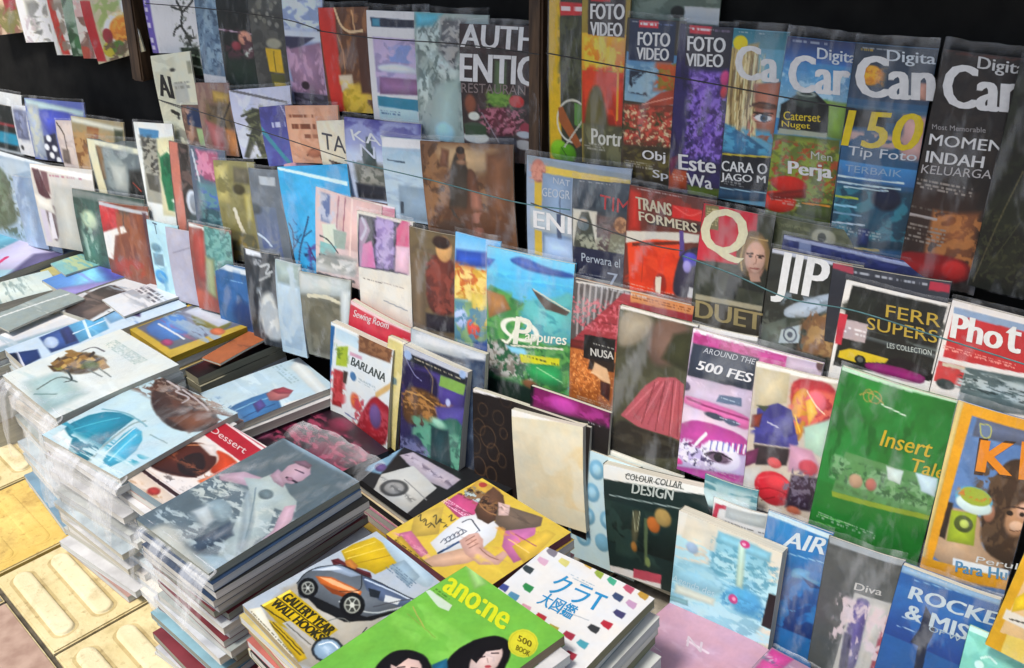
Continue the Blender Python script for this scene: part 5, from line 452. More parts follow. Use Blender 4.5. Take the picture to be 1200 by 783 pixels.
('magazine','magazine','brick red magazine with a green knitted panel on its right','magazines standing on the rack',(-2.0586,1.2841,0.5206),(0.9974,0.0643,0.0311),(0.0376,-0.1039,-0.9939),0.1512,0.2153,0.002,0.0045,0.01,43,86,1.143,'c8c4b4',[('F','7c4038'),('P',[0,0,0.998,0.046,0.987,0.085,0.005,0.048],'c0c4c0',0.019,1),('P',[0.005,0.048,0.334,0.036,0.351,0.905,0.137,0.932],'845048',0.039,1),('P',[0.076,0.08,0.451,0.043,0.442,0.335,0.343,0.663,0.063,0.636],'944038',0.058,1),('P',[0.387,-0.008,1.037,0.042,1.048,0.559,0.387,0.518],'447470',0.039,1),('N',0.387,-0.008,1.048,0.559,12.859,25.256,0.5,'6c9c94',1,0.117),('P',[0.359,0.344,0.554,0.362,0.497,0.825,0.255,0.815],'889068',0.078,1),('E',0.15,0.89,0.272,0.139,'984c38',0.097,1,0)],[],False,0),
('book','book','deep blue book with a white plastic top in the left lower row','magazines standing on the rack',(-1.9721,1.2759,0.4436),(0.9974,0.0645,0.0332),(0.0398,-0.1037,-0.9938),0.1223,0.1841,0.002,0.0045,0.01,36,73,1.143,'c8c4b4',[('F','20507c'),('P',[0,0,0.999,0.03,0.979,0.099,0.021,0.089],'b8c0c4',0.035,1),('N',0.021,0.089,0.9,0.889,3.285,6.152,0.5,'2c5c90',1,0.14),('E',0.726,0.654,0.328,0.186,'14305c',0.164,1,0),('S',0.23,0.204,0.856,0.203,1,'6c94b8',0.9)],[],False,0),
('magazine','magazine','black magazine with a white furry animal below slanted grey letters','magazines standing on the rack',(-1.856,1.2818,0.4987),(0.997,0.0654,0.0419),(0.0485,-0.1032,-0.9935),0.1154,0.225,0.002,0.0045,0.008,36,93,1.143,'c8c4b4',[('F','2c3238'),('P',[0.054,-0.013,0.532,0.006,0.561,0.057,0.076,0.057],'c8ccd0',0.035,1),('P',[0.288,0.077,0.53,0.077,0.528,0.148,0.286,0.149],'888c90',0.035,1),('N',0.025,0.061,0.944,0.455,5.311,10.905,0.5,'22282c',1,0.141),('L',[0.503,0.15,0.787,0.093,0.593,0.233,0.803,0.181],0.047,'a0a4a4',1),('L',[0.424,0.3,0.741,0.221],0.047,'888c8c',1),('P',[0.419,0.446,0.781,0.379,0.931,0.916,0.389,0.933,0.27,0.719],'b8bcb8',0.118,1),('N',0.245,0.388,0.931,0.916,8.497,9.088,0.5,'98a0a4',1,0.141),('P',[-0.018,0.172,0.228,0.172,0.312,0.603,0.086,0.811],'181c22',0.118,1)],[],False,0),
('magazine','magazine','pale ice blue magazine with a smoky sleeve top in the left lower row','magazines standing on the rack',(-1.7472,1.2814,0.4954),(0.9981,0.0614,0.0035),(0.01,-0.1056,-0.9944),0.0764,0.2209,0.002,0.0045,0.01,25,92,1.143,'c8c4b4',[('F','94a8b4'),('P',[0,0,1,0.006,1.06,0.216,0.083,0.229],'8c9c98',0.101,1),('G',0.076,0.248,0.875,0.931,'a8bcc8','8498a8',1),('N',0.029,0.016,0.875,0.931,2.984,5.402,0.5,'a4b4bc',1,0.201)],[],False,0),
('magazine','magazine','olive grey magazine with a curved cream border in a milky sleeve','magazines standing on the rack',(-1.6668,1.2804,0.4853),(0.9973,0.0647,0.0346),(0.0412,-0.1036,-0.9938),0.1456,0.1943,0.002,0.0045,0.012,50,83,1.143,'c8c4b4',[('F','66665a'),('P',[0,0,1,0.005,0.985,0.192,-0.02,0.265],'a0a8a4',0.067,1),('N',0,0,1.002,0.19,4.234,12.188,0.5,'b0b4b0',1,0.101),('L',[0.16,0.262,0.552,0.23,0.85,0.29],0.057,'b8b49c',1),('P',[0.152,0.303,0.85,0.29,0.773,0.93,0.093,0.955],'5c5a4a',0.051,1),('N',0.041,0.318,0.812,0.903,4.234,5.417,0.5,'6c6a5a',1,0.101),('P',[0.813,0.117,1.015,0.11,0.88,0.913,0.741,0.915],'a8b0b0',0.051,1)],[],False,0),
('magazine','magazine','olive magazine of a dancer in a flared pink skirt','magazines standing on the rack',(-0.8505,1.2931,0.6045),(0.9979,0.0581,-0.0277),(-0.0213,-0.1075,-0.994),0.1428,0.2969,0.0045,0.0045,0,80,154,1.143,'c8c4b4',[('F','40402e'),('N',-0.204,0.024,1.13,0.789,5.928,11.3,0.5,'4a4a36',1,0.063),('P',[0.003,0.02,0.382,0.006,0.481,0.075,0.28,0.206,-0.009,0.265],'8c8270',0.063,1),('P',[0.469,0.005,0.939,-0.002,0.937,0.201,0.545,0.318,0.373,0.225],'6c5448',0.084,1),('P',[0.599,0.247,0.722,0.086,0.947,0.037,0.999,0.297],'34361f',0.063,1),('P',[0.408,0.445,0.575,0.367,0.791,0.337,0.904,0.363,0.952,0.724,0.816,0.713,0.568,0.719,0.359,0.718,0.118,0.677],'a04c54',0.015,1),('L',[0.58,0.393,0.188,0.666],0.016,'b8646c',1),('L',[0.619,0.388,0.289,0.671],0.016,'8c3c46',1),('L',[0.658,0.382,0.39,0.675],0.016,'b8646c',1),('L',[0.697,0.376,0.49,0.68],0.016,'8c3c46',1),('L',[0.736,0.371,0.589,0.684],0.016,'b8646c',1),('L',[0.774,0.365,0.688,0.689],0.016,'8c3c46',1),('L',[0.812,0.36,0.785,0.693],0.016,'b8646c',1),('L',[0.851,0.354,0.882,0.697],0.016,'8c3c46',1),('L',[0.537,0.405,0.401,0.689],0.015,'783038',1),('L',[0.666,0.376,0.588,0.705],0.015,'783038',1),('L',[0.773,0.36,0.772,0.72],0.015,'783038',1),('P',[0.073,0.695,0.384,0.726,0.952,0.724,0.953,0.847,-0.109,0.968],'201e18',0.042,1),('N',-0.138,0.74,0.975,0.843,9.484,36.159,0.5,'38342a',1,0.063),('P',[0,0,1,-0.015,1.004,0.009,0.003,0.02],'ccc8c0',0.008,1)],[],False,0),
('magazine','magazine','plain magazine showing a white top edge behind the pink eye cover','magazines standing on the rack',(-0.7637,1.3121,0.5948),(0.9981,0.06,-0.0103),(-0.0039,-0.1065,-0.9943),0.1475,0.2708,0.0045,0.0045,None,87,144,1.143,'c8c4b4',[('F','5c5c54'),('P',[0,0,1,-0.012,1.007,0.025,0.004,0.033],'d4d4d0',0.01,1)],[],False,0),
('magazine','magazine','pink festival magazine with a painted eye framed by white strokes','magazines standing on the rack',(-0.7117,1.2925,0.5989),(0.9973,0.056,-0.0469),(-0.0406,-0.1086,-0.9933),0.2116,0.2616,0.0045,0.0045,0.014,134,141,1.143,'c8c4b4',[('F','b8a4b8'),('P',[0,0,1,-0.016,1.005,0.01,0.004,0.028],'dcd4d8',0.006,1),('P',[0.011,0.026,0.741,0.009,0.742,0.086,0.547,0.09,0.013,0.094],'a03070',0.01,1),('N',0.002,0.017,0.755,0.083,22.499,33.12,0.5,'b84c8c',1,0.038),('P',[0.741,0.009,1.003,-0.001,1.004,0.065,0.744,0.097],'a898a8',0.013,1),('E',0.993,0.013,0.038,0.036,'503838',0.013,1,0),('P',[0.013,0.094,0.544,0.069,0.528,0.289,0.002,0.32],'303848',0.013,1),('P',[0.002,0.32,0.541,0.286,0.547,0.482,-0.014,0.517],'b4a4b8',0.019,1),('N',-0.012,0.323,0.552,0.352,15.749,27.6,0.5,'ccbcd0',1,0.038),('P',[-0.01,0.443,0.569,0.453,0.561,0.562,0.293,0.542,-0.014,0.517],'c06094',0.019,1),('L',[0.024,0.47,0.199,0.483,0.547,0.482],0.019,'8c3468',1),('E',0.005,0.391,0.032,0.03,'50485c',0.013,1,0),('P',[0.281,0.378,0.457,0.354,0.467,0.41,0.261,0.43],'586880',0.01,1),('S',0.297,0.385,0.452,0.403,1,'a0b0c0',0.9),('P',[-0.026,0.532,0.247,0.518,0.563,0.573,0.561,0.646,-0.048,0.699],'c8b4c4',0.019,1),('P',[-0.037,0.671,0.142,0.584,0.566,0.596,0.581,0.762,-0.032,0.82],'a84088',0.016,1),('E',0.263,0.532,0.083,0.021,'384050',0.01,1,0),('E',0.404,0.535,0.063,0.021,'485468',0.01,1,0),('S',0.261,0.52,0.474,0.539,1,'a0acbc',0.9),('P',[-0.046,0.825,0.588,0.723,0.592,0.913,-0.055,0.988],'a89cc0',0.019,1),('E',0.353,0.794,0.165,0.103,'ccc8dc',0.019,1,0),('N',-0.071,0.756,0.28,0.929,31.498,33.12,0.5,'d4d0e4',1,0.038),('N',-0.068,0.78,0.312,0.945,39.372,41.4,0.62,'3c3454',1,0.038),('L',[0.139,0.77,0.213,0.674],0.025,'d8d8e8',1),('E',0.34,0.804,0.102,0.048,'b8a8c0',0.013,1,0),('E',0.334,0.812,0.089,0.033,'685468',0.01,1,0),('L',[0.236,0.829,0.288,0.788,0.356,0.768,0.438,0.793],0.01,'2c2030',1),('L',[0.253,0.849,0.34,0.848,0.434,0.807],0.006,'4c3850',1),('E',0.334,0.812,0.035,0.03,'201820',0.006,1,0),('L',[0.22,0.821,0.3,0.772,0.445,0.791],0.013,'281828',1),('L',[0.243,0.783,0.247,0.713],0.014,'dce4f4',1),('L',[0.292,0.772,0.296,0.705],0.014,'dce4f4',1),('L',[0.341,0.761,0.345,0.696],0.014,'dce4f4',1),('L',[0.389,0.751,0.393,0.687],0.014,'dce4f4',1),('L',[0.437,0.74,0.441,0.679],0.014,'dce4f4',1),('L',[0.485,0.729,0.489,0.67],0.014,'dce4f4',1),('L',[0.532,0.719,0.536,0.662],0.014,'dce4f4',1),('L',[0.263,0.771,0.268,0.707],0.009,'4850a0',1),('L',[0.312,0.76,0.317,0.699],0.009,'4850a0',1),('L',[0.361,0.749,0.365,0.69],0.009,'4850a0',1),('L',[0.409,0.739,0.414,0.681],0.009,'4850a0',1),('L',[0.456,0.728,0.461,0.673],0.009,'4850a0',1),('L',[0.504,0.718,0.509,0.664],0.009,'4850a0',1),('L',[0.551,0.707,0.556,0.656],0.009,'4850a0',1),('L',[0.224,0.947,0.218,1.006],0.015,'dce0f0',1),('L',[0.281,0.935,0.275,0.994],0.015,'dce0f0',1),('L',[0.337,0.924,0.332,0.983],0.015,'dce0f0',1),('L',[0.393,0.913,0.388,0.971],0.015,'dce0f0',1),('L',[0.449,0.902,0.444,0.96],0.015,'dce0f0',1),('L',[0.504,0.891,0.499,0.949],0.015,'dce0f0',1),('L',[0.253,0.944,0.246,0.997],0.009,'5058a0',1),('L',[0.31,0.933,0.303,0.986],0.009,'5058a0',1),('L',[0.366,0.921,0.36,0.974],0.009,'5058a0',1),('L',[0.422,0.91,0.416,0.963],0.009,'5058a0',1),('L',[0.477,0.899,0.471,0.951],0.009,'5058a0',1),('L',[0.532,0.888,0.526,0.94],0.009,'5058a0',1),('E',-0.001,0.939,0.044,0.024,'c04080',0.013,1,0),('P',[-0.055,0.988,0.585,0.871,0.586,0.959,-0.046,1.057],'9c3c84',0.019,1),('S',0.08,0.012,0.62,0.026,1,'b8b8b8',0.6),('S',0.06,0.878,0.502,0.923,3,'b4b4b0',0.55)],[('AROUND THE',0.104,0.136,0.512,0.116,0.113,0.099,'b8bcc4',0,'lettering'),('500 FES',0.065,0.256,0.506,0.237,0.084,0.193,'d8d8dc',0.035,'title')],False,0),
('magazine','magazine','abstract art magazine in red, orange, violet and mint','magazines standing on the rack',(-0.5997,1.2897,0.5725),(0.9982,0.0603,-0.0074),(-0.001,-0.1063,-0.9943),0.1276,0.2552,0.0045,0.0045,0.014,84,142,1.143,'c8c4b4',[('F','b4a898'),('P',[0,0,1,-0.012,1.008,0.02,0.007,0.033],'d8d4cc',0.01,1),('P',[0.007,0.033,0.433,0.021,0.433,0.214,0.038,0.307],'bcb090',0.02,1),('P',[0.456,0.029,1.008,0.02,0.994,0.291,0.781,0.44,0.484,0.253],'a83038',0.03,1),('P',[0.483,0.15,0.633,0.072,0.736,0.159,0.658,0.459,0.521,0.422],'c88830',0.03,1),('N',0.468,0.084,1.047,0.339,12.342,20.825,0.5,'c86050',1,0.061),('E',0.779,0.164,0.122,0.072,'c8606c',0.041,1,0),('P',[0.081,0.301,0.329,0.229,0.505,0.25,0.638,0.462,0.539,0.502,0.084,0.539],'383474',0.015,1),('N',0.036,0.295,0.619,0.477,6.171,13.883,0.5,'42408a',1,0.061),('L',[0.228,0.373,0.362,0.388],0.02,'a8a8c0',1),('P',[0.055,0.281,0.228,0.267,0.172,0.311],'404838',0.015,1),('P',[0.026,0.356,0.152,0.325,0.128,0.424,0.019,0.44],'783428',0.02,1),('P',[0.673,0.34,1.02,0.23,1.009,0.519,0.725,0.472],'a0c0ac',0.041,1),('P',[0.086,0.551,0.562,0.51,0.524,0.63,0.136,0.689],'342a2c',0.03,1),('P',[-0.035,0.631,0.156,0.564,0.133,0.677,-0.037,0.743],'682c50',0.02,1),('P',[0.534,0.479,0.812,0.481,0.94,0.578,0.554,0.667],'b8889c',0.041,1),('P',[-0.082,0.75,0.203,0.69,0.235,0.959,-0.086,0.979],'b8b4ac',0.041,1),('E',0.398,0.817,0.253,0.12,'b02430',0.02,1,0),('L',[0.198,0.777,0.41,0.716,0.593,0.746],0.02,'d04850',1),('L',[0.171,0.869,0.363,0.811,0.59,0.832],0.016,'8c1420',1),('L',[0.252,0.931,0.421,0.875],0.014,'701018',1),('P',[0.655,0.171,0.731,0.137,0.814,0.227,0.732,0.319],'e0a848',0.02,1),('L',[0.66,0.102,0.784,0.186,0.896,0.226],0.016,'e8c0a0',1),('L',[0.553,0.277,0.64,0.38],0.02,'e0b040',1),('E',0.444,0.772,0.162,0.048,'c43840',0.041,1,0),('E',0.371,0.637,0.091,0.036,'b84848',0.02,1,0),('E',0.798,0.602,0.122,0.054,'a8404c',0.03,1,0),('P',[0.601,0.684,0.936,0.65,0.91,0.898,0.565,0.924],'342434',0.041,1),('N',0.502,0.634,1.043,0.873,19.746,33.32,0.55,'686070',1,0.061),('E',0.677,0.928,0.091,0.03,'a05840',0.03,1,0)],[],False,0),
('magazine','magazine','large bright green magazine with gold lettering and a faded country picture','magazines standing on the rack',(-0.4674,1.2928,0.6017),(0.9963,0.0537,-0.0679),(-0.0616,-0.1097,-0.992),0.167,0.2813,0.0045,0.005,0.012,124,162,1.143,'c8c4b4',[('F','1f6a26'),('N',-0.337,0.067,1.264,0.679,4.278,6.349,0.5,'237430',1,0.041),('N',-0.337,0.067,1.264,0.679,10.389,7.326,0.66,'185a20',1,0.041),('P',[0.148,-0.009,0.539,-0.02,0.349,0.28,0.089,0.183],'2a8034',0.083,0.5),('P',[0,0,1,-0.015,1.008,0.008,0.007,0.023],'a8c8a8',0.007,1),('E',0.335,0.106,0.055,0.032,'907838',0.007,1,0.009),('E',0.276,0.108,0.041,0.032,'9c8440',0.007,1,0.007),('L',[0.205,0.118,0.282,0.082,0.415,0.124],0.01,'9c8840',1),('L',[0.403,0.132,0.613,0.151],0.011,'c0d0b8',1),('P',[0.194,0.461,0.989,0.438,1.014,0.661,0.15,0.721],'50804c',0.01,1),('N',0.095,0.495,1.08,0.644,16.16,27.21,0.5,'70986c',1,0.041),('N',0.095,0.495,1.08,0.644,24.24,38.094,0.6,'345c38',1,0.041),('E',0.335,0.609,0.062,0.042,'987c64',0.021,1,0),('E',0.47,0.597,0.048,0.037,'985c50',0.021,1,0),('P',[0.559,0.459,0.706,0.455,0.706,0.539,0.6,0.533],'b8c8c0',0.014,1),('P',[0.804,0.442,0.989,0.438,1.001,0.548,0.882,0.537],'b0c8d0',0.021,1),('N',0.173,0.693,1.037,0.666,29.089,31.745,0.5,'40683c',1,0.041),('P',[0.15,0.721,1.014,0.661,1.018,0.692,0.16,0.752],'788c28',0.01,1),('L',[0.075,0.897,0.393,0.881],0.01,'58a04c',1),('L',[0.058,0.947,0.282,0.933],0.008,'58a04c',1),('S',0.08,0.012,0.62,0.026,1,'b8b8b8',0.6),('S',0.06,0.873,0.605,0.918,3,'b4b4b0',0.55)],[('Insert',0.464,0.357,0.881,0.336,0.477,0.262,'b89c1c',0.01,'title'),('Tale',0.747,0.445,1.03,0.433,0.755,0.366,'b89c1c',0.01,'title')],False,0),
('magazine','magazine','children magazine with a thick yellow orange frame and a brown ape','magazines standing on the rack',(-0.3009,1.2848,0.6022),(0.9977,0.0572,-0.0359),(-0.0295,-0.108,-0.9937),0.1149,0.2754,0.002,0.004,0.014,95,170,1.143,'c8c4b4',[('F','4c6c98'),('N',-0.372,0.098,1.462,0.704,4.649,12.462,0.5,'5878a4',1,0.054),('P',[0.25,0.042,1.105,0.025,1.155,0.12,0.247,0.158],'50586c',0.027,1),('P',[0.513,0.514,0.633,0.246,0.83,0.192,1.224,0.251,1.512,0.798,0.874,0.856,0.645,0.75],'3c2a1c',0.027,1),('N',0.394,0.263,1.475,0.728,15.94,22.155,0.5,'55402c',1,0.054),('E',0.932,0.545,0.125,0.09,'a07858',0.036,1,0),('E',0.974,0.477,0.072,0.05,'b89078',0.036,1,0),('E',0.839,0.51,0.036,0.015,'241812',0.011,1,0),('E',0.966,0.499,0.027,0.013,'241812',0.011,1,0),('L',[0.755,0.494,0.838,0.47,1.004,0.462],0.021,'38241a',1),('E',0.946,0.573,0.081,0.03,'c09c80',0.018,1,0),('L',[0.885,0.604,0.96,0.601,1.043,0.576],0.013,'5c3828',1),('E',0.626,0.546,0.063,0.05,'8c6048',0.018,1,0),('P',[0.01,0.597,0.549,0.549,0.609,0.756,1.057,0.832,0.068,0.963],'a88c70',0.036,1),('P',[0.074,0.555,0.214,0.553,0.213,0.774,0.127,0.767],'2c2018',0.027,1),('P',[0.213,0.594,0.499,0.567,0.549,0.756,0.236,0.78],'8ca024',0.018,1),('E',0.379,0.65,0.108,0.05,'404c1c',0.018,1,0),('E',0.388,0.648,0.054,0.025,'a0b050',0.018,1,0),('E',0.425,0.493,0.215,0.07,'488cb0',0.013,1,0),('E',0.44,0.526,0.206,0.05,'b4c8c4',0.018,1,0),('E',0.436,0.476,0.179,0.05,'8c9c30',0.013,1,0),('N',0.23,0.458,0.639,0.493,27.895,49.848,0.5,'b86c28',1,0.054),('P',[0.095,0.93,1.439,0.838,1.477,0.909,0.103,1.045],'9c8878',0.018,1),('P',[0.357,0.866,0.981,0.836,0.997,0.907,0.375,0.949],'c4ccd0',0.013,1),('P',[0.281,0.086,0.427,0.075,0.44,0.14,0.331,0.151],'5c6c84',0.009,1),('L',[0.298,0.083,0.427,0.075,0.442,0.144,0.339,0.149,0.298,0.083],0.013,'a0a048',1),('P',[0,0,1,-0.006,1.031,0.054,0.084,0.055],'c88c14',0.013,1),('P',[0,0,0.194,0.002,0.125,0.996,-0.044,1],'c88c14',0.013,1),('P',[0,0,0.068,0,0.032,1.002,-0.054,1.002],'b8a468',0.022,1),('P',[-0.053,0.93,1.452,0.862,1.492,0.938,-0.042,1.005],'c08818',0.013,1)],[('K',0.361,0.357,0.809,0.317,0.324,0.156,'382410',0.02,'lettering'),('K',0.37,0.336,0.765,0.304,0.346,0.163,'d07c10',0.04,'title'),('I',0.835,0.312,0.906,0.306,0.771,0.111,'d07c10',0.04,'title'),('Peruk',0.611,0.846,1.142,0.811,0.613,0.808,'c4c8c8',0,'lettering'),('Para Hu',0.413,0.942,0.992,0.897,0.392,0.875,'4c84a8',0.02,'lettering')],False,0),
('book','book','tall pink red sewing book with a white scripted title','books and magazines propped up behind the stacks',(-1.507,1.2744,0.4578),(0.9865,-0.0174,-0.163),(-0.1639,-0.1046,-0.9809),0.1734,0.2801,0.012,0.0045,None,68,111,1.026,'c8c4b4',[('F','b83444'),('N',0,0,1.13,0.634,4.016,8.187,0.5,'c03c4c',1,0.075),('P',[0,0,0.999,-0.021,1.005,0.013,0.004,0.035],'d4b8b8',0.012,1)],[('Sewing Room',0.061,0.136,0.658,0.081,0.081,0.058,'d8c8c8',0.01,'title')],False,0),
('notebook','notebook','narrow pale yellow notebook squeezed beside the white recipe book','books and magazines propped up behind the stacks',(-1.3763,1.2484,0.4211),(0.9877,-0.0166,-0.1556),(-0.1564,-0.1047,-0.9821),0.0452,0.2587,0.008,0.0045,None,18,105,1.026,'c8c4b4',[('F','c4b878'),('R',-0.256,0.02,0.979,-0.031,'dcd4b4',0.092,1),('P',[0.125,0.348,0.86,0.319,0.842,0.384,0.105,0.414],'6c8080',0.046,1),('N',-0.248,0.035,1.497,0.881,3.609,6.195,0.5,'d0c48c',1,0.277)],[],False,0),
('book','book','small white recipe book with a blue spine and a red jewelled fan','books and magazines propped up behind the stacks',(-1.5361,1.2397,0.4154),(0.9935,-0.0121,-0.1132),(-0.1139,-0.1053,-0.9879),0.1763,0.2345,0.014,0.0045,None,67,94,1.026,'c8c4b4',[('F','c8d0d0'),('P',[0,0,0.073,-0.004,-0.03,0.989,-0.124,0.983],'205c90',0.013,1),('P',[0,0,0.998,-0.049,1,-0.016,0.001,0.034],'d8dcd8',0.013,1),('G',0.089,0.034,0.468,0.145,'a8c0cc','b8ccd0',1),('P',[0.462,-0.006,0.986,-0.029,0.969,0.127,0.468,0.162],'6c4830',0.019,1),('N',0.462,-0.006,0.995,0.119,19.768,37.089,0.5,'8c6444',1,0.076),('P',[0.122,0.215,0.296,0.162,0.288,0.374,0.097,0.416],'94a82c',0.019,1),('N',0.092,0.206,0.302,0.37,19.768,27.817,0.55,'607820',1,0.076),('P',[0.068,0.461,0.231,0.445,0.196,0.837,0.029,0.857],'98282c',0.025,1),('N',0.007,0.462,0.256,0.817,19.768,27.817,0.5,'b84448',1,0.076),('P',[0.23,0.428,0.304,0.422,0.278,0.555,0.219,0.556],'3c3028',0.019,1),('P',[0.326,0.205,0.527,0.196,0.528,0.23,0.327,0.24],'b88c9c',0.019,1),('E',0.392,0.439,0.051,0.045,'406c94',0.013,1,0),('S',0.478,0.42,0.765,0.45,3,'98a8ac',0.9),('E',0.43,0.686,0.076,0.081,'b86438',0.038,1,0),('E',0.49,0.72,0.063,0.054,'b8483c',0.038,1,0),('P',[0.767,0.485,1.007,0.302,1.011,0.37,0.771,0.554],'c0a068',0.019,1),('P',[0.74,0.511,0.911,0.543,1.023,0.558,0.993,0.964,0.796,1.035,0.413,1.06,0.55,0.754],'942430',0.025,1),('N',0.398,0.624,1.021,0.954,19.768,27.817,0.5,'a8404c',1,0.076),('E',0.78,0.73,0.101,0.126,'5c4878',0.038,1,0),('L',[0.257,0.872,0.437,0.884],0.018,'4c5c90',1)],[('BARLANA',0.345,0.33,0.912,0.333,0.371,0.244,'48504c',0.02,'title')],False,0),
('book','book','comic book with a purple night sky, brown roots and teal leaves','books and magazines propped up behind the stacks',(-1.3262,1.2402,0.4196),(0.995,-0.0106,-0.0991),(-0.0996,-0.1055,-0.9894),0.1625,0.3118,0.02,0.0045,0.018,68,130,1.026,'c8c4b4',[('F','2c2850'),('P',[0,0,1,-0.006,1.006,0.034,0.003,0.042],'b0b4bc',0.012,1),('P',[0.018,0.045,1.006,0.034,0.987,0.086,0.022,0.094],'1c2028',0.012,1),('S',0.133,0.053,0.904,0.062,1,'b0a890',0.9),('E',0.076,0.058,0.062,0.033,'90a8cc',0.012,1,0),('E',0.926,0.028,0.05,0.026,'90a8cc',0.012,1,0),('P',[0.024,0.118,1.013,0.081,0.962,0.287,0.691,0.299,0.047,0.405],'483c80',0.037,1),('P',[0.026,0.143,0.557,0.106,0.605,0.28,0.28,0.417,0.008,0.285],'241c44',0.05,1),('L',[0.05,0.088,0.201,0.181,0.316,0.194],0.012,'8080a8',1),('L',[0.361,0.086,0.506,0.141,0.491,0.256],0.015,'786850',1),('P',[0.611,0.094,0.987,0.086,0.971,0.163,0.593,0.172],'78a04c',0.015,1),('P',[0.038,0.291,0.405,0.237,0.689,0.287,0.624,0.441,0.293,0.543,0.029,0.552],'5c4024',0.05,1),('N',0.007,0.273,0.849,0.464,20.12,43.747,0.52,'a87840',1,0.075),('L',[0.069,0.323,0.355,0.298,0.64,0.336],0.017,'c09050',1),('L',[0.047,0.405,0.418,0.36,0.777,0.329],0.015,'a87c48',1),('P',[0.555,0.329,1.035,0.234,1.028,0.372,0.626,0.453],'50488c',0.037,1),('E',0.754,0.26,0.037,0.026,'a8b0d8',0.019,1,0),('P',[0.348,0.518,1.029,0.285,1.054,0.751,0.322,0.856,0.131,0.714],'306c5c',0.037,1),('N',0.198,0.461,1.106,0.725,11.497,21.874,0.5,'5c9c80',1,0.075),('P',[0.517,0.491,0.793,0.452,0.889,0.767,0.522,0.806],'1c3c40',0.037,1),('P',[0.039,0.682,0.297,0.595,0.453,0.703,0.291,0.837,-0.008,0.856],'34385c',0.037,1),('N',-0.022,0.67,0.493,0.8,20.12,51.038,0.5,'6c7098',1,0.075),('E',0.624,0.441,0.124,0.033,'88b8a0',0.05,1,0)],[],False,0),
('magazine','magazine','plastic wrapped navy magazine standing behind the purple comic book','books and magazines propped up behind the stacks',(-1.3226,1.2633,0.4483),(0.9992,-0.0041,-0.0388),(-0.039,-0.1059,-0.9936),0.1886,0.2715,0.01,0.0045,0.02,78,118,1.026,'c8c4b4',[('F','1f2c40'),('P',[0,0,0.999,-0.028,1.003,0.076,-0.028,0.144],'a8b0b4',0.033,1),('N',-0.025,0.005,1.003,0.076,4.594,27.762,0.5,'c8ccd0',1,0.065),('P',[0.756,0.079,1.002,0.05,0.979,0.713,0.747,0.776],'2c3c54',0.033,1),('N',0.733,0.084,1.024,0.701,11.485,9.915,0.5,'48586c',1,0.065)],[],False,0),
('notebook','notebook','dark brown notebook printed with thin ring outlines','books and magazines propped up behind the stacks',(-1.1565,1.245,0.3706),(1,0.0007,0.0068),(0.0068,-0.106,-0.9943),0.2683,0.2316,0.01,0.0045,None,123,104,1.026,'c8c4b4',[('F','1e1614'),('P',[0,0,0.996,-0.098,0.997,-0.069,-0.001,0.032],'d4d0cc',0.006,1),('E',0.092,0.164,0.042,0.057,'54402c',0.007,0.8,0.007),('E',0.056,0.337,0.055,0.074,'54402c',0.007,0.8,0.007),('E',0.135,0.403,0.069,0.098,'604830',0.007,0.8,0.008),('E',0.232,0.192,0.049,0.065,'54402c',0.007,0.8,0.007),('E',0.18,0.531,0.055,0.082,'604830',0.007,0.8,0.008),('E',0.004,0.519,0.062,0.09,'54402c',0.007,0.8,0.008),('E',0.277,0.317,0.035,0.049,'604830',0.007,0.8,0.007),('E',0.258,0.58,0.042,0.065,'54402c',0.007,0.8,0.008),('E',0.048,0.716,0.062,0.09,'604830',0.007,0.8,0.008),('E',0.161,0.752,0.049,0.074,'604830',0.007,0.8,0.008),('E',0.295,0.013,0.049,0.057,'3c2c20',0.007,0.8,0.007)],[],False,0),
('magazine','magazine','black magazine with a magenta cloud band standing behind the cream notebook','books and magazines propped up behind the stacks',(-1.0251,1.2593,0.4106),(0.9999,-0.0013,-0.012),(-0.0121,-0.106,-0.9943),0.1729,0.2431,0.006,0.0045,None,84,113,1.026,'c8c4b4',[('F','151418'),('P',[0.045,-0.01,0.988,-0.045,0.999,0.104,0.028,0.182],'701c54',0.03,1),('N',0,0.014,1,0.118,8.21,22.108,0.5,'98307c',1,0.061),('E',0.426,0.074,0.183,0.06,'a83c8c',0.051,1,0),('P',[0.753,0.165,0.981,0.137,0.991,0.261,0.74,0.282],'141418',0.01,1),('S',0.73,0.128,0.899,0.143,1,'a0a0a0',0.9)],[],False,0),
('notebook','notebook','plain cream notebook standing upright','books and magazines propped up behind the stacks',(-1.0552,1.2341,0.3624),(0.9965,0.0089,0.0833),(0.0838,-0.1057,-0.9909),0.158,0.212,0.014,0.0045,None,72,100,1.026,'c8c4b4',[('F','ccc4a8'),('P',[0,0,1.072,-0.091,1.068,-0.036,-0.008,0.067],'dad8d0',0.012,1),('G',-0.099,0.182,1.047,0.798,'c4bea8','d0bc90',0),('N',-0.089,0.098,1.047,0.798,2.838,3.934,0.5,'d0c8ae',1,0.07)],[],False,0),
('magazine','magazine','white magazine with only its pale top edge showing behind the blue circles notebook','books and magazines propped up behind the stacks',(-0.9168,1.2571,0.3329),(0.9999,-0.0013,-0.0118),(-0.0119,-0.106,-0.9943),0.2095,0.2456,0.002,0.0045,None,109,113,1.026,'c8c4b4',[('F','ccccc0'),('P',[0,0,0.995,-0.082,0.999,-0.042,0.002,0.042],'dcdad0',0.008,1),('N',0,0.007,1.003,-0.003,6.392,22.121,0.5,'c4c0ac',1,0.047)],[],False,0),
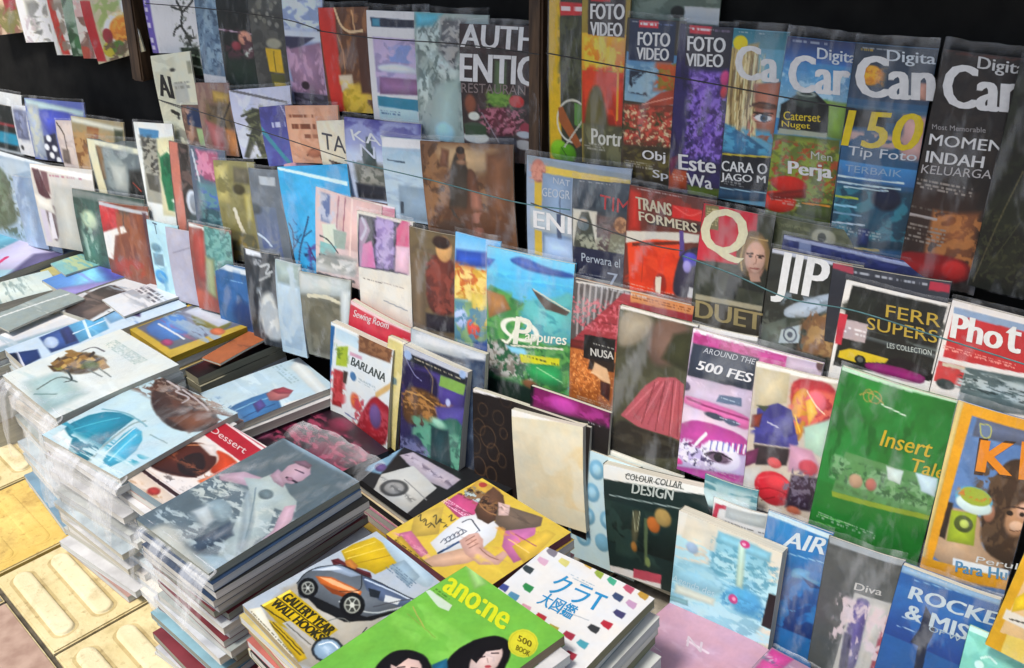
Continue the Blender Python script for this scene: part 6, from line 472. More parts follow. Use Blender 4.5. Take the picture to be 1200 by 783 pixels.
('notebook','notebook','pale blue notebook patterned with blue dotted discs and a pink edge','books and magazines propped up behind the stacks',(-0.9293,1.2422,0.3257),(0.9999,0.0014,0.0134),(0.0134,-0.106,-0.9943),0.1441,0.235,0.008,0.0045,None,72,109,1.026,'c8c4b4',[('F','b4ccd0'),('P',[0,0,0.065,-0.006,-0.132,0.999,-0.229,0.999],'c49cac',0.018,1),('E',0.108,0.165,0.112,0.082,'6c9cb4',0.024,1,0),('E',0.403,0.139,0.112,0.082,'6c9cb4',0.024,1,0),('E',0.047,0.376,0.112,0.082,'6c9cb4',0.024,1,0),('E',0.347,0.347,0.112,0.082,'6c9cb4',0.024,1,0),('E',0.639,0.318,0.112,0.082,'6c9cb4',0.024,1,0),('E',-0.015,0.593,0.112,0.082,'6c9cb4',0.024,1,0),('E',0.29,0.567,0.112,0.082,'6c9cb4',0.024,1,0),('E',0.586,0.543,0.112,0.082,'6c9cb4',0.024,1,0),('E',-0.066,0.796,0.112,0.082,'6c9cb4',0.024,1,0),('E',0.231,0.779,0.112,0.082,'6c9cb4',0.024,1,0),('E',0.519,0.762,0.112,0.082,'6c9cb4',0.024,1,0),('E',0.69,0.113,0.112,0.082,'6c9cb4',0.024,1,0),('E',0.108,0.165,0.065,0.047,'90b8c8',0.024,1,0),('E',0.403,0.139,0.065,0.047,'90b8c8',0.024,1,0),('E',0.047,0.376,0.065,0.047,'90b8c8',0.024,1,0),('E',0.347,0.347,0.065,0.047,'90b8c8',0.024,1,0),('E',0.639,0.318,0.065,0.047,'90b8c8',0.024,1,0),('E',-0.015,0.593,0.065,0.047,'90b8c8',0.024,1,0),('E',0.29,0.567,0.065,0.047,'90b8c8',0.024,1,0),('E',0.586,0.543,0.065,0.047,'90b8c8',0.024,1,0),('E',-0.066,0.796,0.065,0.047,'90b8c8',0.024,1,0),('E',0.231,0.779,0.065,0.047,'90b8c8',0.024,1,0)],[],False,0),
('book','book','dark green interiors book with a white top band and a vase still life','books and magazines propped up behind the stacks',(-0.8493,1.2298,0.3225),(0.9945,0.0112,0.1046),(0.1052,-0.1054,-0.9888),0.2036,0.2192,0.016,0.0045,None,107,108,1.026,'c8c4b4',[('F','20302e'),('P',[0,0,0.996,-0.086,0.977,0.054,-0.018,0.134],'d0d0c8',0.008,1),('S',0.223,0.039,0.774,0.047,1,'3c403c',0.9),('G',-0.04,0.31,0.975,0.706,'263833','18211f',1),('N',-0.041,0.334,0.54,0.8,9.004,9.047,0.5,'2c403a',1,0.048),('L',[0.061,0.261,0.848,0.204],0.011,'8c9c98',1),('P',[0.283,0.336,0.369,0.329,0.34,0.537,0.299,0.674,0.258,0.623],'50503c',0.016,1),('L',[0.291,0.349,0.306,0.531],0.008,'989c80',1),('L',[0.36,0.339,0.324,0.526],0.008,'989c80',1),('E',0.281,0.679,0.032,0.047,'886030',0.016,1,0),('P',[0.4,0.382,0.442,0.378,0.403,0.818,0.377,0.825],'506044',0.012,1),('E',0.49,0.419,0.063,0.071,'a8602c',0.016,1,0),('E',0.585,0.333,0.079,0.079,'98804c',0.024,1,0),('E',0.413,0.783,0.024,0.047,'708050',0.012,1,0),('P',[-0.123,0.959,0.536,0.888,0.531,1.001,-0.14,1.064],'d0ccc8',0.008,1),('P',[0.26,0.893,0.546,0.861,0.533,0.952,0.246,0.986],'b04858',0.008,1)],[('COLOUR COLLAR',0.22,0.085,0.758,0.043,0.232,0.029,'4c504c',0.01,'lettering'),('DESIGN',0.283,0.191,0.682,0.158,0.296,0.097,'b0b8b0',0.02,'title')],False,0),
('magazine','magazine','teal striped magazine in a clear sleeve behind the painting notebook','books and magazines propped up behind the stacks',(-0.6566,1.2407,0.3676),(0.9994,0.0038,0.0353),(0.0355,-0.106,-0.9937),0.0934,0.1783,0.002,0.0045,0.01,55,92,1.026,'c8c4b4',[('F','508088'),('N',-0.232,0.04,1.058,0.199,2.168,26.979,0.5,'98b4b4',1,0.092),('P',[-0.021,0.147,0.887,0.09,0.873,0.234,-0.04,0.315],'a8c0c0',0.046,1),('R',-0.007,0.308,0.967,0.76,'1c2424',0.062,1)],[],False,0),
('magazine','magazine','white magazine with a tall red initial and a grey panel','books and magazines propped up behind the stacks',(-0.6341,1.2294,0.3374),(0.9996,0.003,0.0286),(0.0288,-0.106,-0.994),0.1026,0.2391,0.002,0.0045,0.012,62,120,1.026,'c8c4b4',[('F','bcbcba'),('P',[0,0,0.999,-0.023,0.991,0.011,-0.011,0.035],'d0d4d0',0.014,1),('P',[0.036,0.042,0.243,0.029,0.232,0.058,0.114,0.07,0.056,0.201,-0.02,0.2],'a82c44',0.014,1),('P',[0.244,0.036,0.934,0.007,0.894,0.105,0.226,0.12],'98a0a0',0.027,1),('S',0.198,0.131,0.899,0.131,1,'404040',0.9)],[],False,0),
('notebook','notebook','cream hardback notebook with a blue water lily painting and a black clasp','books and magazines propped up behind the stacks',(-0.6794,1.1985,0.3122),(0.9996,-0.003,-0.0277),(-0.0279,-0.106,-0.994),0.1824,0.2548,0.018,0,None,111,123,1.026,'c8c4b4',[('F','d2ccb8'),('P',[0,0,0.086,-0.007,-0.031,0.982,-0.143,0.996],'d8d4c4',0.011,1),('P',[0.399,0.03,0.948,0.016,0.896,0.881,-0.076,0.926,-0.049,0.364,0.315,0.362,0.379,0.22],'88c0d0',0.053,1),('P',[0.083,0.092,0.369,0.053,0.367,0.251,-0.005,0.349],'d0ccb8',0.046,1),('P',[0.399,0.03,0.904,0.031,0.902,0.107,0.395,0.109],'7cb4c4',0.023,1),('N',-0.075,0.169,1.052,0.783,9.364,36.203,0.5,'a8d4dc',1,0.046),('N',0.351,0.098,0.984,0.417,18.727,48.271,0.55,'5c98ac',1,0.046),('E',0.166,0.238,0.061,0.041,'90a8c0',0.023,1,0),('P',[-0.001,0.382,0.342,0.312,0.532,0.434,0.462,0.527,-0.013,0.559],'8cc0d0',0.046,1),('P',[0.043,0.567,0.448,0.546,0.439,0.605,0.034,0.641],'c0ccbc',0.031,1),('N',-0.004,0.362,0.5,0.445,10.924,36.203,0.5,'9cccd8',1,0.046),('E',0.723,0.466,0.168,0.097,'4c98c0',0.061,1,0),('N',0.5,0.445,0.937,0.555,26.218,48.271,0.5,'4088b0',1,0.046),('P',[-0.034,0.68,0.182,0.657,0.188,0.698,-0.028,0.72],'70a0a4',0.015,1),('P',[0.602,0.054,0.668,0.058,0.691,0.377,0.624,0.374],'b0ccb8',0.031,1),('E',0.659,0.048,0.046,0.028,'c03c74',0.011,1,0),('E',0.651,0.051,0.018,0.011,'e8a8c0',0.008,1,0),('E',0.617,0.485,0.046,0.035,'b04078',0.011,1,0),('E',0.625,0.482,0.018,0.014,'d890b0',0.008,1,0),('N',-0.061,0.898,0.896,0.881,14.566,28.963,0.5,'94ccdc',1,0.046),('N',0.65,0.733,0.894,0.777,26.218,48.271,0.6,'6c9098',1,0.046),('P',[0.934,0.323,1.068,0.313,1.047,0.58,0.909,0.585],'121212',0.008,1),('P',[-0.154,0.912,-0.107,0.908,-0.122,1.017,-0.16,1.017],'302c28',0.008,1)],[('Agenda des',-0.002,0.576,0.431,0.552,0.007,0.503,'b4d4dc',0,'lettering')],False,0),
('magazine','magazine','blue aircraft magazine with white capitals and a faint jet','books and magazines propped up behind the stacks',(-0.537,1.2251,0.3537),(0.9984,0.0494,-0.0272),(-0.0217,-0.1073,-0.994),0.1041,0.2707,0.002,0.0045,0.012,69,138,1.026,'c8c4b4',[('F','1c64a0'),('G',-0.207,0.038,1.28,0.752,'2c80b8','0c2c64',1),('N',-0.207,0.038,1.28,0.752,4.502,8.996,0.5,'2470ac',1,0.074),('P',[0,0,1,0.011,1.012,0.043,-0.002,0.035],'b8d0d8',0.019,1),('L',[0.36,0.232,0.969,0.201],0.017,'78a8c8',1),('P',[0.506,0.303,0.793,0.29,0.731,0.337,1.019,0.335,0.797,0.374,0.66,0.361,0.479,0.381],'5090b8',0.025,1),('P',[0.656,0.35,1.007,0.373,0.805,0.396],'1c3c6c',0.025,1),('L',[0.237,0.647,0.635,0.599],0.015,'4880a8',1),('N',-0.015,0.655,1.082,0.791,13.505,40.481,0.62,'183c74',1,0.074),('S',0.08,0.012,0.62,0.026,1,'b8b8b8',0.6),('S',0.06,0.894,0.546,0.939,3,'b4b4b0',0.55)],[('AIR',0.281,0.197,0.924,0.15,0.351,0.086,'c8d4d8',0.025,'title')],False,0),
('magazine','magazine','grey sleeved magazine with a framed picture of purple and white figures','books and magazines propped up behind the stacks',(-0.4351,1.221,0.3532),(0.9983,0.0489,-0.0319),(-0.0265,-0.1075,-0.9939),0.1113,0.2426,0.002,0.0045,0.016,79,128,1.026,'c8c4b4',[('F','4c5050'),('N',-0.312,0.074,1.261,0.687,5.189,7.508,0.5,'565a5a',1,0.064),('P',[0,0,1,-0.004,0.995,0.04,0.016,0.048],'90989c',0.016,1),('P',[0.464,0.331,0.963,0.313,0.978,0.859,0.355,1.014],'a8a8a4',0.013,1),('P',[0.494,0.351,0.701,0.345,0.693,0.586,0.65,0.94,0.447,0.991,0.452,0.573],'544c80',0.032,1),('P',[0.894,0.433,0.969,0.39,1.021,0.848,0.848,0.891],'984858',0.032,1),('P',[0.68,0.35,0.947,0.33,0.908,0.536,0.759,0.706,0.76,0.913,0.672,0.935,0.671,0.591],'b0b0ac',0.032,1),('N',0.243,0.379,1.128,0.821,13.343,15.016,0.55,'c4b4b8',1,0.064),('P',[0.429,0.647,0.526,0.651,0.56,0.963,0.447,0.991],'302c50',0.032,1)],[('Diva',0.445,0.309,0.805,0.283,0.45,0.256,'b8b8b4',0.015,'title')],False,0),
('book','book','blue book of missiles with bold white capitals and a dark rocket silhouette','books and magazines propped up behind the stacks',(-0.3233,1.217,0.3531),(0.9961,0.0441,-0.0762),(-0.071,-0.1096,-0.9914),0.1327,0.2278,0.008,0.0045,0.014,104,123,1.026,'c8c4b4',[('F','1c5490'),('G',-0.339,0.154,1.237,0.547,'2c68a4','143c80',1),('N',-0.357,0.104,1.237,0.547,5.56,6.588,0.5,'2460a0',1,0.049),('P',[0,0,1,-0.01,1.02,0.036,0.002,0.053],'7898b4',0.016,1),('L',[0.157,0.075,0.975,0.011],0.01,'6c98c0',1),('L',[0.139,0.369,1.044,0.336],0.011,'90acc8',1),('L',[0.112,0.449,0.369,0.436],0.01,'90acc8',1),('P',[0.331,0.219,0.419,0.28,0.49,0.368,0.46,0.504,0.487,0.74,0.403,0.769,0.37,0.534,0.286,0.534,0.338,0.403],'10203c',0.008,1),('S',0.08,0.012,0.62,0.026,1,'b8b8b8',0.6),('S',0.06,0.886,0.571,0.931,3,'b4b4b0',0.55)],[('ROCKE',0.137,0.217,1.029,0.179,0.146,0.119,'b4c4cc',0.04,'title'),('& MISS',0.156,0.364,0.943,0.343,0.151,0.254,'b4c4cc',0.03,'title'),('OF W',0.425,0.389,0.762,0.376,0.427,0.347,'98acb8',0.01,'lettering')],False,0),
('booklet','booklet','mint green booklet in the lower right corner','books and magazines propped up behind the stacks',(-0.2179,1.1933,0.3106),(0.9992,0.0326,-0.0213),(-0.0177,-0.1067,-0.9941),0.0861,0.1029,0.002,0.0045,None,71,59,1.026,'c8c4b4',[('F','70b8a8'),('N',-0.255,0.049,1.117,0.459,4.669,5.796,0.5,'80c8b8',1,0.071),('P',[0,0,0.999,-0.029,1.018,0.047,0.005,0.084],'b0dcd0',0.012,1),('L',[0.274,0.404,0.387,0.325,0.505,0.389],0.036,'b8dcd4',1),('E',0.274,0.522,0.071,0.072,'b8dcd4',0.018,1,0)],[],False,0),
('magazine','magazine','yellow framed magazine cut off by the right edge of the photo','books and magazines propped up behind the stacks',(-0.168,1.191,0.4768),(0.9902,0.0198,-0.1381),(-0.1351,-0.1098,-0.9847),0.1164,0.1708,0.002,0.0045,0.012,107,107,1.026,'c8c4b4',[('F','d0b858'),('P',[0,0,1,-0.004,1.007,0.074,0.053,0.11],'c49414',0.008,1),('P',[0,0,0.119,-0.014,0.177,1.005,-0.003,1.015],'c49414',0.012,1),('P',[0.112,0.12,1,-0.004,1.177,0.668,0.09,0.819],'c8a878',0.008,1),('R',0.056,0.585,0.383,0.686,'c8c4b8',0.016,1),('L',[0.129,0.659,0.318,0.627],0.02,'302c28',1),('P',[0.093,0.465,0.182,0.342,0.257,0.498,0.117,0.594],'d0b020',0.016,1)],[],False,0),
('magazine','magazine','orange and brown covered magazine at the far left end of the stacks','magazines lying on the stacks',(-3.4753,1.5094,0.255),(0.9807,0.1957,0),(0.1957,-0.9807,-0),0.3146,0.3577,0.02,0.002,None,98,152,0.842,'c8c4b4',[('F','b8946c'),('N',-0.738,0.146,1.592,0.79,5.526,23.891,0.5,'8c7c70',1,0.078),('L',[0.602,0.509,0.575,0.17],0.039,'c87838',1)],[],True,0),
('magazine','magazine','teal and lavender magazine on the far left stack','magazines lying on the stacks',(-3.0371,1.3604,0.3),(0.9989,-0.0473,0),(-0.0473,-0.9989,0),0.334,0.2648,0.018,0.002,None,89,138,0.842,'c8c4b4',[('F','8fb4c4'),('P',[-0.081,0.877,0,0,0.41,0.097,0.39,1.04],'5c98b0',0.028,1),('N',-0.706,0.542,1.405,0.479,3.513,21.66,0.5,'b4c8d0',1,0.085),('P',[0.258,0.04,0.988,0.198,0.964,0.734,0.542,1.123],'b8b4d0',0.043,1),('P',[0.769,0.424,0.951,0.174,1.154,0.481,1.005,0.85],'5c5478',0.057,1),('L',[0.698,0.794,0.628,0.642],0.043,'c02c68',1)],[],True,0),
('magazine','magazine','pale green and white magazine on top of the left stack','magazines lying on the stacks',(-2.6322,1.1913,0.305),(0.9537,-0.3006,0),(-0.3006,-0.9537,0),0.1494,0.2107,0.018,0.002,None,32,129,0.842,'c8c4b4',[('F','b4c8c4'),('N',-1.123,0.86,2.498,0.296,1.603,20.222,0.5,'d4dcd4',1,0.234),('P',[-0.014,0.984,0.067,0.179,0.997,0.054,1.141,1.113],'c8d4cc',0.156,1),('N',-0.945,0.879,2.498,0.296,3.205,33.703,0.6,'889c98',1,0.234)],[],True,0),
('magazine','magazine','yellowish magazine corner peeping between the left stacks','magazines lying on the stacks',(-2.6799,1.3073,0.285),(0.9902,-0.1399,0),(-0.1399,-0.9902,0),0.1215,0.1109,0.02,0.002,None,32,61,0.842,'c8c4b4',[('F','b0a868'),('N',-0.868,0.594,1.422,0.282,4.17,15.952,0.5,'7c9488',1,0.24)],[],True,0),
('magazine','magazine','magazine with a bright blue and violet sky','magazines lying on the stacks',(-2.531,1.3141,0.315),(0.9906,-0.1371,0),(-0.1371,-0.9906,0),0.1639,0.1824,0.018,0.002,None,46,104,0.842,'c8c4b4',[('F','5080c8'),('P',[0.093,0.997,0,0,0.997,0.075,0.848,1.101],'5c90d4',0.082,1),('P',[0.013,0.457,0.187,0.184,0.886,0.443,0.712,0.778],'7cc4e4',0.192,1),('P',[0,0,0.997,0.075,1.001,0.362,0.09,0.25],'5058a8',0.164,1),('N',-0.92,0.631,1.865,0.45,2.284,20.331,0.5,'8098d8',1,0.164),('P',[0.521,1.054,1.103,0.147,1.614,0.493,0.956,1.093],'8c84c0',0.109,1)],[],True,0),
('magazine','magazine','pale pink magazine with a fine line drawing','magazines lying on the stacks',(-2.3969,1.3255,0.3),(0.9927,-0.1207,0),(-0.1207,-0.9927,0),0.2324,0.0913,0.018,0.002,None,73,51,0.842,'c8c4b4',[('F','c8b8b4'),('N',-0.316,0.599,1.08,0.186,6.387,13.322,0.5,'d8ccc8',1,0.104),('L',[0.058,0.478,0.369,0.456,0.44,0.178,0.735,0.311],0.021,'8c6c68',1)],[],True,0),
('magazine','magazine','white magazine with a dark brown photo of a car on logs','magazines lying on the stacks',(-2.4181,1.2636,0.31),(0.9971,0.0767,0),(0.0767,-0.9971,-0),0.1863,0.2057,0.018,0.002,None,71,112,0.842,'c8c4b4',[('F','c8d0d4'),('P',[0.243,0.976,0.171,0.209,0.572,0.254,0.939,0.359,0.804,1.122],'443834',0.036,1),('N',-0.507,0.503,1.564,0.781,6.244,29.284,0.5,'6c5c54',1,0.107),('P',[0.208,0.601,0.245,0.635,0.256,0.673,0.242,0.708,0.205,0.735,0.148,0.749,0.08,0.75,0.014,0.737,-0.042,0.711,-0.08,0.677,-0.093,0.639,-0.079,0.603,-0.041,0.576,0.017,0.561,0.086,0.561,0.152,0.575],'c8c8cc',0.027,1),('P',[0.766,0.591,0.801,0.261,0.983,0.34,0.9,0.634],'383438',0.036,1),('N',0.26,0.115,1.615,0.317,5.62,29.284,0.55,'98a8b4',1,0.107),('P',[0.621,0.909,0.674,0.528,0.876,0.542,0.931,1.065],'685850',0.053,1)],[],True,0),
('magazine','magazine','white magazine with a grey blue photo on the left stacks','magazines lying on the stacks',(-2.3584,1.0785,0.3),(0.9932,-0.1162,0),(-0.1162,-0.9932,0),0.0959,0.2502,0.018,0.002,None,30,164,0.842,'c8c4b4',[('F','c8ccd0'),('P',[-0.263,0.93,0,0,0.455,0.008,0.596,1.048],'dcdcdc',0.085,1),('L',[-0.008,0.726,-0.074,0.3],0.06,'808890',1),('P',[0.596,1.048,0.9,0.015,1.356,0.061,1.494,1.172],'90a8b4',0.17,1),('N',-1.385,0.775,4.152,0.555,1.304,32.12,0.5,'a4b4bc',1,0.256)],[],True,0),
('magazine','magazine','white picture catalogue with rows of blue images','magazines lying on the stacks',(-2.2169,1.2739,0.307),(0.987,-0.1605,0),(-0.1605,-0.987,0),0.125,0.4,0.018,0.002,None,40,255,0.842,'c8c4b4',[('F','b8ccdc'),('P',[0.185,1.042,0.543,0.867,0.937,0.893,1.115,1.122],'24386c',0.048,1),('L',[0.358,1.022,1.001,1.054],0.044,'c8ccd8',1),('L',[0.373,0.966,1.019,0.999],0.051,'c8ccd8',1),('P',[0.281,1.043,0.373,0.966,1.06,1.013,1.074,1.108],'101830',0.048,1),('P',[0.07,0.803,-0.01,0.597,0.913,0.662,0.886,0.829],'34508c',0.048,1),('P',[0.588,0.748,0.673,0.762,0.725,0.778,0.741,0.795,0.715,0.808,0.654,0.818,0.559,0.822,0.457,0.819,0.352,0.81,0.265,0.797,0.211,0.781,0.193,0.764,0.22,0.749,0.283,0.74,0.38,0.736,0.483,0.739],'a8bcd8',0.048,1),('P',[0.098,0.684,0.065,0.607,0.792,0.667,0.775,0.726],'2c3464',0.048,1),('P',[0.01,0.621,-0.073,0.407,0.799,0.471,0.913,0.662],'54a0cc',0.038,1),('L',[0.031,0.529,0.861,0.594],0.051,'c8dce8',1),('L',[0.456,0.645,0.385,0.436],0.038,'c8dce8',1),('N',-0.602,0.545,1.352,0.545,6.287,66.449,0.5,'88c4e0',1,0.191),('P',[0.107,0.42,-0.025,0.181,0.561,0.243,0.611,0.435],'78a8d0',0.064,1),('N',-0.702,0.324,1.163,0.319,5.239,66.449,0.5,'4c70a8',1,0.191),('P',[0.067,0.25,0.137,0.17,0.781,0.274,0.545,0.306],'483c6c',0.064,1)],[],True,0),
('magazine','magazine','yellow framed magazine with a sunny beach picture','magazines lying on the stacks',(-2.0969,1.3093,0.3),(0.9877,-0.156,0),(-0.156,-0.9877,0),0.2248,0.205,0.014,0.002,None,79,124,0.842,'b8981c',[('F','b89c34'),('P',[0.046,0.05,0.906,0.049,0.837,0.909,0.071,0.922],'6c7080',0.024,1),('P',[0.039,0.205,0.332,0.059,0.848,0.102,0.875,0.404,0.482,0.436],'787838',0.032,1),('P',[0.064,0.705,0.123,0.365,0.667,0.541,0.718,0.865,0.207,0.908],'4878b8',0.032,1),('N',-0.454,0.589,1.309,0.345,6.909,24.275,0.5,'8ca0b4',1,0.096),('P',[0.138,0.351,0.122,0.071,0.768,0.12,0.775,0.279],'b8c0cc',0.032,1),('P',[0.922,0.28,0.944,0.301,0.953,0.327,0.947,0.356,0.928,0.382,0.899,0.401,0.861,0.411,0.825,0.41,0.793,0.398,0.771,0.378,0.761,0.352,0.767,0.322,0.786,0.296,0.816,0.277,0.854,0.267,0.891,0.269],'b86848',0.024,1),('P',[0.718,0.813,0.741,0.831,0.752,0.854,0.753,0.877,0.739,0.897,0.714,0.912,0.683,0.917,0.648,0.915,0.618,0.904,0.595,0.887,0.583,0.864,0.582,0.84,0.596,0.82,0.621,0.805,0.653,0.799,0.687,0.801],'903c64',0.032,1),('N',-0.056,0.642,0.845,0.643,7.772,32.367,0.5,'c04c6c',1,0.096),('L',[0.186,0.705,0.739,0.688],0.024,'c8ccd0',1)],[],True,0),
('magazine','magazine','black and maroon magazine on a thick olive stack','magazines lying on the stacks',(-1.9117,1.3224,0.262),(0.9884,-0.1518,0),(-0.1518,-0.9884,0),0.1083,0.2236,0.018,0.002,None,41,137,0.842,'a09c84',[('F','201418'),('P',[0.234,0.11,0.911,0.036,0.807,0.964,0.066,0.949],'3c141c',0.093,1),('P',[-0.133,0.257,-0.062,0.025,0.252,0.052,0.209,0.269],'706c70',0.047,1),('N',-1.549,0.619,2.364,0.413,2.303,26.785,0.5,'501c24',1,0.186),('P',[-0.046,0.902,0.064,0.475,0.339,0.509,0.352,0.925],'7c4030',0.093,1)],[],True,0),
('magazine','magazine','pale blue magazine with a bowing figure in a red cap','magazines lying on the stacks',(-1.7408,1.2938,0.245),(0.9644,-0.2644,0),(-0.2644,-0.9644,0),0.1817,0.2405,0.014,0.002,None,70,157,0.842,'c8c4b4',[('F','acc4d0'),('P',[0,0,0.995,0.078,1.202,0.21,0.169,0.152],'ccd4d4',0.036,1),('N',-0.868,0.693,1.826,0.405,3.457,30.85,0.5,'c0d4dc',1,0.108),('P',[0.641,1.004,0.549,0.829,0.543,0.662,0.561,0.517,0.76,0.486,1.005,0.54,1.117,0.694,1.198,0.866,1.089,0.956],'3c6c9c',0.024,1),('L',[0.689,0.923,0.655,0.7,0.702,0.533],0.025,'6c9cc0',1),('L',[0.91,0.946,0.865,0.738,0.877,0.561],0.025,'28507c',1),('L',[1.11,0.9,1.019,0.693],0.022,'204468',1),('P',[0.584,0.542,0.544,0.444,0.632,0.372,0.765,0.352,0.846,0.416,0.833,0.512,0.761,0.57],'a06060',0.024,1),('P',[0.553,0.481,0.579,0.371,0.742,0.327,0.787,0.377,0.686,0.46],'8c3440',0.022,1),('P',[0.692,0.712,0.653,0.616,0.842,0.631,0.914,0.738],'4c4480',0.022,1),('L',[0.693,1.084,0.543,0.876],0.025,'5c80a0',1),('L',[0.542,1.085,0.448,0.911],0.02,'84a0b8',1),('P',[0.948,0.503,1.003,0.287,1.181,0.27,1.221,0.486],'d0d0cc',0.018,1),('P',[1.004,0.456,1.032,0.349,1.131,0.353,1.152,0.461],'7c7c80',0.027,1),('N',0.242,0.994,1.124,0.889,6.915,41.133,0.52,'6c88a8',1,0.108),('S',-0.014,0.3,0.574,0.196,3,'90a8b0',0.9)],[],True,0),
('magazine','magazine','dark purple magazine printed with pink roses','magazines lying on the stacks',(-1.6015,1.2364,0.2),(0.9731,-0.2305,0),(-0.2305,-0.9731,0),0.267,0.2312,0.016,0.002,None,121,156,0.842,'201820',[('F','2c1824'),('N',-0.576,0.671,1.144,0.154,5.93,15.272,0.52,'6c2440',1,0.063),('N',-0.576,0.671,1.144,0.154,11.86,24.435,0.58,'98405c',1,0.063),('P',[0.133,0.625,0.163,0.652,0.178,0.687,0.175,0.724,0.155,0.759,0.122,0.787,0.081,0.802,0.036,0.803,-0.006,0.789,-0.036,0.762,-0.052,0.727,-0.05,0.689,-0.03,0.654,0.005,0.626,0.047,0.611,0.092,0.611],'884864',0.042,1),('P',[0.505,0.004,0.536,0.037,0.551,0.079,0.547,0.123,0.525,0.163,0.487,0.193,0.441,0.209,0.391,0.208,0.347,0.19,0.315,0.158,0.298,0.115,0.303,0.07,0.325,0.029,0.363,-0.001,0.411,-0.017,0.461,-0.015],'702840',0.042,1)],[],True,0),
('magazine','magazine','black magazine carrying a white sketched car skeleton','magazines lying on the stacks',(-1.3256,1.284,0.185),(0.9848,-0.1736,0),(-0.1736,-0.9848,0),0.2713,0.1989,0.016,0.002,None,151,132,0.842,'101014',[('F','14161a'),('P',[0.061,0.479,0.102,0.345,0.643,0.308,0.666,0.507,0.44,0.564],'a8a0b0',0.013,1),('N',-0.004,0.435,0.763,0.421,23.614,34.416,0.5,'342c40',1,0.051),('P',[-0.208,0.521,-0.021,0.33,0.155,0.807,0.034,0.88],'78a0c0',0.025,1),('P',[0.116,0.696,0.131,0.716,0.138,0.739,0.137,0.762,0.128,0.781,0.112,0.794,0.091,0.798,0.069,0.793,0.05,0.78,0.035,0.76,0.028,0.737,0.028,0.714,0.038,0.694,0.054,0.681,0.075,0.678,0.097,0.682],'5c4c80',0.017,1),('P',[0.159,0.801,0.246,0.493,0.595,0.559,0.684,1.065,0.306,1.077],'b8bcbc',0.01,1),('P',[0.445,0.75,0.47,0.789,0.48,0.838,0.472,0.887,0.45,0.931,0.414,0.962,0.371,0.977,0.327,0.971,0.289,0.948,0.262,0.909,0.251,0.859,0.258,0.809,0.282,0.764,0.319,0.733,0.362,0.718,0.407,0.725],'484c50',0.017,1),('P',[0.422,0.779,0.44,0.807,0.446,0.84,0.442,0.876,0.425,0.907,0.4,0.929,0.369,0.939,0.338,0.936,0.312,0.919,0.293,0.891,0.286,0.857,0.29,0.821,0.308,0.79,0.333,0.767,0.365,0.758,0.395,0.761],'909498',0.017,1),('N',0.18,0.853,0.581,0.838,23.614,34.416,0.5,'303438',1,0.051),('L',[0.338,0.693,0.653,0.746],0.009,'808488',1)],[],True,0),
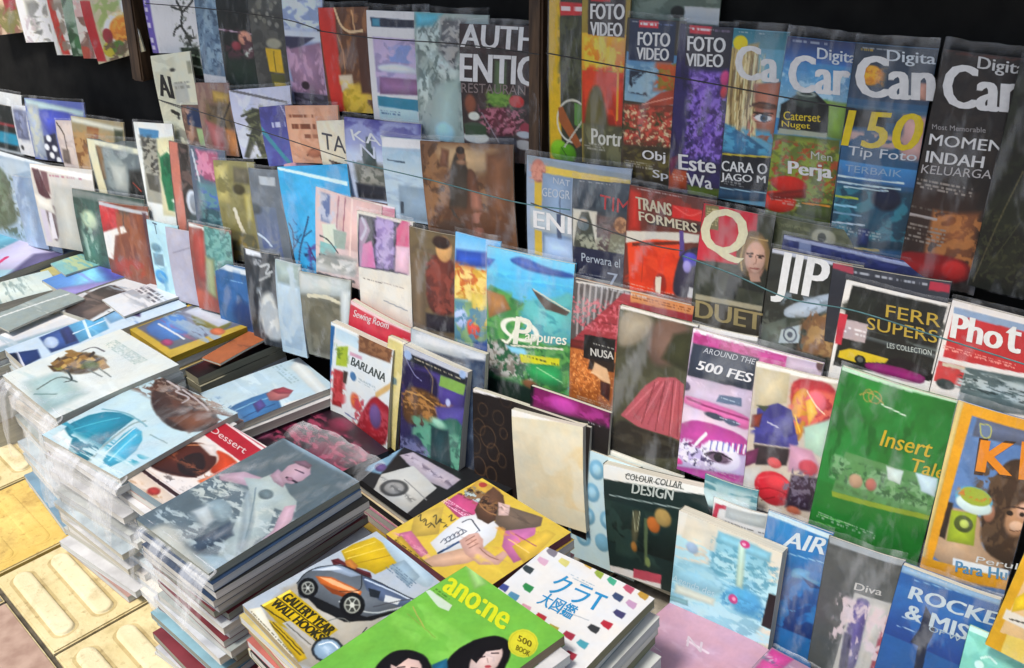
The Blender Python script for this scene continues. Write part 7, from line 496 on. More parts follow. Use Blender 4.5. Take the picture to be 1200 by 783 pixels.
('magazine','magazine','white magazine with a withered brown bouquet topping the left front stack','magazines lying on the stacks',(-2.0728,1.0607,0.335),(0.9934,-0.115,0),(-0.115,-0.9934,0),0.2695,0.2724,0.014,0.002,0,102,190,0.842,'c8c4b4',[('F','ccd4d0'),('N',-0.866,0.656,1.814,0.467,4.463,21.247,0.5,'d4dcd8',1,0.075),('P',[0.267,0.923,0.328,0.675,0.841,0.7,0.871,1.042],'98b4b4',0.1,1),('N',0.063,0.881,1.157,0.845,6.695,29.746,0.5,'a8c0c0',1,0.075),('L',[0.455,0.907,0.384,0.7,0.605,0.66],0.02,'60706c',1),('L',[0.512,0.957,0.655,0.845],0.017,'64807c',1),('P',[0.226,0.687,0.081,0.553,0.136,0.404,0.353,0.344,0.484,0.349,0.568,0.489,0.475,0.629],'54401c',0.037,1),('P',[0.316,0.565,0.3,0.508,0.38,0.516,0.395,0.572],'584018',0.012,1),('P',[0.116,0.632,0.078,0.573,0.125,0.572,0.163,0.631],'4c3414',0.012,1),('P',[0.381,0.48,0.393,0.436,0.472,0.444,0.46,0.488],'6c4c1c',0.012,1),('P',[0.184,0.563,0.182,0.512,0.28,0.541,0.287,0.587],'7c7430',0.012,1),('P',[0.249,0.634,0.25,0.564,0.342,0.562,0.34,0.632],'8c6828',0.012,1),('P',[0.166,0.612,0.161,0.545,0.211,0.525,0.236,0.593],'6c4c1c',0.012,1),('P',[0.175,0.587,0.167,0.505,0.252,0.493,0.265,0.57],'30220c',0.012,1),('P',[0.344,0.612,0.311,0.534,0.326,0.505,0.364,0.579],'7c7430',0.012,1),('P',[0.122,0.663,0.116,0.597,0.212,0.611,0.237,0.678],'8c6828',0.012,1),('P',[0.27,0.601,0.243,0.517,0.304,0.488,0.325,0.576],'8c6828',0.012,1),('P',[0.188,0.471,0.191,0.415,0.302,0.437,0.298,0.492],'30220c',0.012,1),('P',[0.134,0.583,0.184,0.527,0.303,0.523,0.267,0.585],'8c6828',0.012,1),('P',[0.398,0.467,0.412,0.387,0.527,0.384,0.513,0.464],'7c7430',0.012,1),('P',[0.123,0.521,0.115,0.438,0.171,0.413,0.199,0.498],'8c6828',0.012,1),('P',[0.264,0.605,0.237,0.522,0.3,0.508,0.319,0.58],'30220c',0.012,1),('P',[0.377,0.5,0.377,0.414,0.473,0.409,0.479,0.49],'7c7430',0.012,1),('P',[0.016,0.495,0.034,0.445,0.115,0.438,0.111,0.494],'8c6828',0.012,1),('P',[0.385,0.546,0.353,0.467,0.404,0.462,0.441,0.537],'7c7430',0.012,1),('P',[0.31,0.569,0.326,0.505,0.389,0.491,0.393,0.557],'a8843c',0.012,1),('P',[0.167,0.541,0.182,0.476,0.267,0.464,0.257,0.524],'b8944c',0.012,1),('P',[0.292,0.618,0.282,0.557,0.345,0.542,0.355,0.603],'4c3414',0.012,1),('P',[0.271,0.566,0.26,0.504,0.334,0.516,0.35,0.573],'8c6828',0.012,1),('P',[0.393,0.436,0.343,0.369,0.375,0.362,0.425,0.429],'7c7430',0.012,1),('P',[0.359,0.427,0.343,0.369,0.409,0.371,0.425,0.429],'30220c',0.012,1),('P',[0.287,0.622,0.225,0.531,0.269,0.515,0.33,0.606],'30220c',0.012,1),('P',[0.343,0.527,0.261,0.432,0.285,0.414,0.352,0.503],'a8843c',0.012,1),('P',[0.076,0.522,0.085,0.461,0.182,0.476,0.178,0.532],'8c6828',0.012,1),('P',[0.245,0.533,0.206,0.458,0.267,0.464,0.311,0.534],'584018',0.012,1),('P',[0.117,0.562,0.161,0.51,0.26,0.504,0.23,0.562],'4c3414',0.012,1),('P',[0.258,0.453,0.218,0.376,0.262,0.36,0.302,0.437],'6c4c1c',0.012,1),('P',[0.408,0.407,0.384,0.338,0.464,0.347,0.473,0.409],'584018',0.012,1),('P',[0.148,0.695,0.206,0.65,0.34,0.666,0.288,0.707],'4c3414',0.012,1),('P',[0.417,0.504,0.371,0.418,0.45,0.427,0.487,0.501],'6c4c1c',0.012,1),('P',[0.209,0.63,0.193,0.574,0.296,0.598,0.298,0.648],'b8944c',0.012,1),('P',[0.206,0.458,0.18,0.388,0.256,0.401,0.287,0.466],'584018',0.012,1),('P',[0.489,0.431,0.5,0.371,0.597,0.382,0.586,0.441],'8c6828',0.012,1),('P',[0.277,0.526,0.217,0.448,0.272,0.459,0.337,0.532],'a8843c',0.012,1),('P',[0.157,0.601,0.164,0.525,0.24,0.502,0.233,0.577],'a8843c',0.012,1),('P',[0.422,0.414,0.413,0.351,0.5,0.371,0.515,0.429],'a8843c',0.012,1),('P',[0.211,0.681,0.229,0.632,0.309,0.639,0.297,0.683],'7c7430',0.012,1),('P',[0.203,0.67,0.16,0.581,0.227,0.582,0.26,0.66],'6c4c1c',0.012,1),('P',[0.315,0.479,0.288,0.394,0.38,0.394,0.392,0.471],'b8944c',0.012,1),('P',[0.264,0.412,0.213,0.344,0.26,0.344,0.311,0.412],'30220c',0.012,1),('P',[0.2,0.462,0.212,0.417,0.293,0.425,0.281,0.47],'8c6828',0.012,1),('P',[0.215,0.591,0.202,0.513,0.289,0.517,0.307,0.589],'8c6828',0.012,1),('P',[0.32,0.51,0.298,0.457,0.33,0.45,0.352,0.503],'30220c',0.012,1),('P',[0.481,0.42,0.503,0.436,0.513,0.456,0.509,0.477,0.493,0.497,0.466,0.511,0.431,0.519,0.397,0.518,0.366,0.509,0.344,0.493,0.333,0.474,0.337,0.452,0.353,0.432,0.381,0.417,0.416,0.41,0.45,0.411],'4c5c24',0.037,1),('L',[0.136,0.404,0.13,0.298,0.29,0.285],0.017,'606064',1),('L',[0.346,0.627,0.556,0.665,0.526,0.721],0.015,'28302c',1),('L',[0.495,0.512,0.693,0.492],0.015,'606c68',1),('L',[0.536,0.446,0.749,0.449],0.015,'606c68',1),('S',0.168,0.121,0.729,0.09,7,'8ca8a4',0.9)],[],True,0.17),
('magazine','magazine','magazine with a turquoise pool and brown hair in a plastic sleeve','magazines lying on the stacks',(-1.8204,0.9847,0.325),(1,-0.0026,0),(-0.0026,-1,0),0.2683,0.2671,0.014,0.002,0,131,195,0.842,'c8c4b4',[('F','b0ccd4'),('P',[0.029,0.076,0.091,-0.057,0.994,0.108,1.013,0.336,0.779,0.433,0.378,0.331],'3c241c',0.02,1),('N',-0.079,0.049,1.163,0.24,12.819,30.521,0.5,'5c3828',1,0.059),('P',[0.617,0.348,0.784,0.103,0.956,0.187,0.938,0.385],'6c4430',0.029,1),('N',0.03,-0.019,0.875,0.156,20.51,50.868,0.55,'887468',1,0.059),('L',[0.137,0.008,0.346,0.03,0.321,0.076,0.525,0.066,0.532,0.149],0.018,'a8a0a0',1),('L',[0.358,0.023,0.657,0.07,0.784,0.103],0.018,'a8a0a0',1),('P',[0.082,0.905,0.051,0.789,0.065,0.656,0.135,0.556,0.249,0.498,0.415,0.49,0.442,0.595,0.486,0.751,0.58,0.92,0.652,1.045,0.52,1.057,0.295,1.003],'187c94',0.015,1),('L',[0.139,0.842,0.209,0.689,0.303,0.547],0.014,'48a8bc',1),('P',[0.071,0.912,0.094,0.87,0.266,0.918,0.389,1.018,0.232,0.992],'dce4e4',0.015,1),('N',-0.153,0.752,0.942,0.856,8.546,30.521,0.5,'2c90a8',1,0.059),('P',[0.579,0.769,0.524,0.649,0.519,0.559,0.613,0.565,0.718,0.629,0.796,0.731,0.835,0.854,0.817,0.95,0.754,1.003,0.663,0.891],'38a0c0',0.015,1),('L',[0.741,0.914,0.664,0.741,0.621,0.613],0.016,'7cc8dc',1),('L',[0.642,1.039,0.525,0.804,0.456,0.532,0.513,0.468],0.023,'88a0a0',1),('L',[0.693,1.018,0.59,0.762,0.529,0.566],0.014,'b8d0d0',1),('P',[0.091,0.978,0.072,0.857,0.202,0.907,0.232,0.992],'d0d8d8',0.02,1),('N',0.134,1.003,1.373,0.855,7.325,38.151,0.5,'c4dce0',1,0.059),('L',[0.079,0.549,0.295,0.469,0.586,0.503],0.016,'70a0ac',1),('L',[0.708,0.558,0.912,0.556],0.012,'809ca0',1)],[],True,0.15),
('magazine','magazine','recipe magazine with a chocolate cake and a red corner band','magazines lying on the stacks',(-1.5805,0.9566,0.315),(0.9977,-0.0678,0),(-0.0678,-0.9977,0),0.1649,0.2243,0.02,0.002,None,85,174,0.842,'8ca0a8',[('F','d2ccc8'),('P',[0,0,1,0.019,1.033,0.276,0.075,0.229],'a8182c',0.015,1),('P',[-0.034,0.001,0.068,-0.002,1.059,0.033,1.056,0.066],'d8d0cc',0.015,1),('P',[-0.01,0.722,0.141,0.578,0.167,0.374,0.348,0.308,0.646,0.335,0.851,0.435,0.89,0.648,0.536,0.755,0.257,0.789],'4c2014',0.03,1),('N',-0.269,0.61,1.077,0.546,11.132,34.052,0.5,'78402c',1,0.09),('P',[0.408,0.617,0.386,0.476,0.486,0.391,0.785,0.501,0.83,0.652,0.663,0.686],'24100a',0.03,1),('N',-0.12,0.593,1.018,0.549,16.698,45.403,0.56,'94583c',1,0.09),('L',[0.026,0.64,0.097,0.476,0.346,0.341],0.027,'a06848',1),('L',[0.226,0.776,0.539,0.724,0.862,0.635],0.021,'300c08',1),('P',[0.282,0.344,0.479,0.269,0.722,0.355,0.611,0.384],'c8c0bc',0.03,1),('P',[0.54,0.299,0.805,0.279,1.117,0.32,1.065,0.524,0.858,0.52,0.797,0.375],'b8401c',0.03,1),('P',[0.934,0.653,1.016,0.434,1.08,0.515,1.02,0.662],'d06c3c',0.03,1),('L',[0.097,0.847,1.055,0.866],0.045,'30141a',1),('L',[0.098,0.816,1.058,0.837],0.015,'c8b8b0',1),('P',[0.043,0.995,0.128,0.86,1.052,0.895,1.133,1.038,0.348,1.06],'c8b8a8',0.022,1),('P',[0.761,0.917,0.783,0.932,0.792,0.949,0.788,0.967,0.77,0.982,0.74,0.993,0.705,0.997,0.669,0.995,0.637,0.985,0.615,0.971,0.605,0.954,0.61,0.936,0.628,0.92,0.658,0.909,0.694,0.905,0.73,0.908],'98302c',0.03,1),('N',-0.003,0.961,1.222,0.988,11.132,45.403,0.6,'a88058',1,0.09),('N',0.536,0.755,1.233,0.795,13.358,45.403,0.6,'403838',1,0.09)],[('Dessert',0.177,0.174,0.905,0.194,0.122,0.104,'e0c0c0',0.01,'title')],True,0),
('magazine','magazine','grey sleeved magazine of a wrestler in a white shirt stretching his arms','magazines lying on the stacks',(-1.3734,0.9528,0.345),(0.9971,-0.0767,0),(-0.0767,-0.9971,0),0.2185,0.3024,0.014,0.002,0.08,130,252,0.842,'94988c',[('F','54646c'),('N',-1.227,0.506,2.177,0.591,3.929,16.465,0.5,'5c6c74',1,0.059),('P',[0.085,-0.175,0.993,-0.151,1.042,-0.095,0.068,-0.119],'98a0a0',0.039,1),('P',[-0.045,-0.011,0.3,-0.081,0.987,-0.064,1.021,0.02,0.165,0.037],'7c94a4',0.029,1),('P',[0.011,0.471,0.151,0.362,0.387,0.327,0.486,0.354,0.342,0.434,0.094,0.498],'a890a0',0.015,1),('P',[0.222,0.397,0.342,0.351,0.362,0.278,0.537,0.286,0.711,0.331,0.825,0.346,0.925,0.406,0.851,0.447,0.757,0.461,0.875,0.545,0.979,0.632,0.967,0.692,1.041,0.772,1.073,0.872,0.97,0.946,0.837,0.852,0.746,0.744,0.623,0.63,0.499,0.546,0.392,0.447],'9cacac',0.015,1),('N',0.011,0.471,1.401,0.67,17.026,49.394,0.5,'b0bcba',1,0.059),('P',[0.312,0.43,0.676,0.544,0.966,0.745,1.025,0.848,0.68,0.635],'84949a',0.039,1),('P',[0.607,0.388,0.625,0.401,0.632,0.416,0.627,0.431,0.614,0.443,0.591,0.451,0.562,0.454,0.534,0.451,0.509,0.442,0.491,0.429,0.484,0.414,0.488,0.399,0.502,0.386,0.526,0.378,0.554,0.375,0.582,0.379],'5c7078',0.02,1),('P',[0.371,0.294,0.349,0.222,0.532,0.247,0.593,0.316,0.482,0.316],'9c8494',0.015,1),('P',[0.419,0.247,0.377,0.164,0.419,0.087,0.525,0.083,0.621,0.136,0.64,0.208,0.611,0.265,0.537,0.286],'b094a4',0.015,1),('P',[0.362,0.118,0.432,0.069,0.536,0.077,0.552,0.111,0.436,0.121],'705868',0.015,1),('L',[0.502,0.243,0.626,0.237],0.02,'2c2030',1),('L',[0.472,0.165,0.566,0.156],0.014,'503c50',1),('P',[0.566,0.229,0.575,0.238,0.572,0.249,0.559,0.256,0.539,0.258,0.521,0.253,0.512,0.244,0.515,0.233,0.528,0.225,0.548,0.224],'8c6878',0.015,1),('P',[0.804,0.416,0.855,0.368,0.984,0.466,1.032,0.549,1.085,0.643,1.067,0.688,0.992,0.66,0.97,0.583,0.883,0.504],'b094a4',0.015,1),('P',[0.996,0.641,1.079,0.629,1.099,0.705,1.027,0.711],'b89cac',0.015,1),('P',[0.279,0.687,0.29,0.603,0.423,0.588,0.573,0.639,0.6,0.717,0.479,0.747],'7c9098',0.02,1),('N',0.191,0.657,0.691,0.685,17.026,49.394,0.5,'98a8ac',1,0.059),('L',[0.417,0.413,0.654,0.556,0.89,0.718],0.012,'70848c',1),('P',[0.579,0.962,0.624,0.685,0.784,0.741,0.746,0.955],'3c4c5c',0.029,1),('P',[0.679,1.077,0.746,0.955,0.963,0.85,1.249,0.998,1.238,1.082],'8ca4b0',0.039,1),('N',0.041,0.799,1.353,0.938,10.215,39.515,0.55,'a0b0b4',1,0.059),('P',[0.181,1.079,0.234,0.884,0.61,0.945,1.379,1.001,1.502,1.081],'a4a8a0',0.078,1),('P',[0.269,0.77,0.301,0.675,0.511,0.73,0.538,0.807],'a4b0b4',0.039,1)],[],True,0.12),
('magazine','magazine','white car magazine with a dark grey hot rod and a yellow word block','magazines lying on the stacks',(-1.0633,0.879,0.315),(0.9817,-0.1905,0),(-0.1905,-0.9817,0),0.1905,0.2454,0.014,0.002,None,135,229,0.842,'b0a078',[('F','a4b0bc'),('N',-0.84,0.636,1.774,0.489,3.524,17.951,0.5,'b4c0cc',1,0.057),('P',[0.059,0.75,0.179,0.366,0.787,0.296,1.177,0.688,0.962,1.04,0.261,1.015],'a8a498',0.057,1),('N',0.059,0.75,1.361,0.726,7.552,29.919,0.55,'989488',1,0.057),('P',[0.012,0.284,0.01,0.189,0.051,0.048,0.141,0.041,0.421,0.043,0.494,0.056,0.471,0.256,0.368,0.267,0.22,0.335],'c8a818',0.012,1),('L',[0.052,0.277,0.119,0.07],0.011,'e0c858',1),('L',[0.138,0.294,0.247,0.057],0.011,'e0c858',1),('L',[0.233,0.302,0.372,0.056],0.011,'a08410',1),('P',[0.063,0.027,0.212,-0.087,0.848,-0.011,0.918,0.11,0.571,0.112],'a4bccc',0.019,1),('P',[0.465,0.147,0.487,0.039,0.748,0.065,0.778,0.175],'88a0b0',0.011,1),('S',0.451,0.113,0.804,0.111,4,'5c7488',0.9),('P',[0.053,0.382,0.076,0.341,0.241,0.319,0.424,0.27,0.486,0.29,0.349,0.361,0.157,0.407],'5c2428',0.012,1),('P',[0.145,0.323,0.168,0.283,0.282,0.288,0.315,0.331,0.256,0.353],'b07030',0.011,1),('L',[0.073,0.379,0.458,0.288],0.009,'301418',1),('P',[0.096,0.656,0.037,0.567,0.045,0.481,0.161,0.357,0.391,0.318,0.587,0.278,0.839,0.235,0.989,0.203,0.938,0.315,0.873,0.468,0.734,0.617,0.599,0.599,0.389,0.657,0.261,0.713],'5c646c',0.013,1),('P',[0.187,0.673,0.373,0.637,0.6,0.588,0.834,0.509,0.946,0.32,0.976,0.234,0.962,0.328,0.893,0.504,0.757,0.629,0.475,0.685],'16181a',0.012,1),('P',[0.03,0.538,0.077,0.445,0.151,0.365,0.267,0.345,0.399,0.322,0.356,0.378,0.153,0.444,0.08,0.511],'8494a8',0.011,1),('P',[0.051,0.522,0.138,0.398,0.226,0.377,0.153,0.444],'c0ccd8',0.009,1),('P',[0.135,0.537,0.235,0.471,0.562,0.406,0.61,0.444,0.433,0.505,0.246,0.552],'c06428',0.011,1),('P',[0.164,0.525,0.253,0.48,0.56,0.418,0.557,0.442,0.325,0.502],'e8a878',0.009,1),('P',[0.246,0.552,0.433,0.505,0.609,0.455,0.596,0.486,0.42,0.548],'7c3c18',0.009,1),('P',[0.408,0.327,0.587,0.278,0.839,0.235,1.008,0.188,0.93,0.311,0.742,0.374,0.575,0.375],'50607c',0.012,1),('L',[0.463,0.329,0.666,0.282,0.953,0.221],0.014,'b8c8d8',1),('P',[0.568,0.358,0.67,0.323,0.726,0.365,0.661,0.394],'202830',0.009,1),('P',[0.732,0.318,0.86,0.272,0.888,0.313,0.787,0.36],'c0c8cc',0.009,1),('L',[0.534,0.555,0.723,0.514,0.85,0.456,0.93,0.311],0.014,'a8b0b0',1),('L',[0.096,0.656,0.037,0.567,0.045,0.481,0.161,0.357,0.391,0.318,0.587,0.278,0.839,0.235,0.989,0.203],0.009,'181c20',1),('L',[0.399,0.322,0.562,0.406,0.433,0.505],0.008,'202428',1),('P',[0.275,0.584,0.31,0.607,0.331,0.632,0.334,0.658,0.319,0.679,0.289,0.693,0.247,0.697,0.2,0.692,0.155,0.677,0.118,0.654,0.096,0.628,0.092,0.602,0.107,0.58,0.139,0.566,0.182,0.562,0.23,0.568],'101214',0.011,1),('P',[0.255,0.6,0.279,0.615,0.293,0.632,0.295,0.649,0.285,0.663,0.264,0.672,0.236,0.675,0.205,0.671,0.175,0.661,0.15,0.646,0.135,0.629,0.133,0.612,0.144,0.597,0.165,0.588,0.193,0.585,0.224,0.589],'90948c',0.011,1),('P',[0.245,0.607,0.262,0.619,0.273,0.631,0.274,0.644,0.267,0.655,0.252,0.662,0.231,0.664,0.208,0.661,0.185,0.653,0.167,0.642,0.156,0.629,0.154,0.616,0.161,0.605,0.177,0.599,0.199,0.597,0.222,0.6],'30322f',0.009,1),('L',[0.215,0.63,0.242,0.609],0.009,'a0a49c',1),('L',[0.215,0.63,0.243,0.661],0.009,'a0a49c',1),('L',[0.215,0.63,0.158,0.621],0.009,'a0a49c',1),('L',[0.215,0.63,0.271,0.639],0.009,'a0a49c',1),('L',[0.215,0.63,0.187,0.652],0.009,'a0a49c',1),('L',[0.215,0.63,0.186,0.6],0.009,'a0a49c',1),('P',[0.225,0.623,0.233,0.629,0.234,0.636,0.229,0.64,0.217,0.641,0.205,0.638,0.196,0.632,0.195,0.625,0.201,0.62,0.212,0.619],'b0b4ac',0.009,1),('P',[0.713,0.459,0.753,0.487,0.776,0.519,0.779,0.551,0.761,0.576,0.725,0.593,0.675,0.598,0.62,0.59,0.568,0.571,0.526,0.544,0.501,0.511,0.497,0.479,0.516,0.452,0.553,0.435,0.605,0.431,0.661,0.439],'101214',0.011,1),('P',[0.689,0.478,0.715,0.496,0.732,0.518,0.733,0.539,0.721,0.556,0.696,0.567,0.664,0.571,0.627,0.565,0.592,0.553,0.564,0.534,0.547,0.512,0.546,0.491,0.558,0.473,0.583,0.462,0.617,0.459,0.654,0.465],'a0a498',0.011,1),('P',[0.679,0.485,0.701,0.5,0.714,0.517,0.715,0.534,0.705,0.548,0.685,0.557,0.659,0.56,0.63,0.556,0.602,0.545,0.579,0.53,0.566,0.513,0.564,0.496,0.574,0.482,0.595,0.473,0.621,0.47,0.651,0.474],'383a35',0.009,1),('L',[0.64,0.515,0.676,0.487],0.01,'a8aca0',1),('L',[0.64,0.515,0.674,0.555],0.01,'a8aca0',1),('L',[0.64,0.515,0.57,0.502],0.01,'a8aca0',1),('L',[0.64,0.515,0.71,0.528],0.01,'a8aca0',1),('L',[0.64,0.515,0.604,0.543],0.01,'a8aca0',1),('L',[0.64,0.515,0.606,0.475],0.01,'a8aca0',1),('P',[0.655,0.504,0.667,0.514,0.668,0.524,0.66,0.53,0.643,0.532,0.626,0.526,0.614,0.517,0.612,0.507,0.621,0.5,0.637,0.499],'c0c4b8',0.009,1),('L',[0.777,0.43,0.868,0.276,0.981,0.146],0.011,'40444c',1),('L',[0.926,0.558,0.959,0.611,0.972,0.581],0.011,'30343c',1),('L',[0.644,0.718,0.691,0.62,0.786,0.607],0.009,'686c68',1),('P',[0.118,0.92,0.127,0.719,0.79,0.693,0.811,0.833,0.42,0.922],'c4a410',0.011,1),('P',[0.118,0.92,0.127,0.719,0.155,0.72,0.145,0.919],'f0d850',0.009,1),('L',[0.128,0.817,0.805,0.76],0.01,'2c2808',1),('L',[0.118,0.92,0.811,0.833],0.01,'2c2808',1),('P',[0.285,0.956,0.394,0.922,0.732,0.923,0.875,0.944,0.859,0.993,0.583,0.982],'bc9c14',0.011,1),('L',[0.338,0.955,0.809,0.958],0.011,'4c4010',1),('L',[0.357,0.94,0.812,0.937],0.009,'4c4010',1),('P',[0.418,0.903,0.436,0.859,0.769,0.837,0.794,0.894],'a8a8a4',0.009,1),('L',[0.45,0.888,0.772,0.873],0.009,'585850',1),('P',[0.084,0.988,0.136,0.927,0.449,0.969,0.787,0.994,0.796,1.043,0.261,1.015],'d4d0bc',0.011,1),('S',0.121,0.98,0.754,1.001,5,'706c58',0.9),('P',[0.997,0.754,1.032,0.78,1.049,0.813,1.045,0.846,1.02,0.876,0.979,0.898,0.928,0.908,0.872,0.906,0.823,0.891,0.786,0.865,0.768,0.832,0.77,0.798,0.796,0.767,0.838,0.745,0.892,0.735,0.948,0.738],'283038',0.011,1),('P',[0.983,0.765,1.013,0.787,1.026,0.814,1.022,0.842,1.002,0.867,0.967,0.885,0.924,0.894,0.878,0.893,0.837,0.88,0.806,0.858,0.791,0.831,0.795,0.802,0.815,0.777,0.851,0.758,0.896,0.75,0.942,0.752],'88a4bc',0.014,1),('N',0.729,0.829,1.085,0.816,17.621,44.878,0.5,'c8d8e4',1,0.057),('L',[0.819,0.837,0.853,0.771,0.95,0.772],0.011,'e8f0f4',1)],[('GALLERY YEAR',0.161,0.801,0.793,0.76,0.149,0.735,'2c2808',0.05,'lettering'),('WALL HOOKS',0.158,0.878,0.791,0.829,0.15,0.82,'2c2808',0.05,'lettering')],True,0),
('magazine','magazine','yellow comic magazine with a pen writing on a white sheet','magazines lying on the stacks',(-1.0473,1.1288,0.275),(0.9866,-0.1631,0),(-0.1631,-0.9866,0),0.2267,0.2173,0.016,0.002,None,156,167,0.842,'7c4450',[('F','ccb040'),('N',-0.554,0.524,1.396,0.481,13.552,26.137,0.58,'c49c48',1,0.049),('P',[-0.008,0.04,0.199,0.003,0.327,0.067,0.179,0.209,0.035,0.191],'b8943c',0.01,1),('P',[0.1,0.034,0.11,0.053,0.107,0.073,0.091,0.088,0.069,0.091,0.049,0.082,0.039,0.063,0.042,0.043,0.057,0.028,0.079,0.025],'a03c34',0.008,1),('S',0.035,0.191,0.366,0.122,4,'6c7c80',0.9),('P',[0.015,0.21,0.192,0.165,0.342,0.174,0.361,0.247,0.143,0.305],'a8b8b8',0.01,1),('S',0.059,0.23,0.329,0.217,3,'506070',0.9),('P',[0.031,0.442,0.019,0.269,0.274,0.24,0.367,0.27,0.384,0.43,0.24,0.48],'b84878',0.01,1),('S',0,0.38,0.385,0.341,4,'e0b0c4',0.9),('L',[0.077,0.428,0.356,0.369],0.01,'7c2850',1),('P',[-0.036,0.686,0.064,0.47,0.293,0.716,0.164,0.897],'c0a448',0.01,1),('L',[0.017,0.694,0.003,0.648,0.076,0.725,0.072,0.67],0.009,'3c3824',1),('L',[0.096,0.707,0.082,0.661,0.146,0.731,0.142,0.676],0.009,'3c3824',1),('L',[0.173,0.719,0.16,0.674,0.134,0.669,0.211,0.682],0.009,'3c3824',1),('L',[0.105,0.61,0.091,0.564,0.203,0.675,0.16,0.587],0.009,'3c3824',1),('L',[0.182,0.623,0.169,0.577,0.192,0.614,0.229,0.593],0.009,'3c3824',1),('L',[0.259,0.636,0.246,0.591,0.261,0.62,0.297,0.599],0.009,'3c3824',1),('L',[0.192,0.526,0.179,0.48,0.25,0.558,0.247,0.503],0.009,'3c3824',1),('P',[0.056,0.945,0.109,0.837,0.405,0.911,0.403,0.992],'b46484',0.01,1),('N',0.023,0.92,0.449,0.947,30.493,43.561,0.5,'d8a0a8',1,0.049),('L',[0.097,0.961,0.403,0.992],0.008,'5c2c3c',1),('P',[0.323,0.826,0.284,0.64,0.26,0.461,0.313,0.366,0.439,0.319,0.542,0.306,0.633,0.444,0.655,0.587,0.543,0.709,0.475,0.87],'d0d4d8',0.011,1),('P',[0.313,0.366,0.439,0.319,0.348,0.289,0.293,0.312],'c8ccd0',0.008,1),('L',[0.379,0.772,0.357,0.711,0.409,0.73,0.413,0.767,0.408,0.703],0.007,'404858',1),('L',[0.383,0.733,0.361,0.671,0.413,0.69,0.417,0.728,0.412,0.664],0.007,'404858',1),('L',[0.387,0.693,0.364,0.631,0.417,0.651,0.42,0.688,0.415,0.624],0.007,'404858',1),('L',[0.39,0.654,0.368,0.591,0.42,0.611,0.424,0.649,0.419,0.584],0.007,'404858',1),('L',[0.394,0.614,0.371,0.55,0.424,0.571,0.428,0.609,0.423,0.543],0.007,'404858',1),('L',[0.317,0.494,0.326,0.413,0.412,0.446,0.489,0.471],0.011,'383c4c',1),('L',[0.335,0.563,0.414,0.544],0.008,'50586c',1),('L',[0.447,0.762,0.502,0.57,0.48,0.48],0.008,'8c9098',1),('L',[0.46,0.857,0.474,0.667],0.021,'2c4c78',1),('L',[0.46,0.857,0.464,0.827],0.011,'101828',1),('P',[0.433,1.016,0.456,0.887,0.543,0.709,0.638,0.658,0.726,0.652,0.701,0.781,0.603,0.929,0.531,0.999],'c09c84',0.011,1),('P',[0.467,0.66,0.463,0.553,0.495,0.494,0.582,0.521,0.655,0.587,0.79,0.59,0.793,0.507,0.848,0.507,0.877,0.637,0.778,0.733,0.621,0.727],'c49c90',0.011,1),('L',[0.504,0.624,0.506,0.539],0.008,'7c5448',1),('L',[0.543,0.641,0.545,0.557],0.008,'7c5448',1),('L',[0.582,0.658,0.591,0.581],0.008,'7c5448',1),('L',[0.637,0.605,0.754,0.625,0.836,0.599],0.009,'805c50',1),('N',0.401,0.585,0.912,0.602,20.329,32.671,0.6,'a87c70',1,0.049),('P',[0.273,0.33,0.176,0.15,0.152,0.016,0.295,0.037,0.417,0.133,0.491,0.24,0.476,0.37,0.372,0.383],'5c4030',0.011,1),('N',0.031,0.131,0.58,0.27,30.493,32.671,0.5,'84603c',1,0.049),('N',0.031,0.131,0.58,0.27,40.657,43.561,0.6,'2c1c14',1,0.049),('L',[0.238,0.244,0.357,0.28,0.456,0.244],0.01,'98704c',1),('P',[0.346,0.141,0.5,0.083,0.72,0.02,0.783,0.103,0.738,0.259,0.621,0.344,0.499,0.32],'6c5c50',0.011,1),('P',[0.33,0.126,0.43,0.091,0.514,0.189,0.456,0.244],'c8aca8',0.01,1),('N',0.388,0.161,0.836,0.137,15.246,43.561,0.55,'4c4038',1,0.049),('P',[0.63,0.335,0.77,0.144,0.979,0.406,0.943,0.546,0.742,0.476],'b8689c',0.011,1),('N',0.557,0.32,1.189,0.371,17.424,32.671,0.52,'d09448',1,0.049),('P',[0.797,0.423,0.84,0.105,0.938,0.095,1.032,0.511],'c8a83c',0.01,1),('L',[0.722,0.386,0.943,0.389],0.01,'e0c070',1),('L',[0.716,0.309,0.925,0.299],0.009,'8c3c6c',1),('N',0.685,0.666,1.173,0.7,15.246,26.137,0.5,'d8c048',1,0.049),('P',[0.11,1.005,0.1,0.931,0.508,0.996,0.544,1.09],'a88c2c',0.01,1),('S',0.104,0.983,0.542,1.04,3,'403818',0.9)],[],True,0),
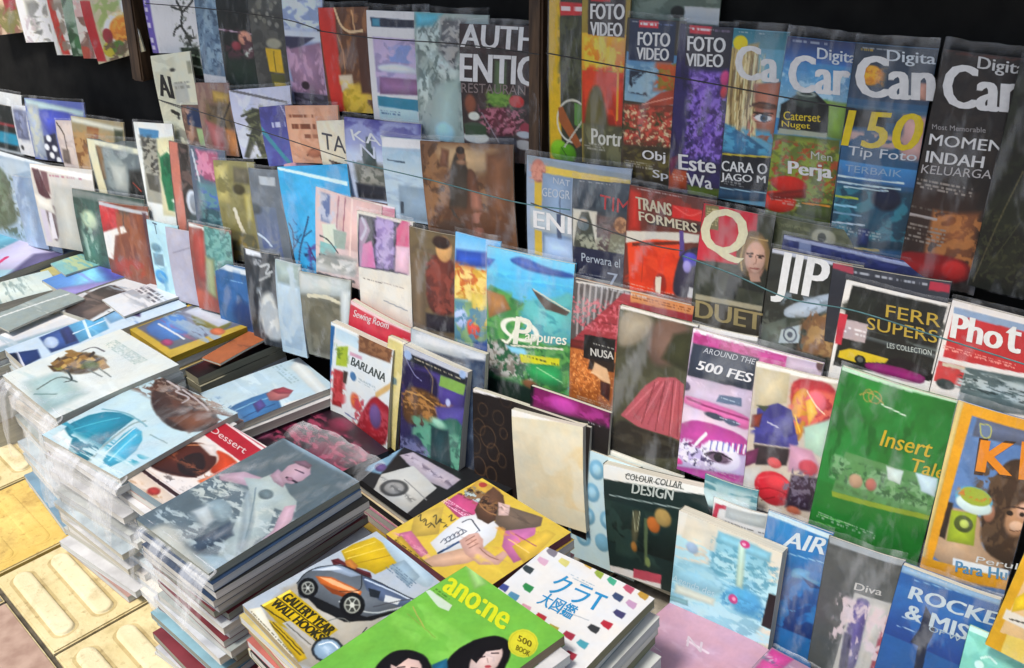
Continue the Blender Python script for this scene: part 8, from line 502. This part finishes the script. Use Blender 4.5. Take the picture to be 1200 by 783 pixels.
('magazine','magazine','white craft magazine scattered with tiny coloured shirts','magazines lying on the stacks',(-0.8169,1.0171,0.3),(0.9997,-0.0255,0),(-0.0255,-0.9997,0),0.2035,0.27,0.016,0.002,None,178,229,0.842,'8c8c70',[('F','d2d4d4'),('P',[0.026,0.033,0.023,-0.003,0.109,-0.001,0.123,0.029,0.125,0.056,0.067,0.049],'74707c',0.007,1),('P',[0.034,0.131,0.031,0.096,0.117,0.097,0.13,0.126,0.132,0.152,0.075,0.146],'c8a0b8',0.007,1),('P',[0.176,0.065,0.174,0.03,0.258,0.031,0.271,0.061,0.272,0.087,0.216,0.081],'c8c070',0.007,1),('P',[0.344,-0.005,0.343,-0.041,0.425,-0.039,0.437,-0.009,0.438,0.017,0.384,0.01],'c0a048',0.007,1),('P',[0.004,0.238,0.001,0.204,0.086,0.204,0.099,0.233,0.101,0.258,0.045,0.252],'303c40',0.007,1),('P',[-0.022,0.437,-0.025,0.404,0.058,0.403,0.071,0.431,0.073,0.455,0.018,0.45],'3c4884',0.007,1),('P',[0.106,0.463,0.104,0.43,0.185,0.429,0.198,0.456,0.199,0.48,0.145,0.476],'5088a8',0.007,1),('P',[0.137,0.361,0.134,0.328,0.216,0.328,0.229,0.355,0.23,0.38,0.176,0.375],'2c8048',0.007,1),('P',[0.259,0.498,0.257,0.466,0.336,0.464,0.348,0.491,0.349,0.514,0.297,0.51],'c090a0',0.007,1),('P',[0.411,0.505,0.409,0.474,0.487,0.473,0.498,0.498,0.498,0.522,0.447,0.518],'a83038',0.007,1),('P',[0.546,0.535,0.547,0.503,0.627,0.499,0.637,0.525,0.636,0.549,0.583,0.547],'98903c',0.007,1),('P',[0.68,0.525,0.682,0.493,0.76,0.489,0.769,0.515,0.768,0.538,0.716,0.536],'983044',0.007,1),('P',[0.783,0.408,0.785,0.375,0.863,0.372,0.872,0.398,0.87,0.422,0.819,0.419],'34383c',0.007,1),('P',[0.832,0.342,0.835,0.309,0.913,0.306,0.921,0.333,0.92,0.357,0.868,0.354],'a8283c',0.007,1),('P',[0.843,0.233,0.845,0.2,0.925,0.197,0.933,0.225,0.931,0.249,0.879,0.246],'3c3c64',0.007,1),('P',[0.857,0.128,0.858,0.095,0.933,0.096,0.942,0.123,0.942,0.148,0.892,0.142],'b08cac',0.007,1),('P',[0.736,0.127,0.736,0.093,0.812,0.094,0.822,0.122,0.822,0.147,0.772,0.141],'34486c',0.007,1),('P',[0.751,0.034,0.751,0,0.828,0.001,0.838,0.03,0.838,0.055,0.787,0.049],'b05068',0.007,1),('P',[0.874,0.028,0.874,-0.006,0.95,-0.005,0.959,0.024,0.959,0.049,0.909,0.042],'b08c38',0.007,1),('P',[0.807,0.532,0.809,0.501,0.886,0.497,0.894,0.522,0.893,0.546,0.842,0.543],'4898a8',0.007,1),('P',[0.802,0.632,0.804,0.601,0.88,0.597,0.888,0.621,0.887,0.644,0.837,0.642],'983040',0.007,1),('P',[0.484,0.028,0.479,-0.004,0.549,0.003,0.562,0.031,0.566,0.055,0.519,0.045],'88a040',0.007,1),('P',[0.607,0.033,0.602,0.001,0.671,0.008,0.683,0.036,0.687,0.06,0.641,0.05],'40a080',0.007,1),('S',0.339,0.114,0.574,0.094,2,'90a8b8',0.9),('L',[0.489,0.391,0.752,0.362],0.006,'8894a0',1)],[('クラT',0.318,0.316,0.762,0.293,0.276,0.148,'1c8cc4',0.01,'title'),('大図鑑',0.334,0.425,0.642,0.421,0.318,0.316,'1c8cc4',0.01,'title')],True,0),
('magazine','magazine','lime green magazine with two dark haired women and a yellow badge','magazines lying on the stacks',(-0.8584,0.8702,0.345),(0.9883,-0.1522,0),(-0.1522,-0.9883,0),0.2087,0.2815,0.016,0.002,None,180,280,0.842,'8c7c64',[('F','6cae42'),('N',-0.849,0.546,1.407,0.347,4.693,13.719,0.5,'78ba4e',1,0.043),('P',[0,0,0.085,-0.03,0.252,0.019,0.229,0.088],'90c070',0.036,1),('S',0.032,0.222,0.184,0.223,2,'48782c',0.9),('P',[0.001,0.278,0.01,0.255,0.244,0.25,0.272,0.29,0.187,0.306],'b8ccb8',0.007,1),('L',[0.056,0.396,0.284,0.453],0.007,'a89c50',1),('L',[0.082,0.445,0.396,0.455],0.007,'7c9c40',1),('P',[0.345,0.823,0.287,0.731,0.286,0.647,0.363,0.586,0.465,0.562,0.598,0.589,0.679,0.648,0.434,0.862],'141216',0.014,1),('P',[0.352,0.716,0.35,0.642,0.436,0.597,0.538,0.616,0.604,0.686,0.492,0.764],'c8aca4',0.014,1),('P',[0.352,0.716,0.329,0.641,0.432,0.585,0.504,0.595,0.406,0.633,0.408,0.706],'141216',0.007,1),('L',[0.422,0.704,0.449,0.678],0.011,'302428',1),('L',[0.487,0.659,0.521,0.642],0.011,'302428',1),('P',[0.536,0.698,0.538,0.703,0.533,0.71,0.524,0.717,0.512,0.721,0.504,0.72,0.502,0.715,0.507,0.707,0.516,0.7,0.528,0.697],'a04048',0.007,1),('P',[0.659,0.605,0.585,0.463,0.595,0.349,0.657,0.244,0.766,0.215,0.871,0.265,0.949,0.375,0.956,0.456,0.74,0.634],'141216',0.014,1),('P',[0.695,0.403,0.695,0.303,0.773,0.265,0.852,0.309,0.898,0.395,0.861,0.479,0.77,0.484],'c8b0a8',0.014,1),('P',[0.709,0.423,0.671,0.343,0.7,0.261,0.792,0.244,0.792,0.29,0.738,0.343,0.767,0.428],'141216',0.007,1),('L',[0.742,0.4,0.763,0.37],0.011,'302428',1),('L',[0.773,0.333,0.806,0.311],0.011,'302428',1),('P',[0.861,0.392,0.863,0.398,0.859,0.406,0.849,0.412,0.838,0.416,0.829,0.414,0.826,0.408,0.831,0.4,0.84,0.393,0.852,0.39],'a04048',0.007,1),('L',[0.786,0.369,0.818,0.385],0.007,'a08880',1),('P',[0.567,0.581,0.595,0.502,0.693,0.552,0.643,0.616],'205c78',0.014,1),('P',[0.933,0.132,0.962,0.161,0.975,0.193,0.972,0.224,0.951,0.248,0.916,0.262,0.872,0.265,0.826,0.255,0.785,0.234,0.754,0.205,0.739,0.172,0.742,0.14,0.763,0.115,0.8,0.101,0.845,0.099,0.891,0.11],'c4c030',0.007,1),('L',[0.924,0.137,0.95,0.163,0.962,0.192,0.959,0.219,0.94,0.24,0.909,0.253,0.87,0.255,0.829,0.247,0.793,0.228,0.766,0.203,0.753,0.173,0.756,0.145,0.775,0.123,0.806,0.11,0.847,0.108,0.888,0.118,0.924,0.137],0.007,'a8a428',0.6),('N',0.749,0.35,0.999,0.354,35.2,54.876,0.5,'a49898',1,0.043)],[('ano:ne',0.068,0.215,0.684,0.193,0.008,0.113,'d4dc20',0.04,'title'),('500',0.813,0.191,0.923,0.177,0.782,0.158,'6c6410',0.02,'lettering'),('BOOK',0.866,0.239,0.974,0.225,0.841,0.21,'6c6410',0.01,'lettering')],True,0),
('magazine','magazine','pink magazine with large white initials lying below the painting notebook','magazines lying on the stacks',(-0.6825,1.1956,0.125),(0.9939,-0.1098,0),(-0.1098,-0.9939,0),0.1884,0.244,0.016,0.002,None,163,185,0.842,'946878',[('F','b890a4'),('N',-0.609,0.397,1.177,0.255,6.37,14.479,0.5,'c09cb0',1,0.047),('S',0.138,0.635,0.392,0.615,3,'4c4860',0.9),('L',[0.408,0.294,0.622,0.295],0.024,'d4c0cc',1)],[('LI',0.176,0.499,0.325,0.491,0.058,0.484,'dcd0d8',0,'title'),('N',0.433,0.339,0.578,0.324,0.373,0.256,'d0c0cc',0,'lettering')],True,0),
('book','book','small bright pink and black book at the bottom edge','magazines lying on the stacks',(-0.6859,1.0125,0.14),(0.9819,-0.1895,0),(-0.1895,-0.9819,0),0.0494,0.0719,0.02,0.002,None,42,60,0.842,'c8c4b4',[('F','20181c'),('P',[0,0,0.435,-0.014,0.762,0.597,0.461,0.807],'b84c80',0.061,1)],[],True,0),
('magazine','magazine','magenta striped magazine in a crumpled clear sleeve at the bottom edge','magazines lying on the stacks',(-0.4827,1.149,0.16),(0.9953,-0.0964,0),(-0.0964,-0.9953,0),0.0833,0.0922,0.018,0.002,0.01,82,70,0.842,'c8c4b4',[('F','98788c'),('P',[0.023,0.034,0.457,0.01,0.402,0.733,0.059,0.753],'b83c84',0.047,1),('N',-0.427,0.321,1.099,0.205,8.021,9.233,0.5,'c0b0bc',1,0.094),('N',-0.045,0.338,0.983,0.293,8.021,13.85,0.5,'446070',1,0.094)],[],True,0),
('magazine','magazine','thin grey green magazine sliding off the pale green left stack','loose thin magazines on the left stacks',(-2.4552,1.1267,0.318),(0.9998,0.0176,0),(0.0176,-0.9998,-0),0.1133,0.2038,0.004,0.002,None,39,122,0.842,'c8c4b4',[('F','8c9894'),('N',-1.489,0.46,2.261,0.527,2.229,31.937,0.5,'b4bcb8',1,0.192),('L',[0.189,0.859,0.484,0.047],0.064,'d0d4d0',1)],[],True,0),
('leaflet','leaflet','thin sea green leaflet lying behind the bright blue and violet sky magazine','loose thin magazines on the left stacks',(-2.6054,1.2939,0.322),(0.9814,-0.192,0),(-0.192,-0.9814,0),0.1154,0.0967,0.004,0.002,None,29,55,0.842,'c8c4b4',[('F','70a8a8'),('N',-0.717,0.729,1.349,0.078,3.787,14.344,0.5,'a8b888',1,0.264)],[],True,0),
('magazine','magazine','thin white magazine with grey lettering behind the blue picture catalogue','loose thin magazines on the left stacks',(-2.2685,1.2865,0.316),(0.9836,-0.1806,0),(-0.1806,-0.9836,0),0.1349,0.1416,0.004,0.002,None,41,84,0.842,'c8c4b4',[('F','ccd0d4'),('N',-0.832,0.674,1.414,0.204,3.587,22.039,0.52,'98a0a8',1,0.186),('S',-0.194,0.441,0.918,0.173,3,'585c64',0.9)],[],True,0),
('magazine','magazine','thin orange brown magazine lying on the black and maroon one','loose thin magazines on the left stacks',(-1.8745,1.2873,0.288),(0.9988,0.0481,0),(0.0481,-0.9988,-0),0.0632,0.164,0.004,0.002,None,28,93,0.842,'c8c4b4',[('F','a05c34'),('N',-2.214,0.454,2.555,0.49,2.516,24.271,0.5,'5c3824',1,0.265),('R',-0.705,0.084,0.572,0.119,'b8b4ac',0.088,1)],[],True,0)]
STACKS = [(104,('far left stack of orange topped magazines',[0.012,0.012,0.012,0.012,0.012,0.012,0.103],0.006,('d8d8d4','c8ccc8','b8c4c8','d0d0d0','c8c0b4','a0a8a4','d8d4c8','7c9cb0','b08c80'),'plain magazines in the far left stack of orange topped magazines')),(105,('far left stack of lavender magazines',[0.012,0.012,0.012,0.012,0.012,0.012,0.075,0.075],0.006,('d8d8d4','c8ccc8','b8c4c8','d0d0d0','c8c0b4','a0a8a4','d8d4c8','7c9cb0','b08c80'),'plain magazines in the far left stack of lavender magazines')),(106,('left stack of pale green magazines',[0.012,0.012,0.012,0.012,0.012,0.012,0.0775,0.0775],0.006,('d8d8d4','c8ccc8','b8c4c8','d0d0d0','c8c0b4','a0a8a4','d8d4c8','7c9cb0','b08c80'),'plain magazines in the left stack of pale green magazines')),(107,('left stack with a yellowish magazine',[0.012,0.012,0.012,0.012,0.012,0.012,0.0665,0.0665],0.006,('d8d8d4','c8ccc8','b8c4c8','d0d0d0','c8c0b4','a0a8a4','d8d4c8','7c9cb0','b08c80'),'plain magazines in the left stack with a yellowish magazine')),(108,('stack under the blue sky magazine',[0.012,0.012,0.012,0.012,0.012,0.012,0.0825,0.0825],0.006,('d8d8d4','c8ccc8','b8c4c8','d0d0d0','c8c0b4','a0a8a4','d8d4c8','7c9cb0','b08c80'),'plain magazines in the stack under the blue sky magazine')),(109,('stack under the pale pink magazine',[0.019,0.019,0.019,0.019,0.073,0.073],0.006,('d8d8d4','c8ccc8','b8c4c8','d0d0d0','c8c0b4','a0a8a4','d8d4c8','7c9cb0','b08c80'),'plain magazines in the stack under the pale pink magazine')),(110,('stack under the dark brown photo magazine',[0.012,0.012,0.012,0.012,0.012,0.012,0.08,0.08],0.006,('d8d8d4','c8ccc8','b8c4c8','d0d0d0','c8c0b4','a0a8a4','d8d4c8','7c9cb0','b08c80'),'plain magazines in the stack under the dark brown photo magazine')),(111,('left stack of grey blue magazines',[0.012,0.012,0.012,0.012,0.012,0.012,0.075,0.075],0.006,('d8d8d4','c8ccc8','b8c4c8','d0d0d0','c8c0b4','a0a8a4','d8d4c8','7c9cb0','b08c80'),'plain magazines in the left stack of grey blue magazines')),(112,('stack under the blue picture catalogue',[0.012,0.012,0.012,0.012,0.012,0.012,0.0785,0.0785],0.006,('d8d8d4','c8ccc8','b8c4c8','d0d0d0','c8c0b4','a0a8a4','d8d4c8','7c9cb0','b08c80'),'plain magazines in the stack under the blue picture catalogue')),(113,('stack under the yellow framed magazine',[0.019,0.019,0.019,0.019,0.075,0.075],0.006,('c8a020','b89020','d8c080','a0682c'),'plain magazines in the stack under the yellow framed magazine')),(114,('thick olive stack under the maroon magazine',[0.019,0.019,0.019,0.019,0.108],0.006,('8c8870','a8a48c','30281c','701c24'),'plain magazines in the thick olive stack under the maroon magazine')),(115,('low stack under the bowing figure magazine',[0.019,0.019,0.019,0.019,0.095],0.006,('d8d8d4','c8ccc8','b8c4c8','d0d0d0','c8c0b4','a0a8a4','d8d4c8','7c9cb0','b08c80'),'plain magazines in the low stack under the bowing figure magazine')),(116,('low stack under the rose patterned magazine',[0.019,0.019,0.086],0.006,('181418','302028','141418','58545c'),'plain magazines in the low stack under the rose patterned magazine')),(117,('low black stack beside the comic stacks',[0.019,0.019,0.019,0.019,0.033],0.006,('84485c','d8c8a0','c8a840','b8788c'),'plain magazines in the low black stack beside the comic stacks')),(118,('left front stack under the bouquet magazine',[0.0145,0.0145,0.0145,0.0145,0.0145,0.0145,0.0145,0.0145,0.0145,0.0145,0.0145,0.0145,0.0145,0.0145,0.0145,0.0145,0.0145],0.01,('d8d8d4','c8ccc8','b8c4c8','d0d0d0','c8c0b4','a0a8a4','d8d4c8','7c9cb0','b08c80'),'plain magazines in the left front stack under the bouquet magazine')),(119,('left front stack under the turquoise pool magazine',[0.0145,0.0145,0.0145,0.0145,0.0145,0.0145,0.0145,0.0145,0.0145,0.0145,0.0145,0.0145,0.0145,0.0145,0.0145,0.0145,0.0145],0.01,('d8d8d4','c8ccc8','b8c4c8','d0d0d0','c8c0b4','a0a8a4','d8d4c8','7c9cb0','b08c80'),'plain magazines in the left front stack under the turquoise pool magazine')),(120,('front stack under the chocolate cake magazine',[0.0145,0.0145,0.0145,0.0145,0.0145,0.0145,0.0145,0.0145,0.0145,0.0145,0.0145,0.0145,0.0145,0.0145,0.0145,0.0145],0.01,('d8d8d4','c8ccc8','b8c4c8','d0d0d0','c8c0b4','a0a8a4','d8d4c8','7c9cb0','b08c80'),'plain magazines in the front stack under the chocolate cake magazine')),(121,('large front stack under the wrestler magazine',[0.0145,0.0145,0.0145,0.0145,0.0145,0.0145,0.0145,0.0145,0.0145,0.0145,0.0145,0.0145,0.0145,0.0145,0.0145,0.0145,0.0145,0.0145],0.01,('d8dcdc','8cb4c0','d8d8d4','284060','7c3038','a8b0ac','508098','181818','c8ccd0'),'plain magazines in the large front stack under the wrestler magazine')),(122,('front stack under the hot rod magazine',[0.0145,0.0145,0.0145,0.0145,0.0145,0.0145,0.0145,0.0145,0.0145,0.0145,0.0145,0.0145,0.0145,0.0145,0.0145,0.0145],0.01,('d8d0a8','181818','c8a0a0','d8d4c8','b86860','c8b878'),'plain magazines in the front stack under the hot rod magazine')),(123,('stack under the yellow comic',[0.019,0.019,0.019,0.019,0.0615,0.0615],0.006,('84485c','d8c8a0','c8a840','b8788c'),'plain magazines in the stack under the yellow comic')),(124,('stack under the craft magazine',[0.019,0.019,0.019,0.019,0.074,0.074],0.006,('6c8c8c','c8ccc8','8c8468','b8c4c8'),'plain magazines in the stack under the craft magazine')),(125,('front stack under the lime green magazine',[0.0145,0.0145,0.0145,0.0145,0.0145,0.0145,0.0145,0.0145,0.0145,0.0145,0.0145,0.0145,0.0145,0.0145,0.0145,0.0145,0.0145,0.0145],0.01,('d8d8d4','c8ccc8','b8c4c8','d0d0d0','c8c0b4','a0a8a4','d8d4c8','7c9cb0','b08c80'),'plain magazines in the front stack under the lime green magazine')),(126,('low stack under the pink magazine',[0.019,0.019,0.019,0.019],0.006,('d8d8d4','c8ccc8','b8c4c8','d0d0d0','c8c0b4','a0a8a4','d8d4c8','7c9cb0','b08c80'),'plain magazines in the low stack under the pink magazine')),(127,('low stack at the bottom edge',[0.019,0.019,0.022],0.006,('d8d8d4','c8ccc8','b8c4c8','d0d0d0','c8c0b4','a0a8a4','d8d4c8','7c9cb0','b08c80'),'plain magazines in the low stack at the bottom edge')),(128,('low stack under the magenta striped magazine',[0.019,0.019,0.044],0.006,('d8d8d4','c8ccc8','b8c4c8','d0d0d0','c8c0b4','a0a8a4','d8d4c8','7c9cb0','b08c80'),'plain magazines in the low stack under the magenta striped magazine'))]
STRINGS = [('thin dark string crossing the covers from the red spine book to the wooden post',0,[(-1.6146,1.3902,0.978),(-1.4527,1.39,0.9758),(-1.2389,1.3906,0.982),(-1.0648,1.3904,0.9794)]),('thin dark string across the camera and photo magazines right of the post',0,[(-1.0469,1.3859,0.9847),(-0.8874,1.3848,0.9748),(-0.7148,1.3838,0.965),(-0.606,1.3831,0.9583),(-0.514,1.3827,0.9546)]),('thin dark string at the top left across the room and robot magazines',0,[(-2.1968,1.3921,0.9961),(-1.9735,1.3924,0.9983),(-1.7205,1.3919,0.9937),(-1.6046,1.3903,0.9788)]),('teal string across the lake and two women covers',1,[(-1.5054,1.3156,0.7494),(-1.286,1.3153,0.7468),(-1.0841,1.3145,0.7396),(-0.9601,1.3152,0.7465)]),('slack dark string across the masked man and comic car covers',0,[(-1.0429,1.315,0.7438),(-0.9215,1.3135,0.7301),(-0.8053,1.3122,0.7179),(-0.7431,1.3123,0.7193)]),('teal string running from the music magazine down over the gold capitals cover',1,[(-0.7371,1.3019,0.7159),(-0.6481,1.3007,0.7047),(-0.5566,1.2989,0.6878),(-0.4605,1.2995,0.6927),(-0.3521,1.2986,0.6846),(-0.2203,1.2974,0.6739)]),('thin dark string across the newspaper and warrior covers',0,[(-2.1479,1.3401,0.7906),(-1.9453,1.3387,0.7777),(-1.7442,1.3371,0.7627),(-1.527,1.3351,0.7437)])]
# ------------------------------------------------------------------ pavement
TILE = 0.3032; TE = Vector((.98982, -.14232, 0)); TN = Vector((.14232, .98982, 0)); T0 = Vector((-1.8626, 0.5516, GZ))
grout = noise_mat("grout", (.05, .042, .03), (.13, .11, .075), 40., .9)
def tile_mat(name, c0, c1, dirt):
    """worn cement tile: two paint tones, grime in blotches and fine specks"""
    m, n, l, p = mat(name); tc = n.new("ShaderNodeTexCoord"); prev = None
    for sc, lo, hi, ca, cb in ((6., .35, .65, c0, c1), (11., .50, .66, None, dirt), (70., .56, .70, None, tuple(x*.8 for x in dirt))):
        nz = n.new("ShaderNodeTexNoise"); nz.inputs['Scale'].default_value = sc; nz.inputs['Detail'].default_value = 9.; nz.inputs['Roughness'].default_value = .65
        l.new(tc.outputs['Object'], nz.inputs['Vector']); mr = n.new("ShaderNodeMapRange"); mr.inputs[1].default_value = lo; mr.inputs[2].default_value = hi
        mr.inputs[4].default_value = 1. if ca else .6
        l.new(nz.outputs['Fac'], mr.inputs[0]); mx = n.new("ShaderNodeMix"); mx.data_type = 'RGBA'; l.new(mr.outputs[0], mx.inputs[0])
        if ca: mx.inputs[6].default_value = (*ca, 1)
        else: l.new(prev, mx.inputs[6])
        mx.inputs[7].default_value = (*cb, 1); prev = mx.outputs[2]
    l.new(prev, p.inputs['Base Color']); p.inputs['Roughness'].default_value = .95; p.inputs['Specular IOR Level'].default_value = .1
    bp = n.new("ShaderNodeBump"); bp.inputs['Strength'].default_value = .5; bp.inputs['Distance'].default_value = .003; l.new(nz.outputs['Fac'], bp.inputs['Height']); l.new(bp.outputs[0], p.inputs['Normal'])
    return m
m_y1 = tile_mat("pale yellow tactile tile", (.55, .45, .22), (.70, .60, .36), (.36, .27, .12))
m_y2 = tile_mat("golden tactile tile", (.55, .37, .09), (.70, .52, .17), (.32, .19, .06))
m_bar = tile_mat("worn tactile bar", (.60, .52, .31), (.72, .64, .43), (.42, .33, .17))
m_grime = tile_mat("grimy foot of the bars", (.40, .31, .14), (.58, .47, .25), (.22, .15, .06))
m_pk = noise_mat("pink paver", (.30, .19, .14), (.42, .29, .22), 30., .85, .3)
m_gr = noise_mat("grey beige paver", (.20, .18, .14), (.34, .31, .25), 60., .85, .4)
bm = bmesh.new(); bx(bm, -60, -60, GZ-.06, 60, 60, GZ-.009)
tag(bm_obj('ground', bm, grout), kind='structure')
bm = bmesh.new(); R = random.Random(4)
MW = Matrix(((TE.x, TN.x, 0, T0.x), (TE.y, TN.y, 0, T0.y), (0, 0, 1, GZ), (0, 0, 0, 1)))
for i in range(-12, 14):
    for j in range(-6, 6):
        x0, y0 = i*TILE, j*TILE; g = .0048
        mi = {0: (0 if i % 3 != 2 else 1)}.get(j, 2 + (i+j+1) % 2 if j < 0 else 3)
        if j < 0: x0 += .09
        dz = R.uniform(-.0015, .0015)
        t = bmesh.new(); bx(t, x0+g, y0+g, -.012, x0+TILE-g, y0+TILE-g, dz, mi)
        bmesh.ops.bevel(t, geom=[e for e in t.edges if all(v.co.z > -.01 for v in e.verts)], offset=.003, segments=2, affect='EDGES')
        if j == 0:
            for b in range(4):
                cy = y0+.045+.0755*b; r = .019; hgt = .007 if i % 3 != 2 else .0022
                n = 10; ring = []
                for e, cx, a0 in ((0, x0+TILE-.052, -math.pi/2), (1, x0+.052, math.pi/2)):
                    for q in range(n+1): a = a0+math.pi*q/n; ring.append((cx+r*math.cos(a), cy+r*math.sin(a)))
                L = []
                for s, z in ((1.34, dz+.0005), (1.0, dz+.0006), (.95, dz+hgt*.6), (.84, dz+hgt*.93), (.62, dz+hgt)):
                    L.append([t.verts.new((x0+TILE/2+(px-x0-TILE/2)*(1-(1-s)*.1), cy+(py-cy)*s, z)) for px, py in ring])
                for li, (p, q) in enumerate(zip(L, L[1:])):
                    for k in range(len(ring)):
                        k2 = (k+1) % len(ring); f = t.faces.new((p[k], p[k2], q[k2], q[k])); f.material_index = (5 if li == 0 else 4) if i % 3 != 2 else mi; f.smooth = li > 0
                f = t.faces.new(L[-1]); f.material_index = 4 if i % 3 != 2 else mi
        me = bpy.data.meshes.new('tmp'); t.to_mesh(me); t.free(); bm.from_mesh(me); bpy.data.meshes.remove(me)
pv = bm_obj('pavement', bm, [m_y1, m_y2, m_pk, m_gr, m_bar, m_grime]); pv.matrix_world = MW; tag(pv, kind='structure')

# ------------------------------------------------------------------ rack board, posts, added tarpaulin shade
LEAN = 0.10623; NB = Vector((0, -math.cos(LEAN), math.sin(LEAN))); UP = Vector((0, math.sin(LEAN), math.cos(LEAN)))
m_blk = noise_mat("black painted board", (.004, .004, .004), (.012, .012, .011), 12., .8, .1); m_blk.node_tree.nodes['Principled BSDF'].inputs['Specular IOR Level'].default_value = .15
def on_board(d, z):       # a point of the plane at distance d from the lens height, at height z
    P0 = Vector((0, 0, 1.38))-NB*d; return P0+UP*((z-P0.z)/UP.z)
rt = empty('display_board', (-2.0, on_board(1.50, 0).y, 0)); tag(rt, 'black painted board leaning back behind the rows of standing magazines', 'display board')
bm = bmesh.new(); vs = bx(bm, -3.0, 0, 0, 2.9, .018, 1.22)
for v in bm.verts: v.co.y += (v.co.z)*math.tan(LEAN)
o = bm_obj('panel', bm, m_blk, rt)
for x in (-1.6, 0.2, 1.9):
    bm = bmesh.new(); bx(bm, x, .0, 0, x+.04, .04, 1.2)
    for v in bm.verts: v.co.y += .02+v.co.z*math.tan(LEAN)
    bm_obj('batten', bm, noise_mat("raw batten wood", (.10, .06, .03), (.2, .12, .06), 6., .7, stretch=(8, 8, 1)), rt)
m_wood = noise_mat("brown post wood", (.035, .017, .008), (.11, .06, .028), 9., .6, .3, stretch=(9, 9, .8))
for x, zb, zt, w_, label in ((-2.325, .80, 1.75, .045, 'brown wooden post at the left between the cookbook and the lettered magazine'), (-1.100, .30, 1.75, .030, 'brown wooden post between the white capitals book and the yellow spined magazine')):
    p0 = on_board(1.475, zb); p1 = on_board(1.475, zt)
    rt = empty('wooden_post', (x, p0.y, p0.z)); tag(rt, label, 'post')
    bm = bmesh.new(); bx(bm, -w_/2, -.018, 0, w_/2, .018, zt-zb)
    bmesh.ops.bevel(bm, geom=bm.edges[:], offset=.004, segments=2, affect='EDGES')
    for v in bm.verts: v.co.y += v.co.z*math.tan(LEAN)+.002*math.sin(v.co.z*9); 
    bm_obj('shaft', bm, m_wood, rt)
    bm = bmesh.new(); bx(bm, -w_/2-.004, -.021, zt-zb-.05, w_/2+.004, .021, zt-zb-.02)
    for v in bm.verts: v.co.y += v.co.z*math.tan(LEAN)
    bm_obj('bracket', bm, noise_mat("dull iron bracket", (.05, .05, .05), (.1, .1, .1), 30., .5), rt)
# unseen tarpaulin on the posts, added to shade the upper rows of the rack
ax0, ax1, ay0, ay1, az = (-2.8, 1.6, .98, 1.9, 1.75)
rt = empty('added_awning', (ax0, ay1, az)); tag(rt, 'unseen dark tarpaulin added above the picture to shade the rack', 'added_awning')
n = 24; gu, gv = np.meshgrid(np.linspace(0, 1, n), np.linspace(0, 1, 12)); gu = gu.ravel(); gv = gv.ravel()
pts = np.stack([gu*(ax1-ax0), -(ay1-ay0)*gv, -.02-.10*gv-.03*np.abs(np.sin(gu*math.pi*5))*gv], -1)
link('shade_canopy', grid_mesh('shade_canopy', pts, n, 12), noise_mat("dark tarpaulin", (.012, .014, .016), (.03, .034, .036), 8., .7), rt)
pts = np.stack([gu*(ax1-ax0), -(ay1-ay0)-.004-.01*gv*np.sin(gu*60), -.12-.03*np.abs(np.sin(gu*math.pi*5))-.10*gv], -1)
link('shade_valance', grid_mesh('shade_valance', pts, n, 12), noise_mat("dark tarpaulin valance", (.012, .014, .016), (.03, .034, .036), 8., .7), rt)

# ------------------------------------------------------------------ the magazines
tops = [make_magazine(r, i) for i, r in enumerate(RECS)]
finish_texts()
bpy.context.view_layer.update()
for i, st in STACKS: stack(RECS[i], tops[i], st)

# ------------------------------------------------------------------ elastic strings that hold the covers
def tube(name, pts, r, m, label):
    P = [Vector(p) for p in pts]; C = []
    for i in range(len(P)-1):              # smooth path through the points
        p0, p1, p2, p3 = P[max(i-1, 0)], P[i], P[i+1], P[min(i+2, len(P)-1)]
        for k in range(8):
            t = k/8; C.append(.5*((2*p1)+(p2-p0)*t+(2*p0-5*p1+4*p2-p3)*t*t+(3*p1-p0-3*p2+p3)*t**3))
    C.append(P[-1]); bm = bmesh.new(); prev = None
    for i, c in enumerate(C):
        d = (C[min(i+1, len(C)-1)]-C[max(i-1, 0)]).normalized(); a = d.cross(Vector((0, 0, 1))).normalized(); b = d.cross(a)
        ring = [bm.verts.new(c+a*r*math.cos(q*math.pi/3)+b*r*math.sin(q*math.pi/3)) for q in range(6)]
        if prev:
            for q in range(6): bm.faces.new((prev[q], prev[(q+1) % 6], ring[(q+1) % 6], ring[q])).smooth = True
        prev = ring
    return tag(bm_obj(name, bm, m), label, 'string', 'strings holding the standing magazines')
STR_D = noise_mat("dark string", (.02, .02, .02), (.05, .05, .05), 60., .6); STR_T = noise_mat("teal string", (.03, .10, .11), (.06, .16, .17), 60., .6)
for label, teal, pts in STRINGS: tube('elastic_string', pts, .0011, STR_T if teal else STR_D, label)
